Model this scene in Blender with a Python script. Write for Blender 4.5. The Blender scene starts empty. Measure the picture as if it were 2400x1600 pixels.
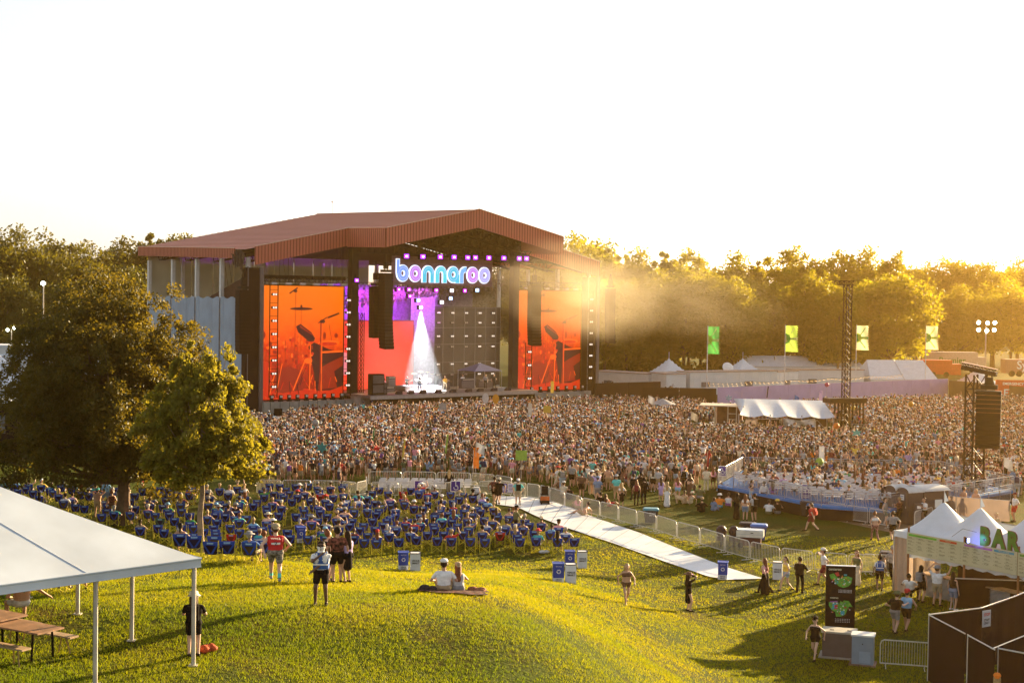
import bpy, math, random
import numpy as np
from mathutils import Vector, Matrix
R = math.radians
rnd = random.Random(7)
rng = np.random.default_rng(11)
col = bpy.context.scene.collection
scene = bpy.context.scene

# ---------------------------------------------------------------- camera, world, sun, exposure
FPX = 3333.0; CAM_H = 13.7; ROLL = 0.0145; PITCH = math.atan(95 / 3333.0)
cam_d = bpy.data.cameras.new('camera'); cam = bpy.data.objects.new('camera', cam_d); col.objects.link(cam)
cam_d.sensor_width = 36.0; cam_d.lens = 50.0; cam_d.clip_start = 0.5; cam_d.clip_end = 9000
fwd = Vector((0, math.cos(PITCH), -math.sin(PITCH))); up0 = Vector((0, math.sin(PITCH), math.cos(PITCH))); rt0 = Vector((1, 0, 0))
rt = rt0 * math.cos(ROLL) + up0 * math.sin(ROLL); upv = up0 * math.cos(ROLL) - rt0 * math.sin(ROLL)
mw = Matrix((rt, upv, -fwd)).transposed().to_4x4(); mw.translation = (0, 0, CAM_H)
cam.matrix_world = mw
scene.camera = cam

SKY_SAT = 0.3
SUN_AZ = R(43); SUN_EL = R(12.5)          # azimuth measured from the view direction (+y) towards +x
world = bpy.data.worlds.new('World'); scene.world = world; world.use_nodes = True
wn = world.node_tree.nodes; wl = world.node_tree.links
bg = wn['Background']; sky = wn.new('ShaderNodeTexSky'); sky.sky_type = 'NISHITA'; sky.sun_disc = False
sky.sun_elevation = SUN_EL; sky.sun_rotation = SUN_AZ; sky.air_density = 1.0; sky.dust_density = 1.4; sky.ozone_density = 1.0
sky.altitude = 100
hz = wn.new('ShaderNodeHueSaturation'); hz.inputs['Saturation'].default_value = SKY_SAT     # thin bright summer veil
wl.new(sky.outputs[0], hz.inputs['Color']); wl.new(hz.outputs[0], bg.inputs[0]); bg.inputs[1].default_value = 0.06
sd = bpy.data.lights.new('sun', 'SUN'); sd.energy = 5.0; sd.angle = R(0.6); sd.color = (1.0, 0.73, 0.38)
sun = bpy.data.objects.new('sun', sd); col.objects.link(sun)
sdir = Vector((math.sin(SUN_AZ) * math.cos(SUN_EL), math.cos(SUN_AZ) * math.cos(SUN_EL), math.sin(SUN_EL)))
sun.rotation_euler = sdir.to_track_quat('Z', 'Y').to_euler(); sun.location = (120, 120, 80)
scene.view_settings.view_transform = 'Standard'; scene.view_settings.look = 'None'
scene.view_settings.exposure = 2.15; scene.view_settings.gamma = 1.0
scene.cycles.max_bounces = 6; scene.cycles.volume_bounces = 0; scene.cycles.transmission_bounces = 4
scene.cycles.diffuse_bounces = 3; scene.cycles.transparent_max_bounces = 8
scene.cycles.volume_step_rate = 4.0

# ---------------------------------------------------------------- terrain and pixel helpers
def sstep(t):
    t = np.clip(t, 0, 1); return t * t * (3 - 2 * t)
def ground_z(x, y):
    x = np.asarray(x, float); y = np.asarray(y, float)
    a = sstep((10.5 - x) / 11.5); b = sstep((78 - y) / 43.0)
    z = 5.2 * a * b
    z = z + 0.85 * np.exp(-((x + 13) / 7.0) ** 2 - ((y - 55) / 5.5) ** 2)
    z = z + 0.10 * np.sin(x * .31 + 1.3) * np.sin(y * .23) * sstep((90 - y) / 20)
    z = z - 0.25 * np.exp(-((x - 3) / 4.0) ** 2 - ((y - 50) / 6.0) ** 2)
    z = z - .4 * sstep((40 - y) / 5) * a
    z = z - 1.3 * sstep((48 - y) / 20) * sstep((x + 8) / 10)
    return z
def gz(x, y): return float(ground_z(x, y))
def pray(u, v):
    x = u - 1200.0; y = 800.0 - v
    c, s = math.cos(ROLL), math.sin(ROLL)
    X = x * c - y * s; Y = x * s + y * c
    return Vector((X, FPX * math.cos(PITCH) + Y * math.sin(PITCH), Y * math.cos(PITCH) - FPX * math.sin(PITCH))) / FPX
def at_z(u, v, z=0.0):                      # the point of the horizontal plane z seen at photo pixel (u, v)
    d = pray(u, v); t = (z - CAM_H) / d.z
    return Vector((d.x * t, d.y * t, z))
def on_g(u, v, dz=0.0):                     # the point of the terrain (raised by dz) seen at photo pixel (u, v)
    d = pray(u, v); t = 24.0
    while t < 600:
        if CAM_H + d.z * t <= gz(d.x * t, d.y * t) + dz: break
        t += 0.05
    return Vector((d.x * t, d.y * t, gz(d.x * t, d.y * t)))
def at_y(u, v, y):                          # the point at distance y seen at photo pixel (u, v)
    d = pray(u, v); t = y / d.y
    return Vector((d.x * t, y, CAM_H + d.z * t))

# ---------------------------------------------------------------- objects
def tag(o, label=None, cat=None, group=None, kind=None):
    if label: o['label'] = label
    if cat: o['category'] = cat
    if group: o['group'] = group
    if kind: o['kind'] = kind
    return o
def empty(name, loc=(0, 0, 0), rz=0.0, label=None, cat=None, group=None):
    o = bpy.data.objects.new(name, None); col.objects.link(o); o.location = loc; o.rotation_euler = (0, 0, rz)
    o.empty_display_size = 0.2
    return tag(o, label, cat, group)
kids = {}
def link(name, me, parent=None, loc=(0, 0, 0), rot=(0, 0, 0), sc=None):
    o = bpy.data.objects.new(name, me); col.objects.link(o)
    o.location = loc; o.rotation_euler = rot
    if sc is not None: o.scale = sc if hasattr(sc, '__len__') else (sc, sc, sc)
    if parent is not None:
        o.parent = parent; kids.setdefault(parent.name, []).append(o)
    return o
def copy_tree(o, parent=None):
    c = o.copy(); col.objects.link(c)
    if parent is not None: c.parent = parent; kids.setdefault(parent.name, []).append(c)
    for ch in list(kids.get(o.name, [])): copy_tree(ch, c)
    return c
def put(o, loc, rz=0.0, sc=None, label=None, group=None):
    o.location = loc; o.rotation_euler = (0, 0, rz)
    if sc: o.scale = (sc, sc, sc)
    if label: o['label'] = label
    if group: o['group'] = group
    return o

def rotm(rot):
    a, b, c = rot
    return np.array(Matrix.Rotation(c, 3, 'Z') @ Matrix.Rotation(b, 3, 'Y') @ Matrix.Rotation(a, 3, 'X'))
class MB:
    """collects polygons; every polygon carries a material slot"""
    def __init__(s): s.v = []; s.f = []; s.m = []; s.xf = None
    def add(s, vs, fs, m=0):
        n = len(s.v)
        if s.xf is not None:
            A, t = s.xf; vs = [tuple(A @ np.array(p, float) + t) for p in vs]
        s.v.extend(tuple(p) for p in vs); s.f.extend([tuple(i + n for i in f) for f in fs]); s.m.extend([m] * len(fs)); return s
    def box(s, c, d, m=0, rot=(0, 0, 0)):
        A = rotm(rot); c = np.array(c, float); h = np.array(d, float) / 2
        P = [tuple(c + A @ (h * np.array(k))) for k in ((-1, -1, -1), (1, -1, -1), (1, 1, -1), (-1, 1, -1), (-1, -1, 1), (1, -1, 1), (1, 1, 1), (-1, 1, 1))]
        return s.add(P, [(0, 3, 2, 1), (4, 5, 6, 7), (0, 1, 5, 4), (1, 2, 6, 5), (2, 3, 7, 6), (3, 0, 4, 7)], m)
    def b2(s, a, b, m=0):
        return s.box([(a[i] + b[i]) / 2 for i in range(3)], [abs(b[i] - a[i]) for i in range(3)], m)
    def tube(s, a, b, r, m=0, n=6, r2=None):
        a = np.array(a, float); b = np.array(b, float); d = b - a; L = np.linalg.norm(d)
        if L < 1e-6: return s
        d /= L; u = np.cross(d, (0, 0, 1) if abs(d[2]) < .9 else (1, 0, 0)); u /= np.linalg.norm(u); w = np.cross(d, u)
        r2 = r if r2 is None else r2; P = []
        for c, q in ((a, r), (b, r2)):
            for i in range(n):
                t = 2 * math.pi * (i + .5) / n; P.append(tuple(c + q * (math.cos(t) * u + math.sin(t) * w)))
        F = [(i, (i + 1) % n, n + (i + 1) % n, n + i) for i in range(n)] + [tuple(range(n - 1, -1, -1)), tuple(range(n, 2 * n))]
        return s.add(P, F, m)
    def path(s, pts, r, m=0, n=6):
        for a, b in zip(pts[:-1], pts[1:]): s.tube(a, b, r, m, n)
        return s
    def prism(s, pts, z0, z1, m=0, plane='xy'):
        n = len(pts); f = {'xy': lambda p, z: (p[0], p[1], z), 'xz': lambda p, z: (p[0], z, p[1]), 'yz': lambda p, z: (z, p[0], p[1])}[plane]
        P = [f(p, z0) for p in pts] + [f(p, z1) for p in pts]
        return s.add(P, [tuple(range(n - 1, -1, -1)), tuple(range(n, 2 * n))] + [(i, (i + 1) % n, n + (i + 1) % n, n + i) for i in range(n)], m)
    def rings(s, rs, m=0, cap=True):
        n = len(rs[0]); P = [p for r in rs for p in r]
        F = [(k * n + i, k * n + (i + 1) % n, (k + 1) * n + (i + 1) % n, (k + 1) * n + i) for k in range(len(rs) - 1) for i in range(n)]
        if cap: F += [tuple(range(n - 1, -1, -1)), tuple((len(rs) - 1) * n + i for i in range(n))]
        return s.add(P, F, m)
    def lathe(s, c, prof, m=0, n=12):
        return s.rings([[(c[0] + r * math.cos(2 * math.pi * i / n), c[1] + r * math.sin(2 * math.pi * i / n), c[2] + z) for i in range(n)] for r, z in prof], m)
    def grid(s, f, nu, nv, m=0):
        P = [tuple(f(i / nu, j / nv)) for j in range(nv + 1) for i in range(nu + 1)]
        return s.add(P, [(j * (nu + 1) + i, j * (nu + 1) + i + 1, (j + 1) * (nu + 1) + i + 1, (j + 1) * (nu + 1) + i) for j in range(nv) for i in range(nu)], m)
    def ball(s, c, r, m=0, n=8, k=5):
        r = r if hasattr(r, '__len__') else (r, r, r)
        rs = []
        for j in range(k + 1):
            t = math.pi * (j + .02) / (k + .04) ; q = math.sin(t)
            rs.append([(c[0] + r[0] * q * math.cos(2 * math.pi * i / n), c[1] + r[1] * q * math.sin(2 * math.pi * i / n), c[2] - r[2] * math.cos(t)) for i in range(n)])
        return s.rings(rs, m)
    def mesh(s, name, mats, smooth=False):
        me = bpy.data.meshes.new(name); me.from_pydata(s.v, [], s.f)
        for k in (mats if isinstance(mats, (list, tuple)) else [mats]): me.materials.append(k)
        if any(s.m): me.polygons.foreach_set('material_index', s.m)
        if smooth: me.polygons.foreach_set('use_smooth', [True] * len(s.f))
        me.update(); return me
    def build(s, name, mats, parent=None, loc=(0, 0, 0), rot=(0, 0, 0), smooth=False):
        return link(name, s.mesh(name, mats, smooth), parent, loc, rot)
def fast_mesh(name, V, Fq, mats, mi=None, colors=None, smooth=False):
    """numpy arrays -> mesh; Fq is an (n,k) array"""
    me = bpy.data.meshes.new(name); k = Fq.shape[1]; n = len(Fq)
    me.vertices.add(len(V)); me.vertices.foreach_set('co', V.astype(np.float32).ravel())
    me.loops.add(n * k); me.loops.foreach_set('vertex_index', Fq.astype(np.int32).ravel())
    me.polygons.add(n); me.polygons.foreach_set('loop_start', (np.arange(n) * k).astype(np.int32))
    me.polygons.foreach_set('loop_total', np.full(n, k, np.int32))
    for m in (mats if isinstance(mats, (list, tuple)) else [mats]): me.materials.append(m)
    if mi is not None: me.polygons.foreach_set('material_index', mi.astype(np.int32))
    if smooth: me.polygons.foreach_set('use_smooth', np.ones(n, bool))
    if colors is not None:
        at = me.color_attributes.new('Col', 'FLOAT_COLOR', 'POINT'); at.data.foreach_set('color', colors.astype(np.float32).ravel())
    me.update(calc_edges=True); return me
def text_mb(mb, s, size, place, m=0, depth=0.02, offset=0.0, align='CENTER', xs=1.0):
    """adds the lettering s to mb; place maps (x, y, z) of the letter plane to a point"""
    cu = bpy.data.curves.new('lettering', 'FONT'); cu.body = s; cu.size = size; cu.extrude = depth / 2; cu.offset = offset
    cu.align_x = align; cu.align_y = 'CENTER'; cu.resolution_u = 3
    o = bpy.data.objects.new('lettering', cu); me = bpy.data.meshes.new_from_object(o)
    vs = [place(v.co.x * xs, v.co.y, v.co.z) for v in me.vertices]; fs = [tuple(p.vertices) for p in me.polygons]
    bpy.data.objects.remove(o); bpy.data.curves.remove(cu); bpy.data.meshes.remove(me)
    return mb.add(vs, fs, m)

# ---------------------------------------------------------------- materials
MATS = {}
def M(name, c, rough=0.7, var=0.12, scale=3.0, metal=0.0, transl=0.0, bump=0.0, emit=0.0, spec=None, coat=0.0):
    if name in MATS: return MATS[name]
    m = bpy.data.materials.new(name); m.use_nodes = True; N = m.node_tree.nodes; L = m.node_tree.links
    b = N['Principled BSDF']; b.inputs['Roughness'].default_value = rough; b.inputs['Metallic'].default_value = metal
    if spec is None: spec = .5 if metal > .2 else (.08 if max(c) < .06 else .25 if rough > .55 else .5)
    if spec is not None: b.inputs['Specular IOR Level'].default_value = spec
    if coat: b.inputs['Coat Weight'].default_value = coat
    c4 = (*c, 1)
    if var > 0:
        tc = N.new('ShaderNodeTexCoord'); nz = N.new('ShaderNodeTexNoise'); nz.inputs['Scale'].default_value = scale
        nz.inputs['Detail'].default_value = 4; L.new(tc.outputs['Object'], nz.inputs['Vector'])
        mr = N.new('ShaderNodeMapRange'); mr.inputs[1].default_value = .3; mr.inputs[2].default_value = .7
        mr.inputs[3].default_value = 1 - var * 1.6; mr.inputs[4].default_value = 1 + var; L.new(nz.outputs[0], mr.inputs[0])
        mx = N.new('ShaderNodeVectorMath'); mx.operation = 'SCALE'; mx.inputs[0].default_value = c
        L.new(mr.outputs[0], mx.inputs['Scale']); L.new(mx.outputs[0], b.inputs['Base Color'])
        if bump:
            bp = N.new('ShaderNodeBump'); bp.inputs['Strength'].default_value = bump; bp.inputs['Distance'].default_value = .03
            L.new(nz.outputs[0], bp.inputs['Height']); L.new(bp.outputs[0], b.inputs['Normal'])
        src = mx.outputs[0]
    else:
        b.inputs['Base Color'].default_value = c4; src = None
    if emit:
        b.inputs['Emission Color'].default_value = c4; b.inputs['Emission Strength'].default_value = emit
    if transl:
        t = N.new('ShaderNodeBsdfTranslucent'); t.inputs[0].default_value = c4
        if src is not None: L.new(src, t.inputs[0])
        ms = N.new('ShaderNodeMixShader'); ms.inputs[0].default_value = transl
        L.new(b.outputs[0], ms.inputs[1]); L.new(t.outputs[0], ms.inputs[2]); L.new(ms.outputs[0], N['Material Output'].inputs[0])
    MATS[name] = m; return m
def leaf_mat(name, ca, cb, ct, tr=0.5, scale=.5):
    m = bpy.data.materials.new(name); m.use_nodes = True; N = m.node_tree.nodes; L = m.node_tree.links; b = N['Principled BSDF']
    b.inputs['Roughness'].default_value = .55; b.inputs['Specular IOR Level'].default_value = .25
    tc = N.new('ShaderNodeTexCoord'); nz = N.new('ShaderNodeTexNoise'); nz.inputs['Scale'].default_value = scale; nz.inputs['Detail'].default_value = 6
    nz.inputs['Roughness'].default_value = .7
    L.new(tc.outputs['Object'], nz.inputs['Vector'])
    oi = N.new('ShaderNodeObjectInfo')
    cr = N.new('ShaderNodeValToRGB'); cr.color_ramp.elements[0].color = (*ca, 1); cr.color_ramp.elements[1].color = (*cb, 1)
    cr.color_ramp.elements[0].position = .35; cr.color_ramp.elements[1].position = .65; L.new(nz.outputs[0], cr.inputs[0])
    hs = N.new('ShaderNodeHueSaturation'); L.new(cr.outputs[0], hs.inputs['Color'])
    mr = N.new('ShaderNodeMapRange'); mr.inputs[3].default_value = .475; mr.inputs[4].default_value = .515; L.new(oi.outputs['Random'], mr.inputs[0]); L.new(mr.outputs[0], hs.inputs['Hue'])
    mr2 = N.new('ShaderNodeMapRange'); mr2.inputs[3].default_value = 1.25; mr2.inputs[4].default_value = .8; L.new(oi.outputs['Random'], mr2.inputs[0]); L.new(mr2.outputs[0], hs.inputs['Value'])
    L.new(hs.outputs[0], b.inputs['Base Color'])
    t = N.new('ShaderNodeBsdfTranslucent'); mx = N.new('ShaderNodeMix'); mx.data_type = 'RGBA'; mx.inputs[0].default_value = .55
    mx.inputs[7].default_value = (*ct, 1); L.new(hs.outputs[0], mx.inputs[6]); L.new(mx.outputs[2], t.inputs[0])
    ms = N.new('ShaderNodeMixShader'); ms.inputs[0].default_value = tr
    L.new(b.outputs[0], ms.inputs[1]); L.new(t.outputs[0], ms.inputs[2]); L.new(ms.outputs[0], N['Material Output'].inputs[0])
    return m
def attr_mat(name, rough=.75, transl=0.0, tint=None):
    m = bpy.data.materials.new(name); m.use_nodes = True; N = m.node_tree.nodes; L = m.node_tree.links; b = N['Principled BSDF']
    b.inputs['Roughness'].default_value = rough; b.inputs['Specular IOR Level'].default_value = .3
    a = N.new('ShaderNodeVertexColor'); a.layer_name = 'Col'; L.new(a.outputs[0], b.inputs['Base Color'])
    if transl:
        t = N.new('ShaderNodeBsdfTranslucent'); L.new(a.outputs[0], t.inputs[0]); ms = N.new('ShaderNodeMixShader'); ms.inputs[0].default_value = transl
        L.new(b.outputs[0], ms.inputs[1]); L.new(t.outputs[0], ms.inputs[2]); L.new(ms.outputs[0], N['Material Output'].inputs[0])
    return m
def emat(name, c, s):
    s *= .6
    if name in MATS: return MATS[name]
    m = bpy.data.materials.new(name); m.use_nodes = True; N = m.node_tree.nodes; b = N['Principled BSDF']
    b.inputs['Base Color'].default_value = (c[0] * .3, c[1] * .3, c[2] * .3, 1); b.inputs['Emission Color'].default_value = (*c, 1); b.inputs['Emission Strength'].default_value = s
    MATS[name] = m; return m
white = M('white_paint', (.78, .78, .78), .5, .06)
steel = M('galvanised_steel', (.45, .45, .46), .38, .1, 8, metal=.85)
alu = M('aluminium', (.6, .6, .62), .35, .08, 5, metal=.9)
black = M('black_metal', (.010, .008, .008), .5, .2)
dark = M('dark_cloth', (.013, .008, .010), .85, .2)
canvas = M('white_canvas', (.62, .67, .74), .65, .05, 1.5, transl=.05)
canvas_near = M('heavy_canvas', (.49, .55, .63), .65, .12, .5, transl=.03, bump=.25)
# ---------------------------------------------------------------- the ground
def grid_mesh(name, xs, ys, zf, mat, smooth=True):
    X, Y = np.meshgrid(xs, ys); Z = zf(X, Y); V = np.stack([X.ravel(), Y.ravel(), Z.ravel()], 1)
    nx = len(xs); i, j = np.meshgrid(np.arange(nx - 1), np.arange(len(ys) - 1)); a = (j * nx + i).ravel()
    return fast_mesh(name, V, np.stack([a, a + 1, a + nx + 1, a + nx], 1), mat, smooth=smooth)
gm = bpy.data.materials.new('lawn'); gm.use_nodes = True; N = gm.node_tree.nodes; L = gm.node_tree.links; b = N['Principled BSDF']
tc = N.new('ShaderNodeTexCoord'); n1 = N.new('ShaderNodeTexNoise'); n1.inputs['Scale'].default_value = .35; n1.inputs['Detail'].default_value = 8; n1.inputs['Roughness'].default_value = .65
n2 = N.new('ShaderNodeTexNoise'); n2.inputs['Scale'].default_value = 9; n2.inputs['Detail'].default_value = 6
L.new(tc.outputs['Object'], n1.inputs['Vector']); L.new(tc.outputs['Object'], n2.inputs['Vector'])
cr = N.new('ShaderNodeValToRGB'); e = cr.color_ramp.elements
e[0].position = .33; e[0].color = (.085, .065, .006, 1); e[1].position = .5; e[1].color = (.05, .065, .003, 1)
e2 = e.new(.68); e2.color = (.055, .08, .003, 1); L.new(n1.outputs[0], cr.inputs[0])
mx = N.new('ShaderNodeMix'); mx.data_type = 'RGBA'; mx.blend_type = 'MULTIPLY'; mx.inputs[0].default_value = .8
cr2 = N.new('ShaderNodeValToRGB'); cr2.color_ramp.elements[0].position = .3; cr2.color_ramp.elements[0].color = (.35, .35, .3, 1); cr2.color_ramp.elements[1].position = .7; cr2.color_ramp.elements[1].color = (1.25, 1.25, 1.1, 1)
L.new(n2.outputs[0], cr2.inputs[0]); L.new(cr.outputs[0], mx.inputs[6]); L.new(cr2.outputs[0], mx.inputs[7]); L.new(mx.outputs[2], b.inputs['Base Color'])
b.inputs['Roughness'].default_value = .95; b.inputs['Specular IOR Level'].default_value = .05
bp = N.new('ShaderNodeBump'); bp.inputs['Strength'].default_value = .8; bp.inputs['Distance'].default_value = .12; L.new(n2.outputs[0], bp.inputs['Height']); L.new(bp.outputs[0], b.inputs['Normal'])
xs = np.concatenate([np.linspace(-2500, -70, 14), np.arange(-60, 60.1, .6), np.linspace(70, 2500, 14)])
ys = np.concatenate([np.linspace(-300, -10, 6), np.arange(0, 110, .6), np.linspace(115, 400, 20), np.linspace(450, 4000, 14)])
def gz_far(X, Y):
    z = ground_z(X, Y)
    return z + 7 * sstep((Y - 330) / 160) * sstep((X - 20) / 100)
tag(link('ground', grid_mesh('ground', xs, ys, gz_far, gm)), 'mown grass lawn of the festival field with a rounded mound', kind='structure')

# grass blades on the near lawn
def tufts(n, ylo, yhi, hgt, wid, nb):
    Y = ylo + (yhi - ylo) * rng.random(n); X = (rng.random(n) * 2 - 1) * .40 * Y
    T = np.linspace(0, 1, 90); ii = np.arange(7); px_ = np.interp(T * 6, ii, PTH[:, 0]); py_ = np.interp(T * 6, ii, PTH[:, 1]); w_ = np.interp(T, [0, .85, 1], [1.25, 1.05, .4])
    ok = np.ones(n, bool)
    for a, b, w in zip(px_, py_, w_): ok &= (X - a) ** 2 + ((Y - b) * .8) ** 2 > w * w
    worn = sstep((np.sin(X * .55 + 1.7 * np.sin(Y * .31)) * np.sin(Y * .47 + 1.3 * np.sin(X * .22)) + .35 * np.sin(X * 2.1 + Y) * np.sin(Y * 1.7) - .45) / .5)
    ok &= rng.random(n) > .7 * worn
    X = X[ok]; Y = Y[ok]; n = len(X)
    Z = ground_z(X, Y)
    X = np.repeat(X, nb) + rng.normal(0, .05, n * nb); Y = np.repeat(Y, nb) + rng.normal(0, .05, n * nb); Z = np.repeat(Z, nb)
    k = n * nb; a = rng.random(k) * 6.283; h = hgt * (.5 + rng.random(k)); w = wid * (.6 + .8 * rng.random(k)); ln = h * (.3 + .6 * rng.random(k)); la = rng.random(k) * 6.283
    P0 = np.stack([X - np.cos(a) * w, Y - np.sin(a) * w, Z - .01], 1); P1 = np.stack([X + np.cos(a) * w, Y + np.sin(a) * w, Z - .01], 1)
    P2 = np.stack([X + np.cos(la) * ln, Y + np.sin(la) * ln, Z + h], 1)
    V = np.stack([P0, P1, P2], 1).reshape(-1, 3)
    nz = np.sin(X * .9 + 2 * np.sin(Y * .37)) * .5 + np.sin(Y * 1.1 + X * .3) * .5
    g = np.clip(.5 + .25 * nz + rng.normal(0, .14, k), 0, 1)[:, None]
    g = np.clip(g + .40 * sstep((47 - Y) / 11)[:, None], 0, 1.25)  # foreground shade put into the colour: blades turn darker and greener towards the camera
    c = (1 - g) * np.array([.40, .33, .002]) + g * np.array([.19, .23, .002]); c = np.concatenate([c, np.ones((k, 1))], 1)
    return V, np.repeat(c, 3, 0)
PTH = np.array([[(on_g(*a) + on_g(*b))[k] / 2 for k in (0, 1)] for a, b in (((1165, 1163), (1165, 1183)), ((1280, 1173), (1262, 1212)), ((1400, 1216), (1340, 1242)), ((1500, 1250), (1440, 1275)), ((1600, 1291), (1560, 1318)), ((1700, 1330), (1660, 1352)), ((1790, 1357), (1702, 1360)))])
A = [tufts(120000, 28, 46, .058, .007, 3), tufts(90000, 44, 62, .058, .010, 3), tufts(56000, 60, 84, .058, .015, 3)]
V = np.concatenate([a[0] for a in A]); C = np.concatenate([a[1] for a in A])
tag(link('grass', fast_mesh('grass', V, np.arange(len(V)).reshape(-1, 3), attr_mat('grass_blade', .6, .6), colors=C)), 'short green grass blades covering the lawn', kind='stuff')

# the white roll-out path
path_m = [M('path_matting_%s' % 'abc'[k], tuple(q * (.93 + .05 * k) for q in (.66, .69, .74)), .55, .06, .8, bump=.15) for k in range(3)] + [M('path_joint', (.30, .31, .32), .7, .1)]
edge_n = [(1165, 1163), (1240, 1166), (1310, 1180), (1400, 1216), (1500, 1250), (1600, 1291), (1700, 1330), (1790, 1357)]
edge_s = [(1165, 1183), (1215, 1190), (1260, 1212), (1340, 1242), (1440, 1275), (1560, 1318), (1660, 1352), (1702, 1360)]
def resample(pts, n):
    P = np.array(pts, float); d = np.r_[0, np.cumsum(np.hypot(*np.diff(P, axis=0).T))]; t = np.linspace(0, d[-1], n)
    return np.stack([np.interp(t, d, P[:, 0]), np.interp(t, d, P[:, 1])], 1)
eN = resample(edge_n, 60); eS = resample(edge_s, 60); mb = MB()
rows = []
for a, c in zip(eN, eS):
    pa = on_g(*a); pc = on_g(*c)
    rows.append([(p.x, p.y, gz(p.x, p.y) + .05) for p in (pa.lerp(pc, k / 6) for k in range(7))])
P = [p for r in rows for p in r]
for i in range(59): mb.add([P[i * 7 + j] for j in range(14)], [(j, j + 1, j + 8, j + 7) for j in range(6)], (i // 3 * 7) % 3)
for i in range(2, 59, 3): mb.add([tuple(np.array(P[i * 7 + j]) + (k * .025, k * .012, .004)) for k in (-1, 1) for j in (0, 6)], [(0, 1, 3, 2)], 3)
tag(mb.build('path', path_m, smooth=True), 'white plastic path rolled out across the lawn', kind='structure')
# dirt / gravel patches
dirt = M('worn_dirt', (.16, .11, .07), .95, .3, 1.2)
mb = MB(); q = [on_g(*p) for p in ((1935, 1215), (2080, 1246), (2180, 1262), (2330, 1248), (2330, 1225), (2140, 1215), (1990, 1205))]
mb.add([(p.x, p.y, .02) for p in q], [tuple(range(len(q)))]); tag(mb.build('worn_ground', dirt), 'bare dirt strip behind the barriers by the toilets', kind='structure')
# ---------------------------------------------------------------- the stage: local x = along the front, y = depth, z = up
ST_A = R(37.6); ST_O = Vector((-24.8, 168.8, 0))
red = M('oxide_red_sheet', (.50, .15, .10), .5, .07, .25); red_d = M('oxide_red_fascia', (.46, .12, .07), .55, .06, .3)
rib = M('fascia_seam', (.16, .035, .022), .6, .05)
conc = M('concrete', (.30, .28, .25), .9, .25, .6); paleb = M('pale_wall_sheet', (.42, .42, .36), .7, .12, .3, transl=.35)
grey_cloth = M('grey_blue_scrim', (.30, .38, .47), .75, .08, .6, bump=.2); wood = M('timber', (.30, .18, .09), .7, .2, 4)
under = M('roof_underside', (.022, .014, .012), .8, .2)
stage = empty('festival_stage', ST_O, ST_A, 'huge open stage under an oxide red pitched metal roof with LED screens', 'stage')
CX = 19.0
def roofz(s, t): return 24.65 - abs(s - CX) * .2125 + (t + 9) * .027
# roof skin: wings from t=-.5 back, centre gable from t=-9 back
mb = MB()
def rp(s, t, d=0): return (s, t, roofz(s, t) - d)
def roof_strip(s0, s1, t0, t1, d, m):
    mb.add([rp(s0, t0, d), rp(s1, t0, d), rp(s1, t1, d), rp(s0, t1, d)], [(0, 1, 2, 3)] if s0 < s1 else [(3, 2, 1, 0)], m)
SL, SR, TB = -7.9, 45.9, 30.0
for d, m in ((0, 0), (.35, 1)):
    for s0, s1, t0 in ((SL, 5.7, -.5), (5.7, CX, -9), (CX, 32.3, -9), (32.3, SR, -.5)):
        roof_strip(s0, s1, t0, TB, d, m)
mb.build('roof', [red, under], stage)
mb = MB()       # standing seams on the roof skin
for k in range(int((SR - SL) / .9)):
    s = SL + .45 + k * .9; t0 = -9 if 5.7 < s < 32.3 else -.5
    a = np.array(rp(s, t0, -.03)); c = np.array(rp(s, TB, -.03)); mb.box((a + c) / 2, (.05, TB - t0, .05), 0, (math.atan(.027), 0, 0))
mb.box((CX, (TB - 9) / 2, roofz(CX, 10.5) + .04), (.5, TB + 9, .08), 1, (math.atan(.027), 0, 0))
mb.build('roof_seam', [M('roof_seam_metal', (.33, .08, .048), .5, .05), M('ridge_cap', (.40, .12, .08), .5, .05)], stage)
def fascia(p0, p1, h, name='fascia'):
    mb = MB(); p0 = np.array(p0, float); p1 = np.array(p1, float); L = np.linalg.norm(p1 - p0); n = max(2, int(L / .42))
    d = (p1 - p0)[:2]; d /= np.linalg.norm(d); nr = np.array([d[1], -d[0], 0]) * .09
    up = np.array([0, 0, .12]); dn = np.array([0, 0, -h])
    mb.add([p0 + up + nr, p1 + up + nr, p1 + dn + nr, p0 + dn + nr, p0 + up - nr, p1 + up - nr, p1 + dn - nr, p0 + dn - nr],
           [(3, 2, 1, 0), (4, 5, 6, 7), (0, 1, 5, 4), (2, 3, 7, 6), (1, 2, 6, 5), (3, 0, 4, 7)], 0)
    for i in range(n + 1):
        q = p0 + (p1 - p0) * i / n + nr * 1.1
        mb.box(q + (up + dn) / 2, (.07, .05, h + .10), 1, (0, 0, math.atan2(d[1], d[0])))
    a = p0 + up * 1.3 + nr * 1.4; c = p1 + up * 1.3 + nr * 1.4; mb.tube(a, c, .05, 2, 5)
    mb.build(name, [red_d, rib, M('fascia_trim', (.62, .42, .32), .45, .05)], stage)
fascia(rp(SL + 1.2, -.5), rp(5.7, -.5), 2.0); fascia(rp(5.7, -.5), rp(5.7, -9), 2.15); fascia(rp(5.7, -9), rp(CX, -9), 2.12)
fascia(rp(CX, -9), rp(32.3, -9), 2.12); fascia(rp(32.3, -9), rp(32.3, -.5), 2.15); fascia(rp(32.3, -.5), rp(SR, -.5), 2.0)
fascia(rp(SL, TB), rp(SL, 2.2), 1.05, 'eave_fascia'); fascia(rp(SR, -.5), rp(SR, TB), 1.05, 'eave_fascia')
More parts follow.
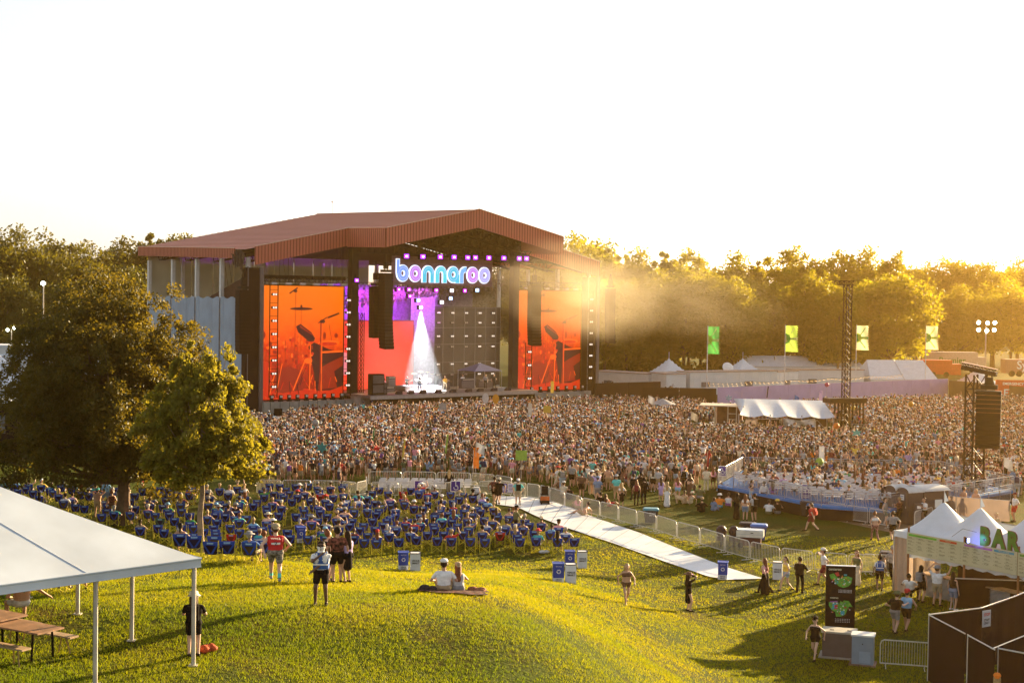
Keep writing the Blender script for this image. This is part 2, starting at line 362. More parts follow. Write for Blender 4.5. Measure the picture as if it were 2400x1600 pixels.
# torn corner wrap
mb = MB()
for i in range(46):
    t = -.4 + rnd.random() * 3.2; z = roofz(SL, t) - rnd.random() * 1.2; mb.tube((SL - .05 - rnd.random() * .2, t, z), (SL - .1 + rnd.random() * .2, t + rnd.uniform(-.2, .2), z - rnd.uniform(.5, 1.5)), rnd.uniform(.03, .09), 0, 4)
mb.build('torn_wrap', M('torn_black_fabric', (.07, .05, .045), .9, .2), stage)
# columns along both sides
for s in (SL + .9, SR - .9):
    for t in (.6, 7.4, 14.2, 21.2, 28.6):
        MB().box((s, t, 9.2), (.42, .42, 18.2), 0).build('column', M('painted_steel_post', (.62, .61, .60), .5, .06), stage)
for s in (SL + 5.5, SR - 5.5, 10, CX, 28):
    MB().box((s, 28.4, 9.4), (.4, .4, 18.6), 0).build('column', MATS['painted_steel_post'], stage)
for s in (6.7, 31.4):
    MB().box((s, -.2, 9.9), (.95, .95, 19.8), 0).build('front_column', M('dark_column', (.018, .012, .012), .5, .15), stage)
for s in (-6.75, 44.75):
    mb = MB(); mb.box((s, -.15, 8.8), (2.2, 1.1, 16.6), 0); mb.box((s - .9, -.6, 8.8), (.12, .3, 16.8), 1); mb.box((s + .8, -.75, 8.8), (.5, .3, 16.8), 1)
    mb.build('side_tower', [M('tower_drape', (.016, .009, .010), .8, .25, .8), M('tower_rail', (.10, .08, .08), .4, .1)], stage)
# trusses under the roof
def truss(mb, a, b, w=.6, m=0, r=.045, n=None):
    a = np.array(a, float); b = np.array(b, float); d = b - a; L = np.linalg.norm(d); d /= L
    u = np.cross(d, (0, 0, 1)); u = u / np.linalg.norm(u) if np.linalg.norm(u) > .1 else np.array((1., 0, 0)); v = np.cross(u, d); n = n or max(1, int(L / (w * 1.1)))
    cs = [(-.5, -.5), (.5, -.5), (.5, .5), (-.5, .5)]
    for x, y in cs: mb.tube(a + (u * x + v * y) * w, b + (u * x + v * y) * w, r, m, 4)
    for i in range(n):
        p = a + d * L * i / n; q = a + d * L * (i + 1) / n
        for k in range(4):
            x0, y0 = cs[k]; x1, y1 = cs[(k + 1) % 4]
            A = p + (u * x0 + v * y0) * w; Bq = q + (u * x1 + v * y1) * w
            mb.tube(A, Bq, r * .6, m, 3); mb.tube(A, p + (u * x1 + v * y1) * w, r * .6, m, 3)
for t in (1.5, 9, 17, 25):
    for s0, s1 in ((SL + .8, CX), (CX, SR - .8)):
        mb = MB(); truss(mb, (s0, t, roofz(s0, t) - 1.1), (s1, t, roofz(s1, t) - 1.1), 1.2, 0, .09); mb.build('roof_truss', black, stage)
mb = MB(); truss(mb, (6, -2.5, 19.7), (32, -2.5, 19.7), .9, 0, .07); mb.build('front_truss', black, stage)
# lighting trusses hung over the stage
for (a, c) in (((8, 1.5, 15.4), (31, 1.5, 16.2)), ((8, 7, 13.0), (31, 7, 15.4)), ((8, 4, 14.2), (31, 4, 15.8))):
    mb = MB(); truss(mb, a, c, .5, 0, .05); 
    for k in range(26):
        q = np.array(a) + (np.array(c) - np.array(a)) * (k + .5) / 26; mb.box(q + (0, 0, -.5), (.22, .22, .3), 0)
    mb.build('lighting_truss', M('warm_truss', (.16, .11, .07), .4, .2, metal=.5), stage)
mb = MB(); truss(mb, (-5.2, .3, 15.9), (6.0, .3, 15.9), .7, 0, .05); mb.box((.4, .3, 16.1), (10.8, .5, .45), 0)
for k in range(6): mb.box((-4 + k * 1.9, -.1, 15.35), (.7, .3, .25), 1)
mb.build('screen_truss', [black, M('lamp_face_off', (.5, .45, .42), .3, 0)], stage)
mb = MB(); truss(mb, (32.6, .3, 15.9), (43.6, .3, 15.9), .7, 0, .05)
for k in range(6): mb.box((33.6 + k * 1.7, -.1, 15.4), (.7, .3, .25), 1)
mb.build('screen_truss', [black, MATS['lamp_face_off']], stage)
for k in range(12):
    mb = MB(); s = rnd.uniform(-4, 42); t = rnd.uniform(3, 20); mb.tube((s, t, 15), (s, t, roofz(s, t) - 1), .03, 0, 3); mb.tube((s + 1, t, 15), (s + .2, t, roofz(s, t) - 1), .03, 0, 3)
    mb.build('rigging_cable', black, stage)
# deck, concrete foot, back and side walls
mb = MB(); mb.b2((-5.8, -1.4, 0), (6.2, .9, 1.55), 0); mb.b2((31.6, -1.4, 0), (44, .9, 1.55), 0); mb.b2((6.2, -3.0, 0), (31.6, -.7, 1.9), 0)
for k in range(9): mb.box((-5 + k * 1.25, -1.43, .8), (.05, .05, 1.5), 1)
mb.build('concrete_front', [conc, M('concrete_joint', (.12, .11, .1), .9, 0)], stage)
mb = MB(); mb.b2((6.2, -5.2, 1.9), (31.6, 27, 2.2), 0); mb.b2((6.2, -5.25, 1.75), (31.6, -5.2, 2.15), 1)
for k in range(24): mb.box((7 + k * 1.05, -5.1, 1.0), (.06, .06, 1.8), 2)
mb.b2((6.4, -4.9, .1), (31.4, -4.8, 1.7), 2)
mb.build('stage_deck', [M('stage_floor', (.16, .13, .12), .45, .2), M('deck_edge', (.30, .26, .25), .5, .1), black], stage)
mb = MB()
for k in range(11): mb.b2((SL + 1 + k * 3.1, 29.2, 7.5), (SL + 1 + k * 3.1 + 3.02, 29.3, 19.3), 0)
mb.build('back_wall', paleb, stage)
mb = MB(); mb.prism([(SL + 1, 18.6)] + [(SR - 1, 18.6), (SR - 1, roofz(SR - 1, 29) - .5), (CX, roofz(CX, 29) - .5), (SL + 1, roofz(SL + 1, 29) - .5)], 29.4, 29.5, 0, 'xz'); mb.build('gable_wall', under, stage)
mb = MB(); mb.b2((SL + 1, 29.0, 0), (SR - 1, 29.12, 8.5), 0); mb.build('back_drape', dark, stage)
mb = MB(); mb.add([(SL + 1.5, 26, 2), (SL + 1.5, 3, 2), (SL + 1.5, 3, 16), (SL + 1.5, 26, 10)], [(0, 1, 2, 3)], 0); mb.add([(SL + 1.7, 26, 2), (SL + 1.7, 3, 2), (SL + 1.7, 3, 16), (SL + 1.7, 26, 10)], [(3, 2, 1, 0)], 0)
mb.build('wing_drape', M('brown_drape', (.06, .03, .025), .9, .2), stage)
def cloth(s, t0, t1, z0, z1):
    def f(a, c):
        t = t0 + (t1 - t0) * a; z = z0 + (z1 - z0) * c + .12 * math.sin(a * 5 * math.pi) * c
        return (s + .10 * math.sin(a * 60 + 6 * c * math.sin(a * 9)) * (.5 + .5 * math.sin(a * 13)) + .05 * math.sin(a * 143), t, z)
    return f
for t0, t1 in ((1.2, 7.1), (7.25, 13.9), (14.1, 21.0), (21.2, 28.4)):
    mb = MB(); mb.grid(cloth(SL + .62, t1, t0, 2.2 if t0 < 3 else .9, 13.6), 70, 16); mb.build('side_cloth', grey_cloth, stage, smooth=True)
mb = MB(); mb.tube((SL + .6, 1.2, 2.9), (SL + .6, 28, 2.9), .04); mb.b2((SL + .7, 1.5, 0), (SL + .8, 28.4, 2.1), 1); mb.build('side_rail', [steel, grey_cloth], stage)
for s0, s1 in ((22.5, 31.0),):
    mb = MB(); mb.b2((s0, 6.2, 2.2), (34, 6.4, 12.8), 0)
    for k in range(7): mb.tube((s0 + .2 + k * 1.75, 6.1, 2.2), (s0 + .2 + k * 1.75, 6.1, 12.9), .05, 1, 4)
    for z in (3.9, 5.4, 7.8, 10.0, 12.6): mb.tube((s0, 6.05, z), (34, 6.05, z + .1), .05, 1, 4)
    mb.build('scaffold_wall', [M('scaffold_drape', (.014, .008, .009), .8, .25), M('scaffold_tube', (.10, .09, .09), .5, .1, metal=.4)], stage)
mb = MB(); mb.b2((6.8, 8.6, 10.7), (31.0, 8.8, 15.5), 0); mb.build('upper_drape', M('violet_grey_drape', (.24, .19, .27), .8, .2), stage)
mb = MB(); mb.b2((18.8, 5.4, 2.2), (22.6, 5.6, 14.0), 0); mb.build('centre_drape', MATS['violet_grey_drape'], stage)
mb = MB(); truss(mb, (CX - 11, -.1, 2.2), (CX - 11, -.1, 12), .5); mb.build('mast', black, stage)
mb = MB(); mb.tube((CX, 26, roofz(CX, 26)), (CX, 26, roofz(CX, 26) + 1.6), .04); mb.ball((CX, 26, roofz(CX, 26) + 1.7), .16, 1); mb.build('antenna', [alu, white], stage)

def on_stage(s, t, z): 
    c, n = math.cos(ST_A), math.sin(ST_A)
    return Vector((ST_O.x + s * c - t * n, ST_O.y + s * n + t * c, z))
def st_thing(name, s, t, z, label, cat, group=None): return empty(name, on_stage(s, t, z), ST_A, label, cat, group)

# ---------------------------------------------------------------- LED screens showing the drum kit
def screen_mat(name, stops, st):
    st *= .38
    m = bpy.data.materials.new(name); m.use_nodes = True; N = m.node_tree.nodes; L = m.node_tree.links; b = N['Principled BSDF']; b.inputs['Base Color'].default_value = (.01, .005, .002, 1)
    tc = N.new('ShaderNodeTexCoord'); sp = N.new('ShaderNodeSeparateXYZ'); L.new(tc.outputs['Object'], sp.inputs[0])
    nz = N.new('ShaderNodeTexNoise'); nz.inputs['Scale'].default_value = .8; nz.inputs['Detail'].default_value = 9; nz.inputs['Roughness'].default_value = .75; L.new(tc.outputs['Object'], nz.inputs['Vector'])
    mr = N.new('ShaderNodeMapRange'); mr.inputs[1].default_value = 0; mr.inputs[2].default_value = 13.4; L.new(sp.outputs[2], mr.inputs[0])
    amp = N.new('ShaderNodeMapRange'); amp.inputs[1].default_value = .8; amp.inputs[2].default_value = .45; amp.inputs[3].default_value = .02; amp.inputs[4].default_value = 1.1; L.new(mr.outputs[0], amp.inputs[0])
    sb = N.new('ShaderNodeMath'); sb.operation = 'SUBTRACT'; L.new(nz.outputs[0], sb.inputs[0]); sb.inputs[1].default_value = .5
    ml = N.new('ShaderNodeMath'); ml.operation = 'MULTIPLY_ADD'; L.new(sb.outputs[0], ml.inputs[0]); L.new(amp.outputs[0], ml.inputs[1]); L.new(mr.outputs[0], ml.inputs[2])
    cr = N.new('ShaderNodeValToRGB'); L.new(ml.outputs[0], cr.inputs[0]); el = cr.color_ramp.elements
    el[0].position = stops[0][0]; el[0].color = (*stops[0][1], 1); el[1].position = stops[-1][0]; el[1].color = (*stops[-1][1], 1)
    for p, c in stops[1:-1]: q = el.new(p); q.color = (*c, 1)
    L.new(cr.outputs[0], b.inputs['Emission Color']); b.inputs['Emission Strength'].default_value = st
    return m
scr = screen_mat('led_picture', [(.05, (.30, .008, .0)), (.25, (.42, .012, 0)), (.42, (.75, .04, 0)), (.55, (1.0, .08, 0)), (.75, (1, .145, 0)), (1, (1, .18, 0))], .62)
sil = [emat('picture_dark', (.045, .004, .004), .4), emat('picture_mid', (.26, .012, .003), .4), emat('picture_light', (1, .11, .005), .4), emat('picture_red', (.55, .018, .002), .4)]
def led_screen(s0, label):
    t = st_thing('led_screen', s0, .55, 1.7, label, 'screen', 'video screens on the stage')
    mb = MB(); mb.b2((-.15, .02, -.15), (11.35, .5, 13.55), 0); mb.build('screen_frame', black, t)
    mb = MB(); mb.add([(0, 0, 0), (11.2, 0, 0), (11.2, 0, 13.4), (0, 0, 13.4)], [(0, 1, 2, 3)]); mb.build('led_panel', scr, t)
    mb = MB(); y = -.03
    def poly(pts, m, dy=0): mb.add([(a, y - dy, c) for a, c in pts], [tuple(range(len(pts)))], m)
    def bar(a, c, w, m, dy=0):
        a = np.array(a); c = np.array(c); d = (c - a) / np.linalg.norm(c - a); n = np.array([-d[1], d[0]]) * w / 2
        poly([a - n, c - n, c + n, a + n], m, dy)
    def ell(c, rx, rz, m, dy=0, rot=0): poly([(c[0] + rx * math.cos(q) * math.cos(rot) - rz * math.sin(q) * math.sin(rot), c[1] + rx * math.cos(q) * math.sin(rot) + rz * math.sin(q) * math.cos(rot)) for q in (2 * math.pi * i / 20 for i in range(20))], m, dy)
    # shapes in panel metres (x from the left, z from the bottom)
    poly([(0, 0), (11.2, 0), (11.2, 1.6), (9, .9), (6, 1.2), (3, .7), (0, 1.3)], 3)
    poly([(7.4, .9), (7.2, 3.0), (6.7, 4.8), (6.4, 6.2), (7.2, 6.7), (8.6, 6.1), (10.0, 5.6), (11.2, 5.5), (11.2, 1.4), (9.5, .9)], 0, .005)
    poly([(7.8, 1.0), (8.0, 3.6), (9.2, 4.2), (11.2, 5.0), (11.2, 3.9), (10, 3.2), (10.4, 1.2)], 1, .01)
    poly([(0, .9), (0, 4.6), (.9, 4.5), (1.5, 4.0), (1.6, 1.2)], 3, .005)
    poly([(2.0, .8), (2.0, 3.4), (3.6, 3.9), (5.6, 3.4), (5.8, 1.0)], 1, .005)
    bar((4.65, 13.0), (4.55, 5), .07, 1, .01); bar((3.8, 12.5), (4.9, 13.2), .16, 0, .012); ell((4.6, 12.8), .25, .18, 0, .013)
    ell((5.4, 10.7), 1.55, .17, 0, .012); ell((5.4, 11.0), .14, .18, 0, .013); bar((5.4, 10.7), (5.4, 5.2), .06, 1, .01)
    poly([(4.7, 8.6), (5.3, 8.9), (6.8, 7.9), (7.3, 7.2), (7.1, 6.7), (6.6, 6.7), (5.0, 7.9)], 0, .013); poly([(5.2, 8.8), (6.9, 7.7), (7.0, 7.5), (5.2, 8.5)], 1, .016)
    bar((8.15, 9.1), (8.1, .8), .28, 1, .015); bar((8.25, 9.0), (8.2, .8), .12, 2, .018); bar((7.7, 9.0), (8.9, 9.7), .12, 0, .016); bar((9.0, 9.65), (10.6, 10.2), .22, 0, .018); ell((8.3, 9.2), .38, .22, 0, .019)
    bar((5.9, 6.75), (8.0, 6.8), .1, 3, .014); ell((9.2, 6.6), 1.5, .34, 2, .014); ell((9.1, 6.5), 1.3, .22, 3, .016); bar((8.3, 5.5), (11.2, 5.6), .22, 2, .019)
    ell((6.4, 4.5), .55, .35, 2, .012); bar((6.7, 6.4), (6.6, 1.0), .14, 2, .014); bar((4.4, 1.0), (6.0, 4.6), .16, 2, .013); bar((4.7, .9), (6.2, 3.9), .07, 0, .015)
    bar((3.3, 7.0), (3.3, 1.0), .08, 1, .012); bar((5.0, 7.5), (4.9, 1.6), .06, 1, .012); bar((9.2, 8.9), (9.6, 6.9), .05, 0, .016); ell((10.2, 7.5), .24, .3, 1, .014); ell((8.6, 7.5), .2, .45, 1, .014)
    ell((.2, 7.6), .5, .5, 1, .01); bar((2.2, .8), (2.9, 4.2), .1, 2, .013); bar((1.2, .2), (2.0, 3.2), .1, 2, .013)
    r2 = random.Random(3)
    for k in range(70):
        x = r2.uniform(.2, 7.0); z = r2.uniform(3.6, 7.3); ell((x, z), r2.uniform(.08, .22), r2.uniform(.1, .3), r2.choice((1, 3, 3, 2)), .006 + k * .00005)
    for k in range(26):
        x = r2.uniform(.2, 10.8); z = r2.uniform(.1, 2.2); bar((x, z), (x + r2.uniform(-.5, .5), z + r2.uniform(.4, 1.6)), .1, r2.choice((0, 1, 2, 3)), .02 + k * .0002)
    mb.build('picture', sil, t)
    return t
led_screen(-5.4, 'tall orange video screen with drum kit picture on the near wing of the stage')
led_screen(32.4, 'tall orange video screen with drum kit picture on the far wing, in golden smoke')
t = st_thing('led_wall', 7.2, 5.0, 2.2, 'red video wall behind the band with a violet top', 'screen', 'video screens on the stage')
MB().b2((-.1, .02, 0), (11.9, .3, 8.8)).build('screen_frame', black, t)
mb = MB(); mb.add([(0, 0, .05), (11.8, 0, .05), (11.8, 0, 8.7), (0, 0, 8.7)], [(0, 1, 2, 3)]); mb.build('led_panel', screen_mat('red_picture', [(0, (1, .035, .008)), (.4, (.9, .02, .015)), (.75, (.75, .02, .03)), (1, (.6, .03, .06))], .75), t)
mb = MB(); pk = emat('picture_pink', (.85, .22, .26), .38); pl = emat('picture_pale', (.8, .75, .8), .38)
for c, r in (((1.5, 4.0), .75), ((1.1, 3.2), .7), ((2.1, 3.1), .65), ((.8, 4.6), .35), ((2.5, 4.4), .4), ((2.7, 2.4), .5), ((.5, 2.1), .4), ((1.6, 2.5), .6)):
    mb.add([(c[0] + r * math.cos(q), -.04 - r * .01, c[1] + r * math.sin(q)) for q in (2 * math.pi * i / 16 for i in range(16))], [tuple(range(16))], 0)
mb.add([(1.1, -.06, 2.4), (1.4, -.06, 2.3), (.8, -.06, 3.0), (.6, -.06, 3.0)], [(0, 1, 2, 3)], 1); mb.build('picture', [pk, pl], t)

# ---------------------------------------------------------------- ladders of twin lamps
lamp_on = emat('lamp_glass_dim', (1.0, .86, .75), .4); blk2 = M('ladder_black', (.012, .008, .008), .5, .1)
def lamp_pair_mb(x, y, z, w=.36):
    mb = MB(); mb.box((x, y, z), (w * 2.2, .25, w * .9), 0)
    for k in (-1, 1): mb.lathe((0, 0, 0), [(0.001, 0)], 0, 3) if False else mb.rings([[(x + k * w * .5 + q * math.cos(2 * math.pi * i / 10), y - .14 - d, z + q * math.sin(2 * math.pi * i / 10)) for i in range(10)] for q, d in ((w * .42, 0), (w * .38, .05))], 1)
    return mb
def ladder(s, t, z0, z1, n, label, w=1.05):
    e = st_thing('lamp_ladder', s, t, z0, label, 'light rig', 'ladders of twin lamps beside the screens')
    mb = MB(); H = z1 - z0
    for x in (-w / 2, w / 2): mb.tube((x, 0, -.3), (x, 0, H + .6), .06, 0, 4)
    for i in range(n + 1): mb.tube((-w / 2, 0, i * H / n), (w / 2, 0, i * H / n), .04, 0, 4)
    mb.build('ladder_frame', blk2, e)
    for i in range(n): lamp_pair_mb(0, -.1, H * (i + .65) / n, .30).build('twin_lamp', [blk2, lamp_on], e)
ladder(-4.3, -.7, 2.3, 14.6, 8, 'ladder of eight twin lamps hanging over the near edge of the near screen')
ladder(5.6, -.8, 2.3, 14.0, 8, 'ladder of eight twin lamps beside the dark centre column')
ladder(33.5, -.8, 2.3, 7.6, 3, 'short ladder of three twin lamps under the far speaker array')
ladder(44.0, -1.0, 2.3, 14.6, 8, 'ladder of eight twin lamps on the outer edge of the far screen')
e = st_thing('lamp_wall', 22.5, 5.9, 2.2, 'grid of twin lamps across the black scaffold wall on the stage', 'light rig')
for c in range(5):
    for k, z in enumerate((1.6, 3.0, 5.3, 6.7, 8.5, 9.8)):
        lamp_pair_mb(1.0 + c * 2.25, 0, z, .26).build('twin_lamp', [blk2, lamp_on if (c > 2 or k % 2) else M('lamp_dim', (.35, .3, .3), .4, 0)], e)
# row of small lamps on the floor before the two screens
mh = MB(); mh.box((0, 0, .12), (.5, .4, .24), 0); mh.box((0, 0, .5), (.34, .3, .5), 0); mh.b2((-.17, -.17, .45), (.17, -.16, .7), 1)
mh_me = mh.mesh('floor_lamp', [blk2, MATS['lamp_face_off']])
for i, s in enumerate([-4.6, -3.4, -2.3, -1.2, 0, 1.2, 2.4, 3.6, 4.8, 34.0, 35.5, 37.0, 38.5, 40.0, 41.5, 42.8]):
    tag(link('floor_lamp', mh_me, None, on_stage(s, -.9, 1.56), (0, 0, ST_A)), '%s small black lamp %s on the concrete ledge below the %s screen' % (('first', 'second', 'third', 'fourth', 'fifth', 'sixth', 'seventh', 'eighth', 'ninth')[i if i < 9 else i - 9], 'from the tower' if i < 9 else 'from the column', 'near' if i < 9 else 'far'), 'lamp', 'floor lamps under the screens')

# ---------------------------------------------------------------- line arrays
boxm = M('speaker_cabinet', (.010, .006, .006), .6, .2); slotm = M('cabinet_gap', (.03, .012, .008), .6, .1)
def line_array(loc, rz, n, w, h, d, label, curve=.05, hang=3.0, gm=slotm, edge=None):
    e = empty('line_array', loc, rz, label, 'speaker array', 'hanging line arrays')
    y = 0; z = 0; a = 0
    mb = MB(); mb.box((0, 0, .25), (w * .7, d * .8, .3)); mb.tube((-w * .2, 0, .3), (-w * .05, 0, hang), .05); mb.tube((w * .2, 0, .3), (w * .05, 0, hang), .05); mb.box((0, 0, hang * .4), (.5, .4, .8)); mb.build('rigging_frame', black, e)
    for i in range(n):
        a = -curve * max(0, (i / n - .45)) * 6
        mb = MB(); mb.box((0, 0, 0), (w, d, h * .93), 0); mb.box((0, 0, -h / 2), (w * .96, d * .9, h * .09), 1)
        if edge and i < 5: mb.box((0, -d / 2 - .01, -h / 2), (w, .04, h * .05), 2)
        mb.build('cabinet', [boxm, gm] + ([edge] if edge else []), e, (0, y, z - h / 2), (-a, 0, 0))
        z -= h * math.cos(a); y += h * math.sin(a)
    return e
line_array(on_stage(-9.2, -2.6, 14.5), ST_A, 18, 1.45, .40, 1.1, 'straight black speaker array hanging outside the near tower', .02, 2.4)
line_array(on_stage(8.3, -5.0, 16.8), ST_A + .25, 22, 1.45, .41, 1.1, 'long curved black speaker array hanging before the dark centre column', .045, 2.2)
line_array(on_stage(7.5, -4.0, 15.2), ST_A + .1, 15, 1.2, .41, 1.0, 'narrow speaker array hanging just behind the long curved one', .01, 3)
line_array(on_stage(31.0, -5.0, 15.8), ST_A - .1, 19, 1.45, .41, 1.1, 'curved speaker array half lost in golden smoke by the far screen', .045, 2.2)
line_array(on_stage(47.6, -1, 15.6), ST_A - .2, 18, 1.1, .42, 1.0, 'speaker array hanging outside the far tower in front of the trees', .045, 2)
# wedge of stacked floor speakers
for i, (s, t, w, h) in enumerate([(8.0, -3.6, 1.7, 2.5), (8.9, -3.4, 1.0, 1.4)]):
    mb = MB(); mb.b2((-w / 2, -.5, 0), (w / 2, .5, h), 0); mb.b2((-w / 2 + .1, -.52, h * .1), (w / 2 - .1, -.5, h * .48), 1); mb.b2((-w / 2 + .1, -.52, h * .54), (w / 2 - .1, -.5, h * .94), 1)
    tag(mb.build('speaker_stack', [boxm, M('speaker_mesh', (.06, .05, .05), .5, .2)], None, on_stage(s, t, 2.2), (0, 0, ST_A)), ('tall' if i == 0 else 'low') + ' black speaker stack on the stage edge near the pink cartoon shape', 'speaker')

# ---------------------------------------------------------------- the lit lettering
sg = st_thing('stage_sign', 12.0, -1.6, 15.85, 'lit round neon-style lettering in blue, violet and turquoise over the stage', 'sign')
MB().b2((-.5, .25, -.35), (14.9, .4, 3.2)).build('sign_board', M('sign_board', (.14, .07, .075), .7, .15), sg)
cols = [emat('letter_blue', (.16, .32, .85), .42), emat('letter_violet', (.55, .16, .8), .42), emat('letter_cyan', (.03, .5, .72), .42), emat('letter_aqua', (.04, .62, .75), .42), emat('letter_sky', (.14, .42, .85), .42), emat('letter_lilac', (.38, .36, .9), .42)]
rimm = emat('letter_rim', (.62, .70, .9), .8); lin = emat('letter_line', (.45, .55, .85), .42)
def ringseg(mb, cx, cz, ro, ri, a0, a1, y0, y1, m, n=22, sx=1.0):
    for i in range(n):
        p = a0 + (a1 - a0) * i / n; q = a0 + (a1 - a0) * (i + 1) / n
        mb.prism([(cx + sx * ri * math.cos(p), cz + ri * math.sin(p)), (cx + sx * ro * math.cos(p), cz + ro * math.sin(p)), (cx + sx * ro * math.cos(q), cz + ro * math.sin(q)), (cx + sx * ri * math.cos(q), cz + ri * math.sin(q))], y0, y1, m, 'xz')
def letter(ch, x, c):
    mb = MB(); ro, ri = 1.06, .38; z = 1.06; sx = .86
    for g, y0, y1, m in ((.09, .0, .22, 1), (0.0, -.05, .02, 0), (-1, -.075, -.045, 2)):
        o, i_ = (ro + g - .09, ri - g) if g >= 0 else (ro * .72, ro * .66)
        rect = lambda a, b_, c_, d: mb.prism([(a, b_), (c_, b_), (c_, d), (a, d)], y0, y1, m, 'xz')
        gg = max(g, 0); w = (ro - ri) * sx
        if ch in 'boa': ringseg(mb, x, z, o, i_, 0, 2 * math.pi, y0, y1, m, 26, sx)
        if g < 0 and ch in 'nr': ringseg(mb, x, z, o, i_, 0 if ch == 'n' else math.pi * .35, math.pi, y0, y1, m, 14, sx)
        if ch == 'b': rect(x - ro * sx - gg * .2, z, x - ro * sx + w * .62 + gg, 2.75 + gg) if g >= 0 else None
        if ch == 'a' and g >= 0: rect(x + ro * sx - w - gg * .2, 0 - gg * .3, x + ro * sx, z)
        if ch == 'n' and g >= 0:
            ringseg(mb, x, z, o, i_, 0, math.pi, y0, y1, m, 18, sx); rect(x - o * sx, -gg * .3, x - i_ * sx, z); rect(x + i_ * sx, -gg * .3, x + o * sx, z)
        if ch == 'r' and g >= 0:
            ringseg(mb, x + .45, z, o, i_, math.pi * .42, math.pi, y0, y1, m, 12, sx); rect(x + .45 - o * sx, -gg * .3, x + .45 - i_ * sx, z)
    mb.build('letter', [c, rimm, lin], sg)
for ch, x, c in zip('bonnaroo', (.95, 2.8, 4.72, 6.66, 8.55, 9.95, 11.6, 13.45), (0, 1, 2, 3, 2, 4, 1, 5)): letter(ch, x, cols[c])

# ---------------------------------------------------------------- lit heads, beams
vio = emat('violet_lens', (.30, .01, 1.0), 2.4); mag = emat('magenta_lens', (.6, .0, .8), 2.0); wht = emat('white_lens', (.95, .85, 1.0), 3.0); bl = emat('blue_lens', (.25, .45, 1.0), 3.0)
ordn = ['first', 'second', 'third', 'fourth', 'fifth', 'sixth', 'seventh', 'eighth', 'ninth', 'tenth', 'eleventh', 'twelfth', 'thirteenth', 'fourteenth', 'fifteenth', 'sixteenth', 'seventeenth', 'eighteenth', 'nineteenth', 'twentieth']
def head(s, t, z, lens, w, h, label, group):
    e = st_thing('stage_light', s, t, z, label, 'stage light', group)
    mb = MB(); mb.b2((-w * .7, -.12, -h * .7), (w * .7, .35, h * .7)); mb.tube((0, .1, h * .6), (0, .1, h * 1.7), .05); mb.build('lamp_housing', blk2, e)
    mb = MB(); mb.b2((-w / 2, -.2, -h / 2), (w / 2, -.13, h / 2), 0)
    if lens in (vio, mag): mb.b2((-w * .2, -.23, -h * .2), (w * .2, -.2, h * .2), 1)
    mb.build('lens', [lens, wht], e)
for i, s in enumerate((12.3, 14.7, 17.3, 19.4, 21.5, 22.7, 24.8, 27.2, 29.7, 30.9)):
    head(s, -3.2, 18.95 + .03 * i, vio, .62, .48, 'violet stage light, %s from the near end of the row above the lettering' % ordn[i], 'violet lights above the lettering')
for i, (s, t, z, l, nm) in enumerate([(8.3, 2, 14.6, vio, 'violet stage light beside the long speaker array under the wing roof'), (10.9, -2, 16.0, vio, 'violet stage light just left of the lettering'), (6.3, -1.5, 15.9, vio, 'violet stage light at the top corner of the near screen'),
        (12.4, -1.4, 14.9, mag, 'magenta stage light under the letter b'), (13.9, -1.4, 14.9, mag, 'magenta stage light under the first letter o'), (14.2, -1.2, 14.1, mag, 'lower magenta stage light under the first letter o'), (18, -1.4, 14.9, mag, 'magenta stage light under the middle letters'), (22.4, -1.4, 14.9, mag, 'magenta stage light under the letter r'),
        (10.4, -1, 14.2, mag, 'small magenta stage light beside the curved speaker array'), (19.0, -1.2, 13.4, wht, 'white stage light under the middle letters'), (17.0, .5, 12.7, wht, 'white stage light low above the white beam'), (24.5, -1.2, 15, bl, 'blue stage light under the last letters'), (16.0, -.4, 13.6, bl, 'blue stage light hanging left of the white beam'), (20.8, -.8, 14.9, wht, 'white oval stage light under the letter a'), (20.5, -1, 13.9, bl, 'blue stage light under the letter a')]):
    head(s, t, z, l, .45, .38, nm, 'stage lights under the lettering')
def spot(name, p, q, c, w, ang, blend=.3, r=.1):
    d = bpy.data.lights.new(name, 'SPOT'); d.energy = w; d.color = c; d.spot_size = R(ang); d.spot_blend = blend; d.shadow_soft_size = r
    o = bpy.data.objects.new(name, d); col.objects.link(o); o.location = p; o.rotation_euler = (Vector(p) - Vector(q)).to_track_quat('Z', 'Y').to_euler(); return o
SPOTS = [((16.9, .3, 12.4), (17.6, .5, 2.2), (.85, .97, 1.0), 60000, 33), ((10.5, 1, 14.5), (12, 8.6, 13.5), (.55, .05, 1.0), 1500, 80), ((15, 1, 14.5), (15, 8.6, 13.5), (.6, .05, 1.0), 2200, 80), ((20, 1, 14.5), (20, 6, 12.5), (.55, .1, .9), 1500, 80), ((11, -1, 14.5), (14, 1, 6), (.75, .8, 1.0), 1800, 6), ((14.5, -1, 14.5), (12.5, 1, 6), (.75, .8, 1.0), 1400, 6)]
for a, c, co, w, an in SPOTS: spot('stage_spot', on_stage(*a), on_stage(*c), co, w, an)
smk = bpy.data.materials.new('stage_smoke'); smk.use_nodes = True; N = smk.node_tree.nodes; L = smk.node_tree.links; N.remove(N['Principled BSDF'])
pv = N.new('ShaderNodeVolumePrincipled'); pv.inputs['Color'].default_value = (.9, .88, .92, 1); pv.inputs['Density'].default_value = .008; pv.inputs['Anisotropy'].default_value = .1
L.new(pv.outputs[0], N['Material Output'].inputs['Volume'])
mb = MB(); mb.b2((7.5, -4.5, 2.3), (30.5, 4.9, 18.2)); tag(mb.build('stage_smoke', smk, None, ST_O, (0, 0, ST_A)), 'thin smoke filling the stage above the band', kind='stuff')
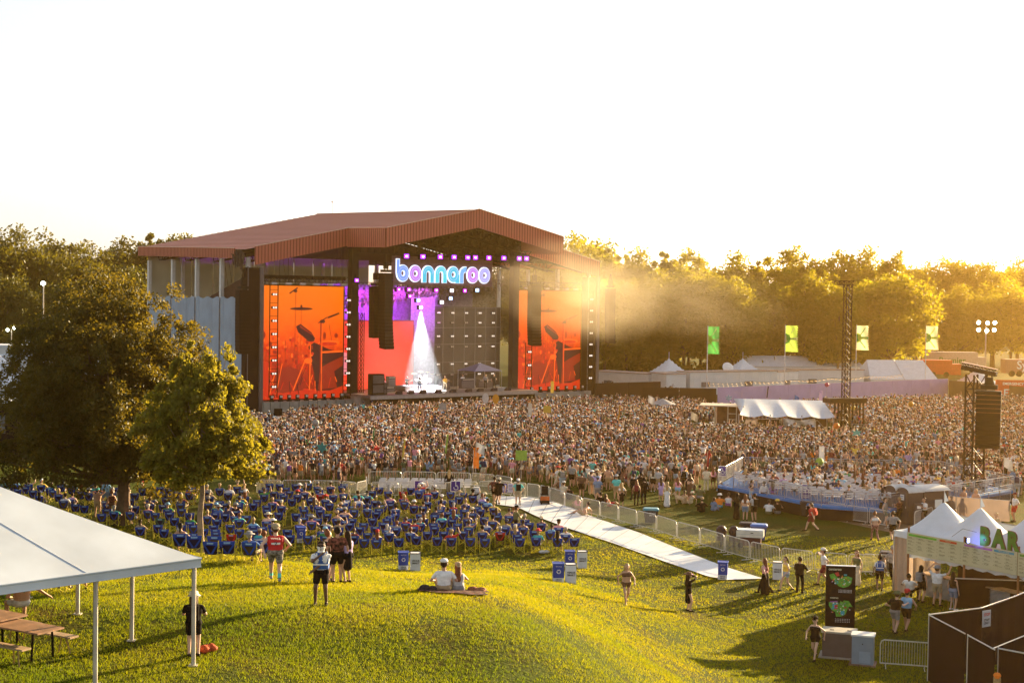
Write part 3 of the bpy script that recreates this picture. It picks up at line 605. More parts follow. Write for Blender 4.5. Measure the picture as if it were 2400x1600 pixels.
# band gear
def gear(name, s, t, d, mats, label, cat, z=2.2, **k):
    mb = MB(); d(mb); return tag(mb.build(name, mats, None, on_stage(s, t, z), (0, 0, ST_A)), label, cat)
ga = M('amp_black', (.05, .04, .045), .6, .2); gs = M('drum_shell', (.25, .18, .2), .3, .1); cy = M('cymbal_brass', (.6, .42, .16), .3, .05, metal=.8)
e = st_thing('drum_riser', 17.4, 1.5, 2.2, 'low drum riser with a pale front edge', 'riser')
mb = MB(); mb.b2((-2.8, -1.4, 0), (2.8, 1.6, .6), 0); mb.b2((-2.8, -1.43, 0), (2.8, -1.4, .56), 1); mb.build('riser_box', [ga, M('riser_front', (.42, .33, .33), .6, .1)], e)
e = st_thing('drum_kit', 18.5, 1.8, 2.8, 'drum kit with cymbals on the riser', 'drum kit')
mb = MB(); mb.rings([[(.45 * math.cos(q) , y, .5 + .45 * math.sin(q)) for q in (2 * math.pi * i / 14 for i in range(14))] for y in (-.3, .3)], 0); mb.build('bass_drum', gs, e)
for x, y, z, r, h in ((-.5, .1, .95, .22, .25), (.4, .1, .98, .24, .28), (-1.0, .2, .6, .22, .18), (1.1, .2, .3, .32, .5)): MB().lathe((x, y, z), [(r, 0), (r, h)], 0).build('drum', gs, e)
for x, z in ((-1.2, 1.45), (.9, 1.6), (-.2, 1.7), (1.6, 1.35)):
    mb = MB(); mb.tube((x, .4, 0), (x, .4, z), .03, 1); mb.lathe((x, .4, z), [(.34, 0), (.05, .06)], 0); mb.build('cymbal', [cy, steel], e)
def amp(w, h):
    def d(mb): mb.b2((-w / 2, -.3, 0), (w / 2, .3, h), 0); mb.b2((-w / 2 + .08, -.32, .1), (w / 2 - .08, -.3, h - .35), 1); mb.box((0, -.31, h - .15), (w * .8, .04, .12), 2)
    return d
AM = [ga, M('grille_cloth', (.12, .1, .11), .8, .1), M('amp_panel', (.4, .35, .3), .4, .1)]
gear('amplifier', 12.9, .8, amp(1.1, 1.9), AM, 'tall bass amplifier in front of the red video wall', 'amplifier')
gear('amplifier', 12.0, .0, amp(1.6, .7), AM, 'low wide amplifier case beside the tall one', 'amplifier')
gear('amplifier', 21.6, 1.6, amp(1.4, 1.2), AM, 'guitar amplifier beside the drum riser under the white beam', 'amplifier')
gear('amplifier', 25.5, 2, amp(2.2, 1.3), AM, 'wide dark flight case behind the guitarist', 'flight case')
for i, s in enumerate((10.8, 12.5, 14.3, 16.6, 18.8, 21.2, 23.0, 25.2, 27.4)):
    mb = MB(); mb.prism([(-.3, 0), (.3, 0), (.3, .15), (-.1, .42), (-.3, .42)], -.35, .35, 0, 'yz'); 
    tag(mb.build('monitor_wedge', ga, None, on_stage(s, -4.3, 2.2), (0, 0, ST_A)), 'black monitor wedge, %s along the stage front from the near side' % ordn[i], 'monitor', 'monitor wedges on the stage edge')
e = st_thing('canopy_tent', 28.6, 3.4, 2.2, 'small blue canopy over the monitor desk on stage', 'canopy')
mb = MB(); mb.add([(-2.3, -2, 2.2), (2.3, -2, 2.2), (2.3, 2, 2.2), (-2.3, 2, 2.2), (0, 0, 3.2)], [(0, 1, 4), (1, 2, 4), (2, 3, 4), (3, 0, 4)], 0); mb.build('canopy', M('blue_canopy', (.05, .07, .22), .7, .1), e)
for x in (-2.2, 2.2):
    for y in (-1.9, 1.9): MB().tube((x, y, 0), (x, y, 2.2), .04).build('leg', steel, e)
gear('equipment_rack', 28.8, 2.6, amp(2.4, 1.1), AM, 'dark desk and racks under the blue canopy', 'equipment')
# ---------------------------------------------------------------- trees
def crown_arrays(r_, n_cl, per, leaf, rx, rz, shell=.55, squash=.8, lump=.3, droop=0.0, clr=None, quad=True, low=None):
    """leaf faces gathered in clumps spread through an uneven ellipsoid of radii rx, rz centred on the origin"""
    g = np.random.default_rng(r_)
    d = g.normal(size=(n_cl, 3)); d /= np.linalg.norm(d, axis=1)[:, None]
    if low is not None: d[:, 2] = np.where(d[:, 2] < low, low + .3 * g.random(n_cl), d[:, 2])
    th = np.arctan2(d[:, 1], d[:, 0]); u = (shell + (1 - shell) * g.random(n_cl) ** .6) * (1 + lump * np.sin(3 * th + d[:, 2] * 4 + r_) * .5 + lump * .5 * np.sin(7 * th + 5 * d[:, 2] + r_ * 2) + lump * .35 * g.normal(size=n_cl))
    c = d * u[:, None] * np.array([rx, rx, rz]); cr = (clr or rx * .2) * (.6 + .8 * g.random(n_cl))
    n = n_cl * per; ci = np.repeat(np.arange(n_cl), per); o = g.normal(size=(n, 3)); o /= np.linalg.norm(o, axis=1)[:, None]; o *= (g.random(n) ** .45)[:, None]
    o[:, 2] *= squash; P = c[ci] + o * cr[ci][:, None]
    P[:, 2] -= droop * (np.hypot(P[:, 0], P[:, 1]) / rx) ** 2
    a = g.normal(size=(n, 3)); a /= np.linalg.norm(a, axis=1)[:, None]; b = np.cross(a, g.normal(size=(n, 3))); b /= np.linalg.norm(b, axis=1)[:, None]
    s = leaf * (.55 + .9 * g.random(n))[:, None]; a = a * s; b = b * s * .55
    V = np.stack([P - a, P - b * .9, P + a, P + b], 1).reshape(-1, 3)
    return V, np.arange(len(V)).reshape(-1, 4), c
def trunk_mb(h, r, tips, seed, fork=.35, m=0, top=.85):
    """tapered trunk with limbs that run to some clump centres"""
    q = random.Random(seed); mb = MB(); pts = []; n = 8
    for i in range(n + 1): pts.append(Vector((q.uniform(-1, 1) * .012 * h * i / n * 2, q.uniform(-1, 1) * .012 * h * i / n * 2, top * h * i / n)))
    rr = lambda i: r * (1.35 if i == 0 else 1.0) * (1 - .85 * i / n)
    for i in range(n): mb.tube(pts[i], pts[i + 1], rr(i), m, 8, rr(i + 1))
    for t in tips:
        k = q.uniform(fork, .95) * min(1, (t[2] / (top * h)) * .8 + .1); k = max(fork, min(.95, k)); i = min(n - 1, int(k * n)); p = pts[i].lerp(pts[i + 1], k * n - i)
        t = Vector(t); mid = p.lerp(t, .5) + Vector((0, 0, -.08 * (t - p).length)); r0 = rr(i) * .5
        mb.tube(p, mid, r0, m, 5, r0 * .6); mb.tube(mid, t, r0 * .6, m, 4, r0 * .15)
    return mb
bark = M('bark', (.10, .065, .045), .9, .3, 3, bump=.4); bark_l = M('pale_bark', (.24, .18, .13), .85, .3, 4, bump=.3)
L_far = leaf_mat('leaf_treeline', (.045, .068, .006), (.10, .11, .008), (.50, .42, .01), .62, .35)
L_wood = leaf_mat('leaf_wood', (.030, .045, .006), (.06, .065, .008), (.22, .18, .01), .42, .35)
L_gold = leaf_mat('leaf_bronze', (.032, .040, .006), (.06, .058, .008), (.32, .22, .01), .45, .4)
L_green = leaf_mat('leaf_bright', (.07, .085, .008), (.12, .12, .012), (.44, .36, .02), .52, .8)
# the two near trees
def near_tree(name, foot, H, cz, rx, rz, n_cl, per, leaf, lm, bm, tr, label, seed, clr, droop, extra=None, fork=.3, lump=.3, low=None):
    z0 = gz(foot[0], foot[1]); e = empty(name, (foot[0], foot[1], z0 - .1), 0, label, 'tree')
    V, Fq, c = crown_arrays(seed, n_cl, per, leaf, rx, rz, .35, .8, lump, droop, clr, low=low)
    V = V + np.array([0, 0, cz]); c = c + np.array([0, 0, cz])
    if extra is not None: V, Fq, c = extra(V, Fq, c)
    link('crown', fast_mesh('crown', V, Fq, lm), e)
    k = [tuple(p) for p in c[::max(1, len(c) // 110)]]
    trunk_mb(H, tr, k, seed, fork, top=.82).build('trunk', bm, e)
    return e
def taper(V, Fq, c):
    def f(P):
        k = np.clip((P[:, 2] - 6.0) / 10.0, 0, 1); s = 1 - .18 * k ** 1.5; P = P.copy(); P[:, 0] *= s; P[:, 1] *= s
        return P
    V = f(V); c = f(c); V[:, 0] -= 1.2; c[:, 0] -= 1.2; return V, Fq, c
def cone(V, Fq, c):
    def f(P):
        k = np.clip((P[:, 2] - 3.6) / 5.0, 0, 1); s = 1.05 - .42 * k; P = P.copy(); P[:, 0] *= s; P[:, 1] *= s
        return P
    return f(V), Fq, f(c)
g1 = on_g(288, 1228)
near_tree('oak_tree', (g1.x, g1.y), 14.6, 7.9, 6.3, 6.6, 1300, 140, .105, L_gold, bark, .42, 'large dark bronze tree with feathery twigs in front of the stage side', 5, .66, .9, taper, .22, .19, low=-.75)
near_tree('maple_tree', (-12.1, 55.6), 8.2, 5.25, 2.5, 3.0, 330, 120, .095, L_green, bark_l, .14, 'smaller bright green tree with a bare grey trunk on the mound', 9, .36, .3, cone, .48, .2, low=-.7)
# tree line: crown kinds shared by copies
KIN = []
for i, (rx, rz, lump, cl) in enumerate([(5.2, 7.5, .30, 1.7), (6.5, 6.5, .28, 2.0), (4.2, 9.0, .30, 1.4), (3.0, 9.5, .25, 1.1), (7.0, 8.0, .34, 2.0), (5.5, 8.5, .32, 1.6)]):
    V, Fq, c = crown_arrays(40 + i, 210, 95, .27, rx, rz, .4, .85, lump, .8, cl * .85)
    hh = rz * 2 + 5.5; V[:, 2] += hh - rz; c[:, 2] += hh - rz
    KIN.append((fast_mesh('crown', V, Fq, L_far), trunk_mb(hh, .34, [tuple(p) for p in c[::6]], i, .3).mesh('trunk', bark), hh))
KNAME = ['rounded broad tree', 'wide domed tree', 'tall oval tree', 'slender pointed tree', 'huge spreading tree', 'tall bushy tree']
used_lab = set(); tree_log = []
def far_tree(u, vtop, y, k, where, sx=1.0):
    p = at_y(u, vtop, y); me_c, me_t, hh = KIN[k]; s = (p.z + rnd.uniform(-.5, .5)) / (hh + .6)
    tree_log.append((u, y, k, s, where, sx, p))
rr_ = random.Random(21)
prof_r = [(1330, 548), (1390, 552), (1450, 590), (1500, 592), (1560, 590), (1620, 588), (1665, 620), (1720, 598), (1780, 600), (1850, 582), (1910, 590), (1970, 584), (2030, 584), (2090, 590), (2150, 618), (2200, 598), (2260, 604), (2330, 606), (2390, 612), (2450, 610)]
for i, (u, v) in enumerate(prof_r): far_tree(u, v, rr_.uniform(262, 285) if u < 2120 else rr_.uniform(330, 365), [4, 1, 3, 0, 3, 5, 1, 0, 3, 5, 2, 5, 0, 2, 1, 4, 1, 4, 0, 1][i], 'far behind the trailers')
for i in range(19):
    u = 1345 + i * 42 + rr_.uniform(-10, 10); far_tree(u, 640 + rr_.uniform(-18, 30) + (20 if u > 2100 else 0), rr_.uniform(235, 258), rr_.choice((0, 1, 2, 5, 0)), 'close behind the trailers', 1.1)
for i in range(9): far_tree(2080 + i * 42, 668 + rr_.uniform(-14, 20), rr_.uniform(300, 322), rr_.choice((0, 1, 4)), 'behind the trucks', 1.15)
for u, v, y, k in [(-30, 530, 240, 4), (30, 536, 245, 4), (95, 575, 270, 1), (140, 552, 262, 1), (195, 560, 270, 4), (250, 575, 275, 5), (300, 556, 290, 0), (350, 550, 280, 3), (400, 548, 262, 5), (445, 545, 300, 5), (480, 560, 305, 1), (530, 575, 300, 0), (20, 640, 225, 1), (80, 690, 215, 0), (160, 650, 222, 1), (235, 625, 228, 0), (300, 610, 232, 1), (370, 590, 240, 0), (440, 615, 250, 5), (505, 620, 255, 1), (570, 610, 262, 0), (630, 620, 275, 5), (60, 760, 205, 1), (200, 730, 205, 1), (640, 640, 300, 4), (720, 650, 305, 0), (800, 650, 310, 1), (900, 640, 300, 5), (960, 640, 305, 4), (1030, 625, 300, 1), (1090, 630, 305, 5), (1150, 610, 300, 4), (1210, 600, 300, 5), (1270, 590, 300, 4), (1300, 640, 270, 1), (1240, 650, 275, 0)]:
    far_tree(u, v, y, k, 'in the wood left of the stage')
# unseen trees added out of the frame to throw shade on the lawn
OFF = [(40, 71, 10.5), (48, 84, 12), (57, 96, 12), (67, 111, 14), (75, 125, 15), (85, 140, 16)]
tree_log.sort(key=lambda q: (q[4], q[0]))
cnt = {}
for n, (u, y, k, s, where, sx, p) in enumerate(tree_log):
    cnt.setdefault((where, k), []).append(n)
for n, (u, y, k, s, where, sx, p) in enumerate(tree_log):
    me_c, me_t, hh = KIN[k]; L_ = cnt[(where, k)]; i = L_.index(n)
    o = '' if len(L_) == 1 else ', %s such from the stage' % (ordn[i] if 'trailers' in where or 'trucks' in where else ordn[len(L_) - 1 - i])
    e = empty('broadleaf_tree', (p.x, p.y, float(gz_far(np.float64(p.x), np.float64(p.y))) - .3), rr_.uniform(0, 6.28), KNAME[k] + ' ' + where + o, 'tree', 'trees of the wood around the field')
    e.scale = (s * sx, s * sx, s); cw_ = link('crown', me_c, e); link('trunk', me_t, e)
    if 'wood' in where: cw_.material_slots[0].link = 'OBJECT'; cw_.material_slots[0].material = L_wood
for i, (x, y, h) in enumerate(OFF):
    me_c, me_t, hh = KIN[(0, 5, 1, 4, 0, 5)[i]]; e = empty('broadleaf_tree', (x, y, -.1), i * 1.3, 'shade tree added out of view right of the bar, %s from the bar' % ordn[i], 'tree', 'added shade trees beside the bar field'); e.scale = (h / hh,) * 3; link('crown', me_c, e); link('trunk', me_t, e)
# undergrowth below the wood
def hedge(u0, u1, y, h, label):
    g = np.random.default_rng(int(y)); n = 16000; a = at_z(u0, 880, 0); X0 = (u0 - 1200) / FPX * y; X1 = (u1 - 1200) / FPX * y
    P = np.stack([X0 + (X1 - X0) * g.random(n), y + g.normal(0, 2.2, n), (g.random(n) ** .8) * h], 1); P[:, 2] *= .7 + .4 * np.sin(P[:, 0] * .35) 
    P[:, 2] += gz_far(P[:, 0], P[:, 1])
    a = g.normal(size=(n, 3)); a /= np.linalg.norm(a, axis=1)[:, None]; b = np.cross(a, g.normal(size=(n, 3))); b /= np.linalg.norm(b, axis=1)[:, None]
    V = np.stack([P - a * .5, P - b * .3, P + a * .5, P + b * .3], 1).reshape(-1, 3)
    tag(link('undergrowth', fast_mesh('undergrowth', V, np.arange(len(V)).reshape(-1, 4), L_far)), label, kind='stuff')
hedge(1320, 2120, 246, 7.5, 'dense undergrowth below the tree line behind the trailers'); hedge(-60, 640, 212, 6, 'dense undergrowth below the wood beyond the stage side')
# ---------------------------------------------------------------- people
def ik(a, b, l1, l2, hint):
    a = np.array(a, float); b = np.array(b, float); d = b - a; L = np.linalg.norm(d); 
    if L > (l1 + l2) * .995: b = a + d / L * (l1 + l2) * .995; d = b - a; L = np.linalg.norm(d)
    d /= L; k = (l1 * l1 - l2 * l2 + L * L) / (2 * L); h = math.sqrt(max(l1 * l1 - k * k, 0)); n = np.array(hint, float); n -= d * n.dot(d); n /= max(np.linalg.norm(n), 1e-6)
    return a + d * k + n * h, b
POSES = {  # hip, chest offset from hip (x, y), feet, hands, head tilt; facing +y
 'stand': dict(hip=(0, 0, .93), lean=(0, .02), f=((-.10, 0, .08), (.10, .03, .08)), h=((-.27, .05, .84), (.27, .05, .84))),
 'stand2': dict(hip=(.03, 0, .92), lean=(-.03, .0), f=((-.14, .06, .08), (.09, -.02, .08)), h=((-.24, .18, 1.02), (.29, .0, .85))),
 'arms_folded': dict(hip=(0, 0, .93), lean=(0, -.01), f=((-.11, 0, .08), (.11, .02, .08)), h=((.10, .24, 1.18), (-.10, .26, 1.12))),
 'phone': dict(hip=(0, 0, .93), lean=(0, .03), f=((-.10, 0, .08), (.11, .05, .08)), h=((-.06, .30, 1.25), (.07, .30, 1.24))),
 'cam_up': dict(hip=(0, 0, .93), lean=(0, .0), f=((-.12, 0, .08), (.11, .04, .08)), h=((-.09, .28, 1.58), (.10, .28, 1.58))),
 'arm_up': dict(hip=(0, 0, .93), lean=(.02, .0), f=((-.12, 0, .08), (.11, .02, .08)), h=((-.27, .06, .85), (.30, .12, 2.0))),
 'arms_up': dict(hip=(0, 0, .93), lean=(0, -.01), f=((-.12, 0, .08), (.11, .02, .08)), h=((-.33, .1, 1.88), (.36, .12, 1.92))),
 'hands_head': dict(hip=(0, 0, .93), lean=(0, -.02), f=((-.12, 0, .08), (.12, .02, .08)), h=((-.16, .02, 1.80), (.46, .12, 1.70))),
 'walk': dict(hip=(0, 0, .91), lean=(0, .05), f=((-.08, .30, .09), (.08, -.34, .17)), h=((-.27, -.20, .92), (.27, .24, .95))),
 'walk2': dict(hip=(0, 0, .91), lean=(0, .04), f=((-.08, -.30, .15), (.08, .26, .09)), h=((-.28, .22, .93), (.28, -.16, .90))),
 'walk_mouth': dict(hip=(0, 0, .91), lean=(0, .04), f=((-.09, .26, .09), (.09, -.24, .13)), h=((-.42, -.05, .98), (.06, .22, 1.46))),
 'chin': dict(hip=(0, 0, .93), lean=(0, .02), f=((-.13, .02, .08), (.13, .03, .08)), h=((.20, .22, .96), (-.02, .24, 1.44))),
 'hug': dict(hip=(0, 0, .92), lean=(.05, .03), f=((-.10, .16, .08), (.10, -.18, .11)), h=((-.20, .16, 1.05), (.42, .10, 1.30))),
 'sit_chair': dict(hip=(0, .02, .46), lean=(0, -.17), f=((-.14, .50, .08), (.15, .47, .08)), h=((-.27, .24, .64), (.27, .26, .64)), sit=1),
 'sit_lean': dict(hip=(0, .04, .46), lean=(.05, .06), f=((-.18, .46, .08), (.12, .56, .08)), h=((-.10, .42, .62), (.18, .40, .62)), sit=1),
 'sit_wave': dict(hip=(0, .02, .46), lean=(0, -.15), f=((-.14, .50, .08), (.15, .60, .08)), h=((-.27, .24, .64), (.33, .02, 1.28)), sit=1),
 'sit_ground': dict(hip=(0, 0, .13), lean=(0, .06), f=((-.15, .50, .08), (.16, .46, .08)), h=((-.18, .40, .40), (.18, .38, .42)), sit=1),
 'sit_cross': dict(hip=(0, 0, .13), lean=(0, .05), f=((.12, .34, .07), (-.12, .38, .07)), h=((-.20, .28, .28), (.20, .28, .28)), sit=1, knees=1),
 'sit_lean_back': dict(hip=(0, 0, .13), lean=(.0, -.22), f=((-.12, .78, .08), (.14, .72, .08)), h=((-.24, -.38, .06), (.26, -.34, .06)), sit=1),
 'bench': dict(hip=(0, 0, .55), lean=(0, -.05), f=((-.16, .42, .08), (.2, .36, .08)), h=((-.18, .2, .68), (.66, -.02, .62)), sit=1),
 'lie': dict(hip=(0, 0, .13), lean=(0, -.46), f=((-.12, .8, .08), (.14, .78, .08)), h=((-.3, -.2, .1), (.3, -.2, .1)), sit=1, lie=1),
 'guitar': dict(hip=(0, 0, .92), lean=(0, .02), f=((-.16, .05, .08), (.16, -.05, .08)), h=((-.42, .25, 1.18), (.14, .22, 1.02))),
 'sing': dict(hip=(0, 0, .92), lean=(0, .02), f=((-.13, .05, .08), (.13, -.08, .08)), h=((.02, .20, 1.50), (.34, .05, 1.15))),
 'crouch_walk': dict(hip=(0, 0, .80), lean=(0, .18), f=((-.10, .34, .08), (.10, -.42, .14)), h=((-.26, .2, .8), (.26, .1, .78))),
}
SK, TP, BT, HR, SH, AC = range(6)
def prims(pose, cut, fem=False, hero=False):
    P = POSES[pose]; hip = np.array(P['hip'], float); lx, ly = P['lean']; sit = P.get('sit')
    tl = .50; dz = math.sqrt(max(tl * tl - lx * lx - ly * ly, .02)); ch = hip + (lx, ly, dz)       # neck base
    out = []
    def c(a, b, ra, rb, t): out.append((np.array(a, float), np.array(b, float), ra, rb, t))
    sw = .165 if fem else .185; hw = .095 if fem else .085
    lerp = lambda k: hip + (ch - hip) * k
    X = np.array((1., 0, 0))
    top = TP if cut['top'] != 'bare' else SK; bik = cut['top'] == 'bikini'
    prof = [(0, hw, .118, BT), (.11, .075, .114, BT if not bik else SK), (.22, .062, .108 if fem else .120, SK if bik else top), (.34, .062, .104 if fem else .119, SK if bik else top), (.46, .068, .102 if fem else .120, SK if bik else top), (.57, .078, .108 if fem else .124, SK if bik else top), (.68, .088, .112 if fem else .126, top), (.77, .10, .100 if fem else .112, top), (.87, sw - .05, .076, SK if bik or cut['top'] in ('bare', 'tank') and fem else top)]
    for k_, w_, r_, t_ in prof: c(lerp(k_) - X * w_, lerp(k_) + X * w_, r_, r_, t_)
    if fem and hero:
        f = np.array((0, .07, 0)); c(lerp(.70) - X * .07 + f, lerp(.70) - X * .06 + f, .062, .06, top); c(lerp(.70) + X * .06 + f, lerp(.70) + X * .07 + f, .06, .062, top)
    hd = ch + np.array((lx * .15, ly * .25 + .015, .20)); 
    c(ch - (0, 0, .03), ch + (0, .012, .10), .058, .052, SK)
    c(hd + (0, -.012, .035), hd + (0, .012, -.03), .098, .082, SK)
    if hero: c(hd + (0, .06, -.055), hd + (0, .07, -.065), .04, .035, SK); c(hd + (0, .095, .015), hd + (0, .112, -.012), .014, .018, SK); c(hd + (0, .088, -.05), hd + (0, .09, -.05), .012, .012, AC)
    if hero:
        for s in (-1, 1): c(hd + (s * .036, .086, .02), hd + (s * .038, .086, .02), .014, .014, HR); c(hd + (s * .09, 0, .01), hd + (s * .093, -.008, -.02), .02, .018, SK)
    h = cut.get('hair', 'short')
    if h != 'bald': c(hd + (0, -.03, .055), hd + (0, -.038, .0), .098, .088, HR)
    if h == 'long': c(hd + (0, -.055, .02), ch + (ly * 0, -.10, -.20), .088, .075, HR); c(hd + (-.05, -.03, 0), ch + (-.06, -.07, -.08), .06, .045, HR); c(hd + (.05, -.03, 0), ch + (.06, -.07, -.08), .06, .045, HR)
    if h == 'tail': c(hd + (0, -.10, .04), ch + (0, -.16, -.02), .045, .03, HR)
    if h == 'bun': c(hd + (0, -.05, .15), hd + (0, -.06, .16), .05, .05, HR)
    if h == 'afro': c(hd + (0, -.03, .05), hd + (0, -.02, .07), .135, .135, HR)
    # legs
    for s, f in zip((-1, 1), P['f']):
        a = hip + X * s * hw; f = np.array(f, float); kh = (s * (1.4 if P.get('knees') else .12), .5 if not sit else .35, 1.0 if sit else 0)
        if not sit: kh = (s * .1, 1, 0)
        if P.get('lie'): kh = (s * .3, 0, 1)
        k, f2 = ik(a, f, .44, .43, kh)
        leg = cut['leg']; lt = {'shorts': (BT, .62, SK), 'mini': (BT, .3, SK), 'pants': (BT, 1, BT), 'skirt': (SK, 0, SK), 'dress': (SK, 0, SK), 'longskirt': (BT, 1, BT)}[leg]
        wd = 1.12 if leg == 'shorts' else 1.0; thin = .92 if fem else 1.0
        if lt[1] in (0, 1): c(a, k, .088 * thin, .062 * thin, lt[0])
        else: m = a + (k - a) * lt[1]; c(a, m, .092 * wd, .078 * wd, lt[0]); c(m, k, .068 * thin, .058 * thin, lt[2])
        c(k, f2, (.062 if lt[2] == BT else .056) * thin, (.055 if lt[2] == BT else .036) * thin, lt[2])
        tz = f2 + np.array((s * .02, .17, -.045)) if not sit else f2 + np.array((s * .03, .17, .0 if P.get('lie') else -.03))
        c(f2 + (0, -.03, -.03), tz, .045, .034, SH)
    if cut['leg'] in ('skirt', 'dress', 'longskirt') and not sit:
        L = {'skirt': .36, 'dress': .42, 'longskirt': .78}[cut['leg']]; c(hip + (0, 0, .08), hip - (0, 0, L), .13, .15 if L < .5 else .22, BT)
    elif cut['leg'] in ('skirt', 'dress', 'longskirt'):
        c(hip + (0, .05, .02), hip + (0, .34, .03), .14, .15, BT)
    if cut['leg'] in ('dress', 'longskirt') and cut['top'] == 'dress': pass
    # arms
    for s, hnd in zip((-1, 1), P['h']):
        a = lerp(.87) + X * s * sw; el, w = ik(a, np.array(hnd, float), .28, .27, (s * .7, -.55, -.35)); ar = .82 if fem else 1.0
        sl = {'tee': .55, 'long': 1.0, 'tank': 0, 'bare': 0, 'bikini': 0, 'dress': 0, 'jersey': 0}[cut['top']]
        if sl == 1: c(a, el, .056, .05, TP); c(el, w, .048, .04, TP)
        elif sl: m = a + (el - a) * sl; c(a, m, .062 * ar, .058 * ar, TP); c(m, el, .046 * ar, .04 * ar, SK); c(el, w, .040 * ar, .028 * ar, SK)
        else: c(a, el, .052 * ar, .04 * ar, SK); c(el, w, .040 * ar, .028 * ar, SK)
        d = (w - el) / np.linalg.norm(w - el); q = w + d * .055
        c(w, q, .03 * ar, .034 * ar, SK)
        if hero:
            n = np.cross(d, (0, 0, 1)); n = n / max(np.linalg.norm(n), .3); cu = np.cross(n, d) * -.02
            for i, (o, L) in enumerate(((-.027, .07), (-.009, .085), (.009, .08), (.027, .062))):
                p0 = q + n * o + d * .01; p1 = p0 + d * L * .5; p2 = p1 + d * L * .45 + cu * (1 + .2 * i); c(p0, p1, .0095, .009, SK); c(p1, p2, .009, .008, SK)
            th = w + d * .02 - n * .03; c(th, th + d * .045 - n * .03, .012, .010, SK)
        else: c(q, q + d * .06, .032 * ar, .018 * ar, SK)
    return out, hd, ch, hip
def cap_rings(a, b, ra, rb, n, k):
    d = b - a; L = np.linalg.norm(d); d = d / L if L > 1e-6 else np.array((0, 0, 1.)); u = np.cross(d, (0, 0, 1) if abs(d[2]) < .9 else (1, 0, 0)); u /= np.linalg.norm(u); w = np.cross(d, u); rs = []
    for (c, r, sg) in ((a, ra, -1), (b, rb, 1)):
        ang = [math.pi / 2 * i / k for i in range(k)]
        for t in (reversed(ang) if sg < 0 else ang):
            q = r * math.cos(t); z = sg * r * math.sin(t)
            rs.append([tuple(c + d * z + q * (math.cos(2 * math.pi * i / n) * u + math.sin(2 * math.pi * i / n) * w)) for i in range(n)])
    return rs, a - d * ra, b + d * rb
def cap_add(mb, a, b, ra, rb, m, n=8, k=3):
    rs, p, q = cap_rings(a, b, ra, rb, n, k); mb.rings(rs, m, False); N0 = len(mb.v) - len(rs) * n
    mb.v.append(tuple(p)); mb.v.append(tuple(q)); i0 = len(mb.v) - 2
    for i in range(n): mb.f.append((N0 + (i + 1) % n, N0 + i, i0)); mb.f.append((N0 + (len(rs) - 1) * n + i, N0 + (len(rs) - 1) * n + (i + 1) % n, i0 + 1)); mb.m += [m, m]
BODY = {}; work = bpy.data.scenes.new('workshop')
DEF = [M('skin_default', (.45, .26, .18), .6, 0)] * 6
def body_mesh(pose, top, leg, hair, fem, hero):
    key = (pose, top, leg, hair, fem, hero)
    if key in BODY: return BODY[key]
    pr, hd, ch, hip = prims(pose, dict(top=top, leg=leg, hair=hair), fem, hero); mb = MB()
    for a, b, ra, rb, t in pr: cap_add(mb, a, b, ra, rb, 0, 10, 3)
    me = mb.mesh('raw', DEF[:1]); o = bpy.data.objects.new('raw', me); work.collection.objects.link(o)
    m = o.modifiers.new('r', 'REMESH'); m.mode = 'VOXEL'; m.voxel_size = .0125 if hero else .03
    s = o.modifiers.new('s', 'SMOOTH'); s.factor = .5; s.iterations = 5 if hero else 2
    work.view_layers[0].update(); dg = work.view_layers[0].depsgraph; src = o.evaluated_get(dg).to_mesh()
    nv = len(src.vertices); V = np.empty(nv * 3, np.float32); src.vertices.foreach_get('co', V); V = V.reshape(-1, 3); Fq = [tuple(p.vertices) for p in src.polygons]
    bpy.data.objects.remove(o); bpy.data.meshes.remove(me)
    me = bpy.data.meshes.new('person'); me.from_pydata([tuple(p) for p in V], [], Fq)
    for q in DEF: me.materials.append(q)
    C = np.array([V[list(f)].mean(0) for f in Fq]); best = np.full(len(C), 9.); tg = np.zeros(len(C), np.int32)
    for a, b, ra, rb, t in pr:
        d = b - a; L2 = max(d.dot(d), 1e-9); k = np.clip(((C - a) @ d) / L2, 0, 1); D = np.linalg.norm(C - (a + k[:, None] * d), axis=1) - (ra + (rb - ra) * k) - (.004 if t in (HR, BT, TP, AC) else 0)
        u = D < best; best[u] = D[u]; tg[u] = t
    me.polygons.foreach_set('material_index', tg); me.polygons.foreach_set('use_smooth', np.ones(len(C), bool)); me.update()
    BODY[key] = (me, hd, ch, hip); return BODY[key]
PAL = {'white': (.72, .72, .74), 'black': (.008, .007, .008), 'grey': (.24, .24, .25), 'light grey': (.45, .45, .46), 'navy': (.025, .035, .10), 'blue': (.05, .14, .42), 'sky blue': (.22, .45, .68), 'teal': (.04, .36, .38),
       'turquoise': (.10, .55, .52), 'green': (.04, .26, .08), 'olive': (.13, .14, .06), 'lime': (.40, .62, .10), 'yellow': (.80, .58, .10), 'orange': (.85, .24, .03), 'red': (.52, .03, .03), 'maroon': (.18, .02, .03),
       'pink': (.75, .32, .40), 'hot pink': (.75, .08, .25), 'lavender': (.45, .34, .62), 'purple': (.20, .07, .32), 'tan': (.42, .30, .18), 'cream': (.66, .58, .44), 'brown': (.14, .07, .04), 'denim': (.16, .24, .38), 'pale denim': (.36, .46, .58), 'khaki': (.36, .29, .19), 'peach': (.75, .45, .33), 'gold': (.72, .36, .04)}
SKINS = [(.52, .30, .20), (.46, .25, .16), (.58, .36, .26), (.38, .20, .12), (.12, .06, .035), (.24, .12, .07)]
HAIRS = {'black hair': (.012, .01, .01), 'brown hair': (.06, .03, .018), 'dark hair': (.03, .018, .012), 'blonde hair': (.42, .27, .12), 'auburn hair': (.16, .05, .02), 'grey hair': (.35, .33, .31)}
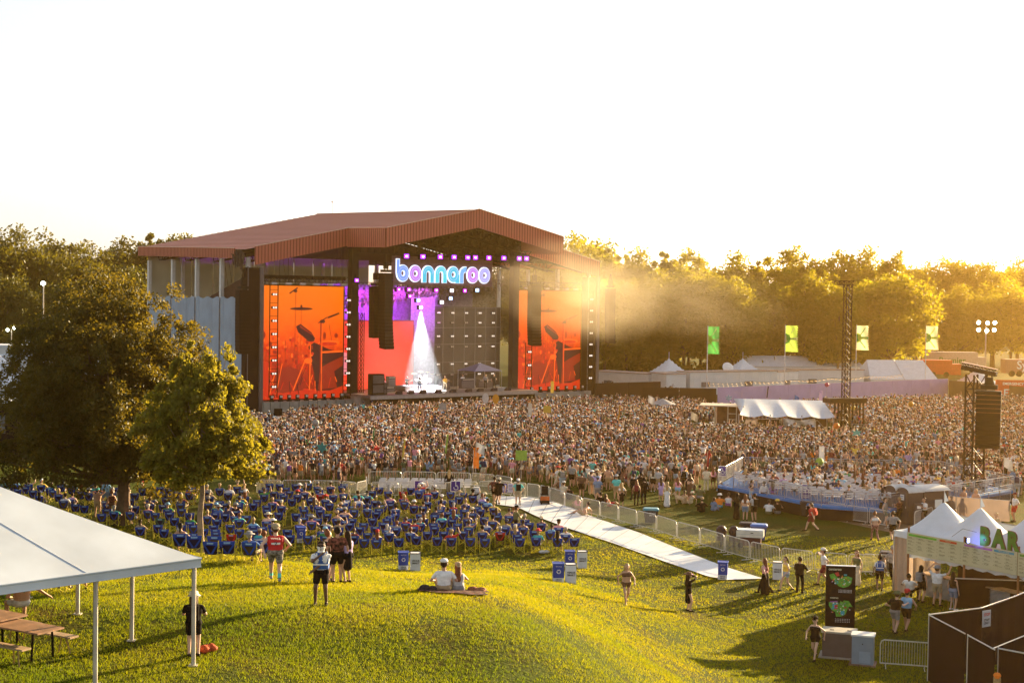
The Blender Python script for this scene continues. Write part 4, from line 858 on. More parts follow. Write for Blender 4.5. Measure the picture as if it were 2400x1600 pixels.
def cm(n):
    c = PAL[n]; return M('cloth_' + n.replace(' ', '_'), c, .85, .15, 9)
SKM = [M('skin_%s' % 'abcdef'[i], c, .55, .06, 6) for i, c in enumerate(SKINS)]
HRM = {k: M(k.replace(' ', '_'), c, .6, .25, 20) for k, c in HAIRS.items()}
HATS = {}
def hat_mesh(kind):
    if kind in HATS: return HATS[kind]
    mb = MB(); n = 14
    def rg(r, z, sx=1): return [(r * sx * math.cos(2 * math.pi * i / n), r * math.sin(2 * math.pi * i / n) * 1.08, z) for i in range(n)]
    if kind == 'cap': mb.rings([rg(.108, .0), rg(.107, .05), rg(.08, .095), rg(.02, .112)]); mb.add([(-.075, .09, .0), (.075, .09, .0), (.05, .19, -.012), (-.05, .19, -.012), (-.075, .09, .012), (.075, .09, .012), (.05, .19, 0), (-.05, .19, 0)], [(0, 3, 2, 1), (4, 5, 6, 7), (2, 3, 7, 6), (0, 4, 7, 3), (1, 2, 6, 5)])
    elif kind == 'backcap': mb.rings([rg(.108, .0), rg(.107, .05), rg(.08, .095), rg(.02, .112)]); mb.add([(-.075, -.09, .0), (.075, -.09, .0), (.05, -.18, -.03), (-.05, -.18, -.03), (-.075, -.09, .012), (.075, -.09, .012), (.05, -.18, -.018), (-.05, -.18, -.018)], [(0, 1, 2, 3), (4, 7, 6, 5), (2, 6, 7, 3), (0, 3, 7, 4), (1, 5, 6, 2)])
    elif kind == 'bucket': mb.rings([rg(.165, -.03), rg(.112, .015), rg(.10, .085), rg(.03, .10)])
    elif kind == 'sun hat': mb.rings([rg(.21, -.02), rg(.19, .005), rg(.108, .012), rg(.10, .08), rg(.04, .10)])
    elif kind == 'straw hat': mb.rings([rg(.19, -.01), rg(.18, .01), rg(.105, .012), rg(.085, .11), rg(.03, .10)])
    HATS[kind] = mb.mesh('hat', DEF[:1], True); return HATS[kind]
def pack_mesh():
    if 'pack' in HATS: return HATS['pack']
    mb = MB(); mb.box((0, 0, 0), (.27, .13, .40)); mb.box((0, -.08, -.06), (.2, .06, .2))
    for s in (-1, 1): mb.path([(s * .1, .04, .2), (s * .11, .13, .22), (s * .12, .26, .10), (s * .13, .22, -.1), (s * .12, .05, -.17)], .018, 0, 4)
    HATS['pack'] = mb.mesh('backpack', DEF[:1]); return HATS['pack']
def setm(o, i, m): o.material_slots[i].link = 'OBJECT'; o.material_slots[i].material = m
seen_labels = set()
n_person = 0
def person(loc, rz, pose, top, leg, tc, bc, skin=0, hair='short', hc='brown hair', fem=False, hero=False, hat=None, hatc='white', pack=None, shoe='black', h=1.75, label=None, group=None, bulk=1.0, acc=None, topm=None, botm=None):
    global n_person; n_person += 1
    me, hd, ch, hip = body_mesh(pose, top, leg, hair, fem, hero); s = h / 1.75
    bw = bulk * s * (1.08 if fem else 1.15); o = link('person', me, None, (loc[0], loc[1], loc[2]), (0, 0, rz), (bw, bw, s))
    for i, m in enumerate((SKM[skin], topm or cm(tc), botm or cm(bc), HRM[hc], cm(shoe), M('lips', (.35, .10, .09), .5, 0))): setm(o, i, m)
    if hat:
        q = link('hat', hat_mesh(hat), o, tuple(hd + (0, -.012, .07)), (-.06 if hat != 'backcap' else .05, 0, 0)); setm(q, 0, cm(hatc))
    if pack:
        lean = ch - hip; q = link('backpack', pack_mesh(), o, tuple(hip + lean * .62 + (0, -.20, 0)), (-math.atan2(lean[1], lean[2]) * 1.0, 0, 0)); setm(q, 0, cm(pack))
    if label:
        tag(o, label, 'person', group); seen_labels.add(label)
    return o
# hero figures: photo pixel of the feet, facing in degrees (0 = away from the camera, 90 = to the left, 180 = towards the camera, -90 = to the right)
patt = M('patterned_shirt', (.16, .05, .035), .85, .8, 14); camo = M('camouflage_cloth', (.22, .20, .17), .85, .6, 18); plaid = M('plaid_cloth', (.28, .12, .12), .85, .5, 22); jersey = M('red_jersey', (.50, .015, .02), .6, .06, 6)
def H(u, v, deg, pose, top, leg, tc, bc, label, **k):
    p = on_g(u, v); rz = R(deg) - math.atan2(p.x, p.y); z = k.pop('dz', 0.0)
    return person((p.x, p.y, p.z + z), rz, pose, top, leg, tc, bc, hero=True, label=label, **k)
a = H(645, 1363, 3, 'walk', 'jersey', 'shorts', 'red', 'grey', 'person in a red basketball jersey with white band walking uphill away', topm=jersey, botm=camo, hat='backcap', hatc='khaki', shoe='grey', bulk=1.12, h=1.86, skin=2)
mb = MB(); mb.rings([[(.165 * math.cos(q), .137 * math.sin(q) + .02, z) for q in (2 * math.pi * i / 20 for i in range(20))] for z in (1.17, 1.225)], 0); mb.build('white_band', M('jersey_band', (.7, .7, .72), .6, 0), a)
mb = MB(); text_mb(mb, 'WALL', .085, lambda x, y, z: (x, -.118 + .02, 1.345 + y), 0, .01, .002); text_mb(mb, '2', .14, lambda x, y, z: (x, -.125, 1.20 + y), 1, .01, .003); mb.build('lettering', [M('print_white', (.75, .75, .75), .6, 0), M('print_navy', (.02, .03, .08), .6, 0)], a)
mb = MB()
for s, f in ((-1, .30), (1, -.34)): mb.tube((s * .08, f - .02, .14 if s < 0 else .20), (s * .085, f * .8 + (.02), .27 if s < 0 else .31), .045)
mb.build('sock', cm('turquoise'), a)
a = H(752, 1418, 172, 'chin', 'tee', 'shorts', 'white', 'black', 'person in blue safety vest and white neck gaiter with a hand at the chin', skin=4, hc='black hair', h=1.83)
def vest(p, cmat, front=True):
    mb = MB()
    for y, sg in ((.135, 1), (-.125, -1)):
        mb.add([(-.17, y - sg * .03, 1.02), (.17, y - sg * .03, 1.02), (.175, y - sg * .04, 1.30), (.13, y - sg * .075, 1.46), (.06, y - sg * .075, 1.47), (-.06, y - sg * .075, 1.47), (-.13, y - sg * .075, 1.46), (-.175, y - sg * .04, 1.30), (0, y + sg * .012, 1.02), (0, y + sg * .012, 1.30)], [(0, 8, 9, 7), (8, 1, 2, 9), (7, 9, 5, 6), (9, 2, 3, 4), (9, 4, 5)] if sg > 0 else [(7, 9, 8, 0), (9, 2, 1, 8), (6, 5, 9, 7), (4, 3, 2, 9), (5, 4, 9)], 0)
        for x0 in (-.115, .095): mb.box((x0, y - sg * .004, 1.33), (.035, .02, .26), 1)
        mb.box((0, y + sg * .008, 1.15), (.34, .02, .035), 1)
    for s in (-1, 1): mb.box((s * .172, .005, 1.16), (.02, .22, .28), 0)
    mb.build('vest', [cmat, M('reflective_band', (.8, .8, .82), .35, 0)], p)
vm = M('vest_blue', (.03, .10, .33), .7, .1, 6); vest(a, vm)
mb = MB(); mb.rings([[(r * math.cos(q), r * 1.05 * math.sin(q) + .045, z) for q in (2 * math.pi * i / 14 for i in range(14))] for r, z in ((.085, 1.47), (.075, 1.53), (.10, 1.60), (.10, 1.635))], 0); mb.build('neck_gaiter', cm('white'), a)
mb = MB(); mb.box((0, .115, 1.665), (.15, .03, .035)); mb.build('sunglasses', black, a)
H(790, 1366, 8, 'stand', 'tee', 'shorts', 'maroon', 'black', 'person in a dark patterned shirt seen from behind with a crossbody strap', topm=patt, hc='black hair', h=1.84, skin=1)
H(768, 1362, -60, 'stand2', 'tank', 'shorts', 'black', 'black', 'smiling person in black top turned towards the patterned shirt', fem=True, hair='bun', hc='auburn hair', h=1.70, skin=2)
H(815, 1366, 40, 'phone', 'tee', 'skirt', 'lavender', 'black', 'person with long dark hair, mottled top and short black skirt', fem=True, hair='long', hc='dark hair', h=1.72, skin=0)
H(1040, 1386, 0, 'sit_cross', 'tee', 'shorts', 'white', 'tan', 'person in white tee and white visor sitting cross-legged on the blanket', hc='dark hair', h=1.86, hat='cap', hatc='white', skin=1)
H(1074, 1387, 14, 'sit_ground', 'tank', 'shorts', 'light grey', 'grey', 'person in grey vest top with long hair under a cap on the blanket', fem=True, hair='long', hc='auburn hair', hat='backcap', hatc='tan', h=1.7, skin=0)
H(453, 1539, -5, 'phone', 'tee', 'shorts', 'black', 'black', 'person in black clothes and pale bucket hat behind the tent corner pole', pack='black', hat='bucket', hatc='cream', h=1.60, skin=2, hair='long', hc='brown hair')
H(1467, 1415, -165, 'walk2', 'bikini', 'mini', 'brown', 'brown', 'blonde person in brown halter top and brown skirt striding over the lawn', fem=True, hair='long', hc='blonde hair', h=1.74, shoe='tan', skin=0)
H(1613, 1433, -75, 'cam_up', 'long', 'dress', 'black', 'black', 'person in black dress, black boots and wide brown sun hat walking', fem=True, hair='long', hc='dark hair', hat='sun hat', hatc='brown', h=1.72, skin=2)
H(1793, 1392, 60, 'walk', 'tank', 'longskirt', 'pink', 'black', 'person in pink top and wide black trousers beside the white bin', fem=True, hair='long', hc='auburn hair', h=1.72, skin=2)
H(1842, 1386, 120, 'walk2', 'tank', 'mini', 'yellow', 'pale denim', 'person in pale yellow top and denim shorts holding sandals', fem=True, hair='tail', hc='dark hair', h=1.70, skin=2)
H(1873, 1390, -20, 'phone', 'long', 'pants', 'black', 'black', 'person all in black standing with a drink before the barriers', hc='black hair', h=1.74, skin=3)
H(1931, 1370, 95, 'walk_mouth', 'tee', 'shorts', 'white', 'maroon', 'person in white tee and white cap touching mouth behind the map board', hat='backcap', hatc='white', h=1.80, skin=1)
H(2007, 1372, 150, 'stand', 'tank', 'longskirt', 'olive', 'cream', 'person in long cream dress with brown hair right of the map board', fem=True, hair='long', hc='auburn hair', h=1.72, skin=0)
a = H(2061, 1384, 0, 'stand', 'tee', 'shorts', 'white', 'black', 'person in blue safety vest seen from behind by the barriers', fem=True, hair='bun', hc='black hair', h=1.72, skin=5); vest(a, vm)
mb = MB(); text_mb(mb, 'SAFETY', .05, lambda x, y, z: (x, -.128, 1.40 + y), 0, .01, .001); mb.build('lettering', M('print_white', (.75, .75, .75), .6, 0), a)
H(2092, 1366, 170, 'walk', 'tee', 'pants', 'grey', 'black', 'person in dark grey polo and cap with a badge near the bar', hat='cap', hatc='grey', h=1.84, skin=3)
H(2120, 1362, 130, 'walk2', 'tee', 'shorts', 'white', 'maroon', 'person in white tee carrying a dark bag near the bar tent corner', fem=True, hair='tail', hc='dark hair', pack='maroon', h=1.70, skin=1)
H(2096, 1484, -25, 'hug', 'tee', 'shorts', 'black', 'grey', 'person in black tee and camouflage bucket hat walking arm in arm', hat='bucket', hatc='olive', h=1.78, skin=2)
H(2123, 1480, -15, 'walk', 'tank', 'shorts', 'sky blue', 'black', 'person in pale blue tank top and red cap leaning on a walking stick', hat='backcap', hatc='red', h=1.78, skin=1)
H(1910, 1546, 160, 'walk', 'tank', 'mini', 'black', 'black', 'person in black tank top and shorts walking with a turquoise bottle', fem=True, hair='tail', hc='black hair', hat='cap', hatc='black', h=1.70, skin=2)
H(2158, 1411, -35, 'stand2', 'tank', 'shorts', 'black', 'black', 'person in black with grey backpack queueing at the bar post', fem=True, hair='long', hc='black hair', pack='grey', h=1.72, skin=0)
H(2195, 1420, -20, 'hands_head', 'tee', 'shorts', 'white', 'khaki', 'person in white shirt and grey bucket hat with both arms raised', hat='bucket', hatc='grey', h=1.85, skin=1)
H(2232, 1430, -40, 'stand', 'tank', 'shorts', 'black', 'denim', 'person in dark vest top and white shoes at the end of the bar queue', fem=True, hair='long', hc='dark hair', shoe='white', h=1.72, skin=0)
a = H(2133, 1405, -20, 'sit_chair', 'tee', 'pants', 'white', 'black', 'person in blue safety vest sitting on a folding chair by the bar post', hc='black hair', h=1.75, skin=4)
a = H(2140, 1352, -60, 'stand', 'tee', 'pants', 'navy', 'black', 'person in navy vest leaning under the bar awning', fem=True, hair='long', hc='black hair', h=1.70, skin=1)
H(1902, 1245, 70, 'walk', 'tee', 'shorts', 'red', 'maroon', 'person in red shirt and red backpack walking past the platform', hair='tail', hc='brown hair', pack='red', h=1.75, skin=2)
H(2050, 1268, 20, 'walk', 'bikini', 'pants', 'white', 'red', 'person in bandeau top and plaid trousers with hair in a bun', fem=True, hair='bun', hc='auburn hair', botm=plaid, h=1.74, skin=0)
H(2092, 1268, 10, 'walk2', 'tee', 'shorts', 'grey', 'black', 'person in grey tee with a crossbody strap walking to the toilets', hc='brown hair', h=1.78, skin=1)
H(2020, 1196, -80, 'stand', 'tee', 'pants', 'black', 'navy', 'guard in black shirt and cap standing behind the barriers', hat='cap', hatc='black', h=1.80, skin=1)
H(2073, 1230, -100, 'stand2', 'tank', 'shorts', 'grey', 'olive', 'person with dark backpack waiting at the first toilet door', pack='black', hc='dark hair', h=1.72, skin=2)
H(2108, 1228, 60, 'phone', 'tee', 'pants', 'brown', 'black', 'person in patterned brown shirt and beanie by the toilets', topm=patt, hc='blonde hair', h=1.70, skin=1)
H(2166, 1232, 130, 'phone', 'tee', 'shorts', 'white', 'black', 'person in white tee with black strap behind the barrier by the toilets', hc='brown hair', h=1.76, skin=1)
H(2258, 1204, -60, 'stand2', 'bare', 'pants', 'tan', 'tan', 'shirtless person in tan trousers beside the grey screen wall', hc='brown hair', h=1.80, skin=1)
H(2286, 1206, 170, 'stand', 'bare', 'pants', 'cream', 'cream', 'blonde person in cream dress beside the grey screen wall', fem=True, hair='long', hc='blonde hair', h=1.72, skin=0)
H(2378, 1222, 120, 'stand2', 'tee', 'shorts', 'white', 'red', 'bearded person in white shirt and red shorts pointing by the screen wall', hat='cap', hatc='maroon', h=1.84, skin=1)
H(2236, 1262, 40, 'stand', 'tee', 'shorts', 'cream', 'grey', 'person with curly auburn hair seen over the white bar fence', fem=True, hair='long', hc='auburn hair', h=1.75, skin=0)
H(2334, 1270, 150, 'stand', 'tee', 'shorts', 'tan', 'grey', 'person with fair hair peeping over the white bar fence', hc='blonde hair', h=1.70, skin=0)
H(1760, 1183, -70, 'hug', 'bikini', 'skirt', 'black', 'pale denim', 'person in black bralette and denim skirt near the platform', fem=True, hair='tail', hc='brown hair', h=1.74, skin=0)
H(1790, 1187, 0, 'stand', 'long', 'shorts', 'white', 'black', 'person in white hooded top standing by the blue platform edge', fem=True, hair='tail', hc='black hair', h=1.74, skin=1)
H(1811, 1188, -15, 'stand2', 'tee', 'shorts', 'purple', 'maroon', 'person in purple top with long dark hair by the blue platform edge', fem=True, hair='long', hc='dark hair', h=1.70, skin=0)
H(1768, 1222, 30, 'phone', 'tee', 'shorts', 'light grey', 'black', 'person in grey tee with black backpack behind the tub bins', pack='black', hc='black hair', h=1.78, skin=1)
H(1746, 1220, -10, 'stand', 'bikini', 'shorts', 'white', 'denim', 'person in white crop top with long auburn hair behind the tub bins', fem=True, hair='long', hc='auburn hair', h=1.68, skin=0)
H(1726, 1216, -30, 'walk', 'tee', 'longskirt', 'black', 'black', 'person in flowing black clothes carrying a patterned bag on the lawn', fem=True, hair='long', hc='black hair', h=1.70, skin=1)
H(1158, 1180, -10, 'walk', 'tee', 'shorts', 'black', 'black', 'person in black tee walking onto the white path with a friend', topm=patt, h=1.82, hc='dark hair', skin=3)
H(1170, 1182, 15, 'walk2', 'tee', 'shorts', 'black', 'black', 'person in black tee and pale cap beside a friend on the path', hat='backcap', hatc='cream', h=1.80, hc='dark hair', skin=1)
H(1214, 1185, 5, 'walk', 'tee', 'shorts', 'turquoise', 'khaki', 'person in pale turquoise tee with black backpack on the white path', pack='black', hat='backcap', hatc='white', h=1.80, skin=1)
H(1052, 1160, 0, 'stand', 'long', 'longskirt', 'black', 'black', 'person in a long black robe standing at the barrier among the chairs', fem=True, hair='long', hc='blonde hair', h=1.78, skin=2)
H(1208, 1258, -70, 'phone', 'tee', 'pants', 'olive', 'black', 'person in grey green tee and black cap standing among the chairs', hat='cap', hatc='black', h=1.80, skin=1)
H(228, 1212, -20, 'cam_up', 'bare', 'shorts', 'tan', 'tan', 'shirtless person in teal cap holding up a camera beside the oak trunk', hat='backcap', hatc='teal', h=1.78, skin=1)
H(262, 1216, 10, 'stand', 'tank', 'pants', 'tan', 'brown', 'person in patterned vest top standing beside the oak trunk', fem=True, hair='bun', hc='auburn hair', topm=patt, h=1.76, skin=0)
H(247, 1188, 5, 'stand2', 'tee', 'shorts', 'sky blue', 'denim', 'person in sky blue shirt standing left of the oak trunk', hat='cap', hatc='navy', h=1.80, skin=1)
H(50, 1462, 20, 'bench', 'bare', 'shorts', 'tan', 'light grey', 'shirtless person sitting on the bench under the white tent', hc='black hair', h=1.80, skin=3)
H(2334, 1706, 0, 'stand', 'tee', 'shorts', 'tan', 'navy', 'person with orange bandana behind the dark fence at the bottom', hat='backcap', hatc='orange', hair='long', hc='blonde hair', h=1.75, skin=1)
# the lawn in front of the crowd, photo pixels of the feet
LAWN = [(1363, 1166, 0, 'stand', 'tee', 'shorts', 'brown', 'black', 'person in brown tee standing behind the barrier bend', {}), (1400, 1176, 0, 'stand', 'tee', 'shorts', 'denim', 'grey', 'person in denim blue tee close behind the barriers', dict(hat='bucket', hatc='denim')),
 (1386, 1160, 0, 'stand', 'tee', 'pants', 'grey', 'tan', 'person in mottled grey shirt and white sun hat near the barriers', dict(topm=camo, hat='bucket', hatc='white')), (1408, 1187, 0, 'sit_ground', 'long', 'pants', 'black', 'black', 'person hunched in black sitting behind the barriers', dict(hc='black hair')),
 (1444, 1172, 0, 'stand', 'tee', 'shorts', 'turquoise', 'tan', 'person in turquoise floral shirt and grey cap', dict(hat='backcap', hatc='light grey')), (1456, 1189, 10, 'stand2', 'bikini', 'skirt', 'white', 'black', 'blonde person in white top and black skirt at the barrier', dict(fem=True, hair='long', hc='blonde hair')),
 (1484, 1172, -20, 'stand', 'tank', 'pants', 'black', 'black', 'tall person all in black beside a curly-haired friend', dict(h=1.84, hc='black hair')), (1491, 1184, 0, 'stand', 'tank', 'pants', 'tan', 'black', 'person with backpack and flared black trousers on the lawn', dict(fem=True, hair='long', hc='auburn hair', pack='maroon')),
 (1509, 1181, 20, 'stand', 'long', 'pants', 'black', 'black', 'dark-clothed person standing with one knee bent on the lawn', dict(hc='black hair', skin=4, h=1.82)), (1502, 1166, 0, 'stand2', 'long', 'pants', 'black', 'navy', 'dark-clothed person behind two others on the lawn', dict(hc='black hair', skin=5, h=1.80)),
 (1549, 1175, 0, 'stand', 'tank', 'skirt', 'lavender', 'lavender', 'person in lavender top and lilac shorts with long hair', dict(fem=True, hair='long', hc='brown hair')), (1563, 1187, 0, 'stand', 'tank', 'longskirt', 'cream', 'white', 'person in long white skirt with long hair and small bag', dict(fem=True, hair='long', hc='blonde hair')),
 (1588, 1174, 10, 'walk', 'tank', 'mini', 'pink', 'sky blue', 'person with long auburn hair and pale blue shorts', dict(fem=True, hair='long', hc='auburn hair')), (1616, 1164, 20, 'stand2', 'bikini', 'longskirt', 'black', 'brown', 'person in black bikini top and long brown skirt', dict(fem=True, hair='long', hc='brown hair')),
 (1530, 1152, 0, 'stand', 'tank', 'shorts', 'cream', 'black', 'person in cream top and black shorts with pale shoes', dict(fem=True, hair='long', hc='brown hair', shoe='white')), (1541, 1152, 0, 'stand2', 'tee', 'shorts', 'light grey', 'tan', 'person in grey shirt and white cap beside black shorts', dict(hat='backcap', hatc='white')),
 (1655, 1150, 0, 'stand', 'tee', 'pants', 'cream', 'cream', 'person in pale floral clothes left of the platform corner', {}), (1671, 1148, 0, 'stand', 'tank', 'shorts', 'pink', 'black', 'person in pink vest and black shorts beside pale floral clothes', dict(hair='long', hc='auburn hair', fem=True)),
 (1684, 1146, -30, 'stand', 'tee', 'shorts', 'white', 'navy', 'person in white tee with navy shorts at the platform corner', dict(pack='black')), (1425, 1150, 0, 'stand', 'bare', 'shorts', 'tan', 'tan', 'shirtless person bending near the row of lawn chairs', dict(skin=1)),
 (1452, 1128, 0, 'stand', 'tank', 'shorts', 'white', 'black', 'person in white vest and white cap before the crowd', dict(hat='backcap', hatc='white')), (1340, 1142, 0, 'stand', 'tee', 'shorts', 'grey', 'black', 'person in grey tee and black shorts at the crowd edge', {}),
 (1372, 1130, 0, 'stand', 'tank', 'dress', 'peach', 'peach', 'person in peach dress at the crowd edge', dict(fem=True, hair='long', hc='auburn hair')), (1466, 1108, 0, 'stand', 'tee', 'shorts', 'turquoise', 'cream', 'person in turquoise tee left of the lawn chairs', {}),
 (1512, 1112, 0, 'stand', 'bare', 'shorts', 'tan', 'yellow', 'shirtless blond person in yellow shorts', dict(hc='blonde hair', skin=0)), (1470, 1140, 0, 'sit_lean', 'tank', 'shorts', 'maroon', 'grey', 'person in maroon vest on a low lawn seat', {}),
 (1645, 1200, 10, 'sit_ground', 'long', 'pants', 'black', 'black', 'person wrapped in a black blanket sitting on the grass', dict(hat='backcap', hatc='tan')), (1672, 1197, -40, 'sit_cross', 'tee', 'pants', 'denim', 'denim', 'person in denim sitting on the grass beside the tie-dye shirt', dict(hair='tail', fem=True)),
 (1686, 1190, 0, 'sit_ground', 'tee', 'shorts', 'orange', 'teal', 'person in a tie-dye spiral shirt sitting on the grass', dict(hat='bucket', hatc='white')), (1707, 1186, 0, 'sit_ground', 'tank', 'shorts', 'white', 'purple', 'person in white vest sitting beside the tie-dye shirt', dict(fem=True, hair='bun')),
 (1690, 1164, -10, 'sit_ground', 'tee', 'shorts', 'sky blue', 'tan', 'person in sky blue tee sitting under the platform corner', {}), (1706, 1166, 30, 'sit_ground', 'tank', 'shorts', 'black', 'black', 'person in black vest sitting beneath the blue platform', dict(fem=True)),
 (1604, 1180, 0, 'sit_ground', 'tank', 'shorts', 'tan', 'tan', 'person in tan clothes sitting beside the pale dog', dict(fem=True, hair='tail')), (1617, 1180, 30, 'sit_lean_back', 'tank', 'shorts', 'cream', 'cream', 'person in cream hat and top leaning back on the grass', dict(hat='bucket', hatc='cream', fem=True)),
 (1640, 1168, 10, 'sit_ground', 'tee', 'shorts', 'olive', 'grey', 'person in olive shirt sitting with knees drawn up', {}), (1627, 1166, -20, 'sit_ground', 'tee', 'shorts', 'green', 'tan', 'person in green shirt sitting near the olive shirt', dict(fem=True, hair='long')),
 (1801, 1205, -15, 'sit_ground', 'tee', 'shorts', 'white', 'olive', 'person in white shirt sitting on the lawn by the platform', {}), (1822, 1204, 10, 'sit_ground', 'tank', 'pants', 'black', 'grey', 'person in yellow hat sitting on the lawn by the platform', dict(hat='bucket', hatc='yellow', pack='black')),
 (1428, 1187, -60, 'sit_lean_back', 'bikini', 'shorts', 'red', 'red', 'person in a red swimsuit lounging behind the barriers', dict(fem=True, hair='long')), (1335, 1170, 30, 'sit_ground', 'tank', 'shorts', 'black', 'black', 'person in black vest and strap sitting behind the barrier bend', {}),
 (1320, 1160, -20, 'sit_ground', 'tee', 'shorts', 'cream', 'cream', 'person in cream shirt and white cap sitting behind the barrier', dict(hat='cap', hatc='white')), (1311, 1150, 40, 'sit_ground', 'tank', 'shorts', 'brown', 'tan', 'person in brown vest sitting behind the barrier', {}),
 (1368, 1208, 60, 'sit_lean_back', 'bare', 'shorts', 'tan', 'tan', 'sunbather sitting close against the fence', dict(skin=0)), (1354, 1192, 20, 'sit_ground', 'tank', 'shorts', 'pink', 'tan', 'sunbather in pink close against the fence', dict(fem=True, hair='long', hc='blonde hair'))]
for (u, v, dg_, po, tp, lg, tc_, bc_, lb, k) in LAWN:
    p = at_z(u, v, 0); person((p.x, p.y, gz(p.x, p.y)), R(dg_) - math.atan2(p.x, p.y), po, tp, lg, tc_, bc_, label=lb, group='people on the lawn before the crowd', **{**dict(h=1.76 if not k.get('fem') else 1.68, skin=k.get('skin', rr_.choice((0, 1, 2, 1)))), **{a_: b_ for a_, b_ in k.items() if a_ != 'skin'}})
# the band
for s, t, z, dgr, po, tp, lg, tc_, bc_, lb, k in [(15.9, -1.2, 2.2, 150, 'sing', 'tee', 'pants', 'white', 'denim', 'singer in white shirt and jeans at the stage edge', dict(skin=4, hc='black hair')), (20.7, .2, 2.2, 170, 'guitar', 'tank', 'pants', 'gold', 'cream', 'guitarist in gold and cream on the stage', dict(hc='dark hair', skin=3)),
        (12.0, .4, 2.2, 60, 'crouch_walk', 'tee', 'pants', 'pink', 'white', 'performer in pink and white stooping before the red video wall', dict(skin=3)), (15.6, 1.2, 2.2, 180, 'guitar', 'tee', 'pants', 'black', 'black', 'bass player in black beside the drum riser', dict(skin=4, hc='black hair')),
        (18.5, 2.4, 2.8, 180, 'sit_chair', 'tee', 'pants', 'black', 'black', 'drummer seated behind the drum kit', dict(skin=4, hc='black hair')), (24.8, 2, 2.2, 180, 'stand', 'tee', 'pants', 'white', 'black', 'stage hand in white shirt before the lamp wall', {}), (27.6, .8, 2.2, 160, 'stand', 'tee', 'pants', 'grey', 'black', 'engineer in grey beside the blue canopy', {}), (29.3, 1.2, 2.2, 180, 'stand2', 'tee', 'pants', 'black', 'black', 'engineer in black under the blue canopy', {})]:
    p = on_stage(s, t, z); person(p, ST_A + R(dgr), po, tp, lg, tc_, bc_, label=lb, group='band and crew on the stage', h=1.82, **k)
gt = MB(); gt.prism([(-.2, -.14), (0, -.18), (.2, -.14), (.16, 0), (.2, .12), (0, .16), (-.2, .12), (-.16, 0)], -.03, .03, 0, 'xz'); gt.box((-.55, 0, .05), (.75, .03, .05), 1)
tag(gt.build('guitar', [M('guitar_gold', (.6, .36, .06), .3, .05), M('guitar_neck', (.2, .1, .04), .5, 0)], None, on_stage(20.72, -.08, 3.35), (0, -.15, ST_A + math.pi)), 'gold electric guitar worn by the guitarist', 'guitar')
mb = MB(); mb.tube((0, 0, 0), (0, 0, 1.5), .02); mb.lathe((0, 0, 0), [(.16, 0), (.16, .03)], 0, 10); mb.build('microphone_stand', black)
o = bpy.data.objects['microphone_stand']; o.location = on_stage(22.3, -.2, 2.2); tag(o, 'thin black microphone stand beside the guitarist', 'mic stand')
# ---------------------------------------------------------------- folding camp chairs
yel = M('yellow_frame', (.62, .52, .03), .45, .08); blu = M('chair_blue', (.010, .055, .36), .75, .12, 6); blu_d = M('chair_dark_panel', (.010, .010, .045), .85, .2, 5); redc = M('chair_red', (.55, .015, .015), .75, .1); grc = M('chair_green', (.03, .10, .05), .8, .1); mesh_m = M('chair_mesh', (.07, .055, .02), .8, .2, 6); ink = M('chair_lettering', (.30, .52, .75), .6, 0)
def chair_parts():
    W = .27; fr = MB()
    for s in (-1, 1):
        fr.tube((s * W, -.20, 0), (s * (W + .02), -.24, .88), .014, 0, 5); fr.tube((s * W, .24, 0), (s * (W + .02), .22, .60), .014, 0, 5)
        fr.tube((s * W, -.20, .04), (s * W, .24, .40), .011, 0, 4); fr.tube((s * W, .24, .04), (s * W, -.21, .40), .011, 0, 4)
    for y in (-.20, .24): fr.tube((-W, y, .03), (W, y, .44), .012, 0, 4); fr.tube((W, y, .03), (-W, y, .44), .012, 0, 4)
    bk = MB(); bk.add([(-.29, -.245, .86), (.29, -.245, .86), (.27, -.225, .72), (-.27, -.225, .72), (-.29, -.262, .86), (.29, -.262, .86), (.27, -.242, .72), (-.27, -.242, .72)], [(0, 1, 2, 3), (7, 6, 5, 4), (0, 4, 5, 1), (3, 2, 6, 7)], 0)
    bk.add([(-.28, -.236, .73), (.28, -.236, .73), (.21, -.18, .38), (-.21, -.18, .38)], [(0, 1, 2, 3), (3, 2, 1, 0)], 1)
    for s in (-1, 1): bk.add([(s * .27, -.243, .73), (s * .20, -.243, .73), (0, -.19, .42), (s * .07, -.19, .40)], [(0, 1, 2, 3), (3, 2, 1, 0)], 0)
    st = MB(); st.box((0, .03, .41), (.50, .44, .025)); 
    for s in (-1, 1): st.box((s * .29, .0, .60), (.07, .46, .02))
    tx = MB(); x = -.115
    for i, w in enumerate((.026, .024, .012, .024, .026, .024, .022, .020)):
        tx.box((x + w / 2, -.268, .805), (w, .006, .045 if i else .052)); x += w + .008
    tx.box((0, -.268, .773), (.2, .005, .008))
    return fr, bk, st, tx
_fr, _bk, _st, _tx = chair_parts()
CH = (_fr.mesh('frame', yel), _bk.mesh('backrest', [blu, blu_d]), _st.mesh('seat', blu_d), _tx.mesh('lettering', ink))
def camp_chair(p, rz, kind, label):
    e = empty('camp_chair', (p[0], p[1], p[2]), rz, label, 'folding chair', 'folding camp chairs on the lawn')
    link('frame', CH[0], e); b_ = link('backrest', CH[1], e); link('seat', CH[2], e); link('lettering', CH[3], e)
    if kind in ('red', 'green'): setm(b_, 0, redc if kind == 'red' else grc); setm(b_, 1, M('chair_maroon', (.12, .01, .015), .8, 0) if kind == 'red' else blu_d)
    if kind == 'mesh': setm(b_, 1, mesh_m)
    return e
def ZZ(u0, v0, k, s): return [(u0 + x / k, v0 + y / k, o) for x, y, o in s]
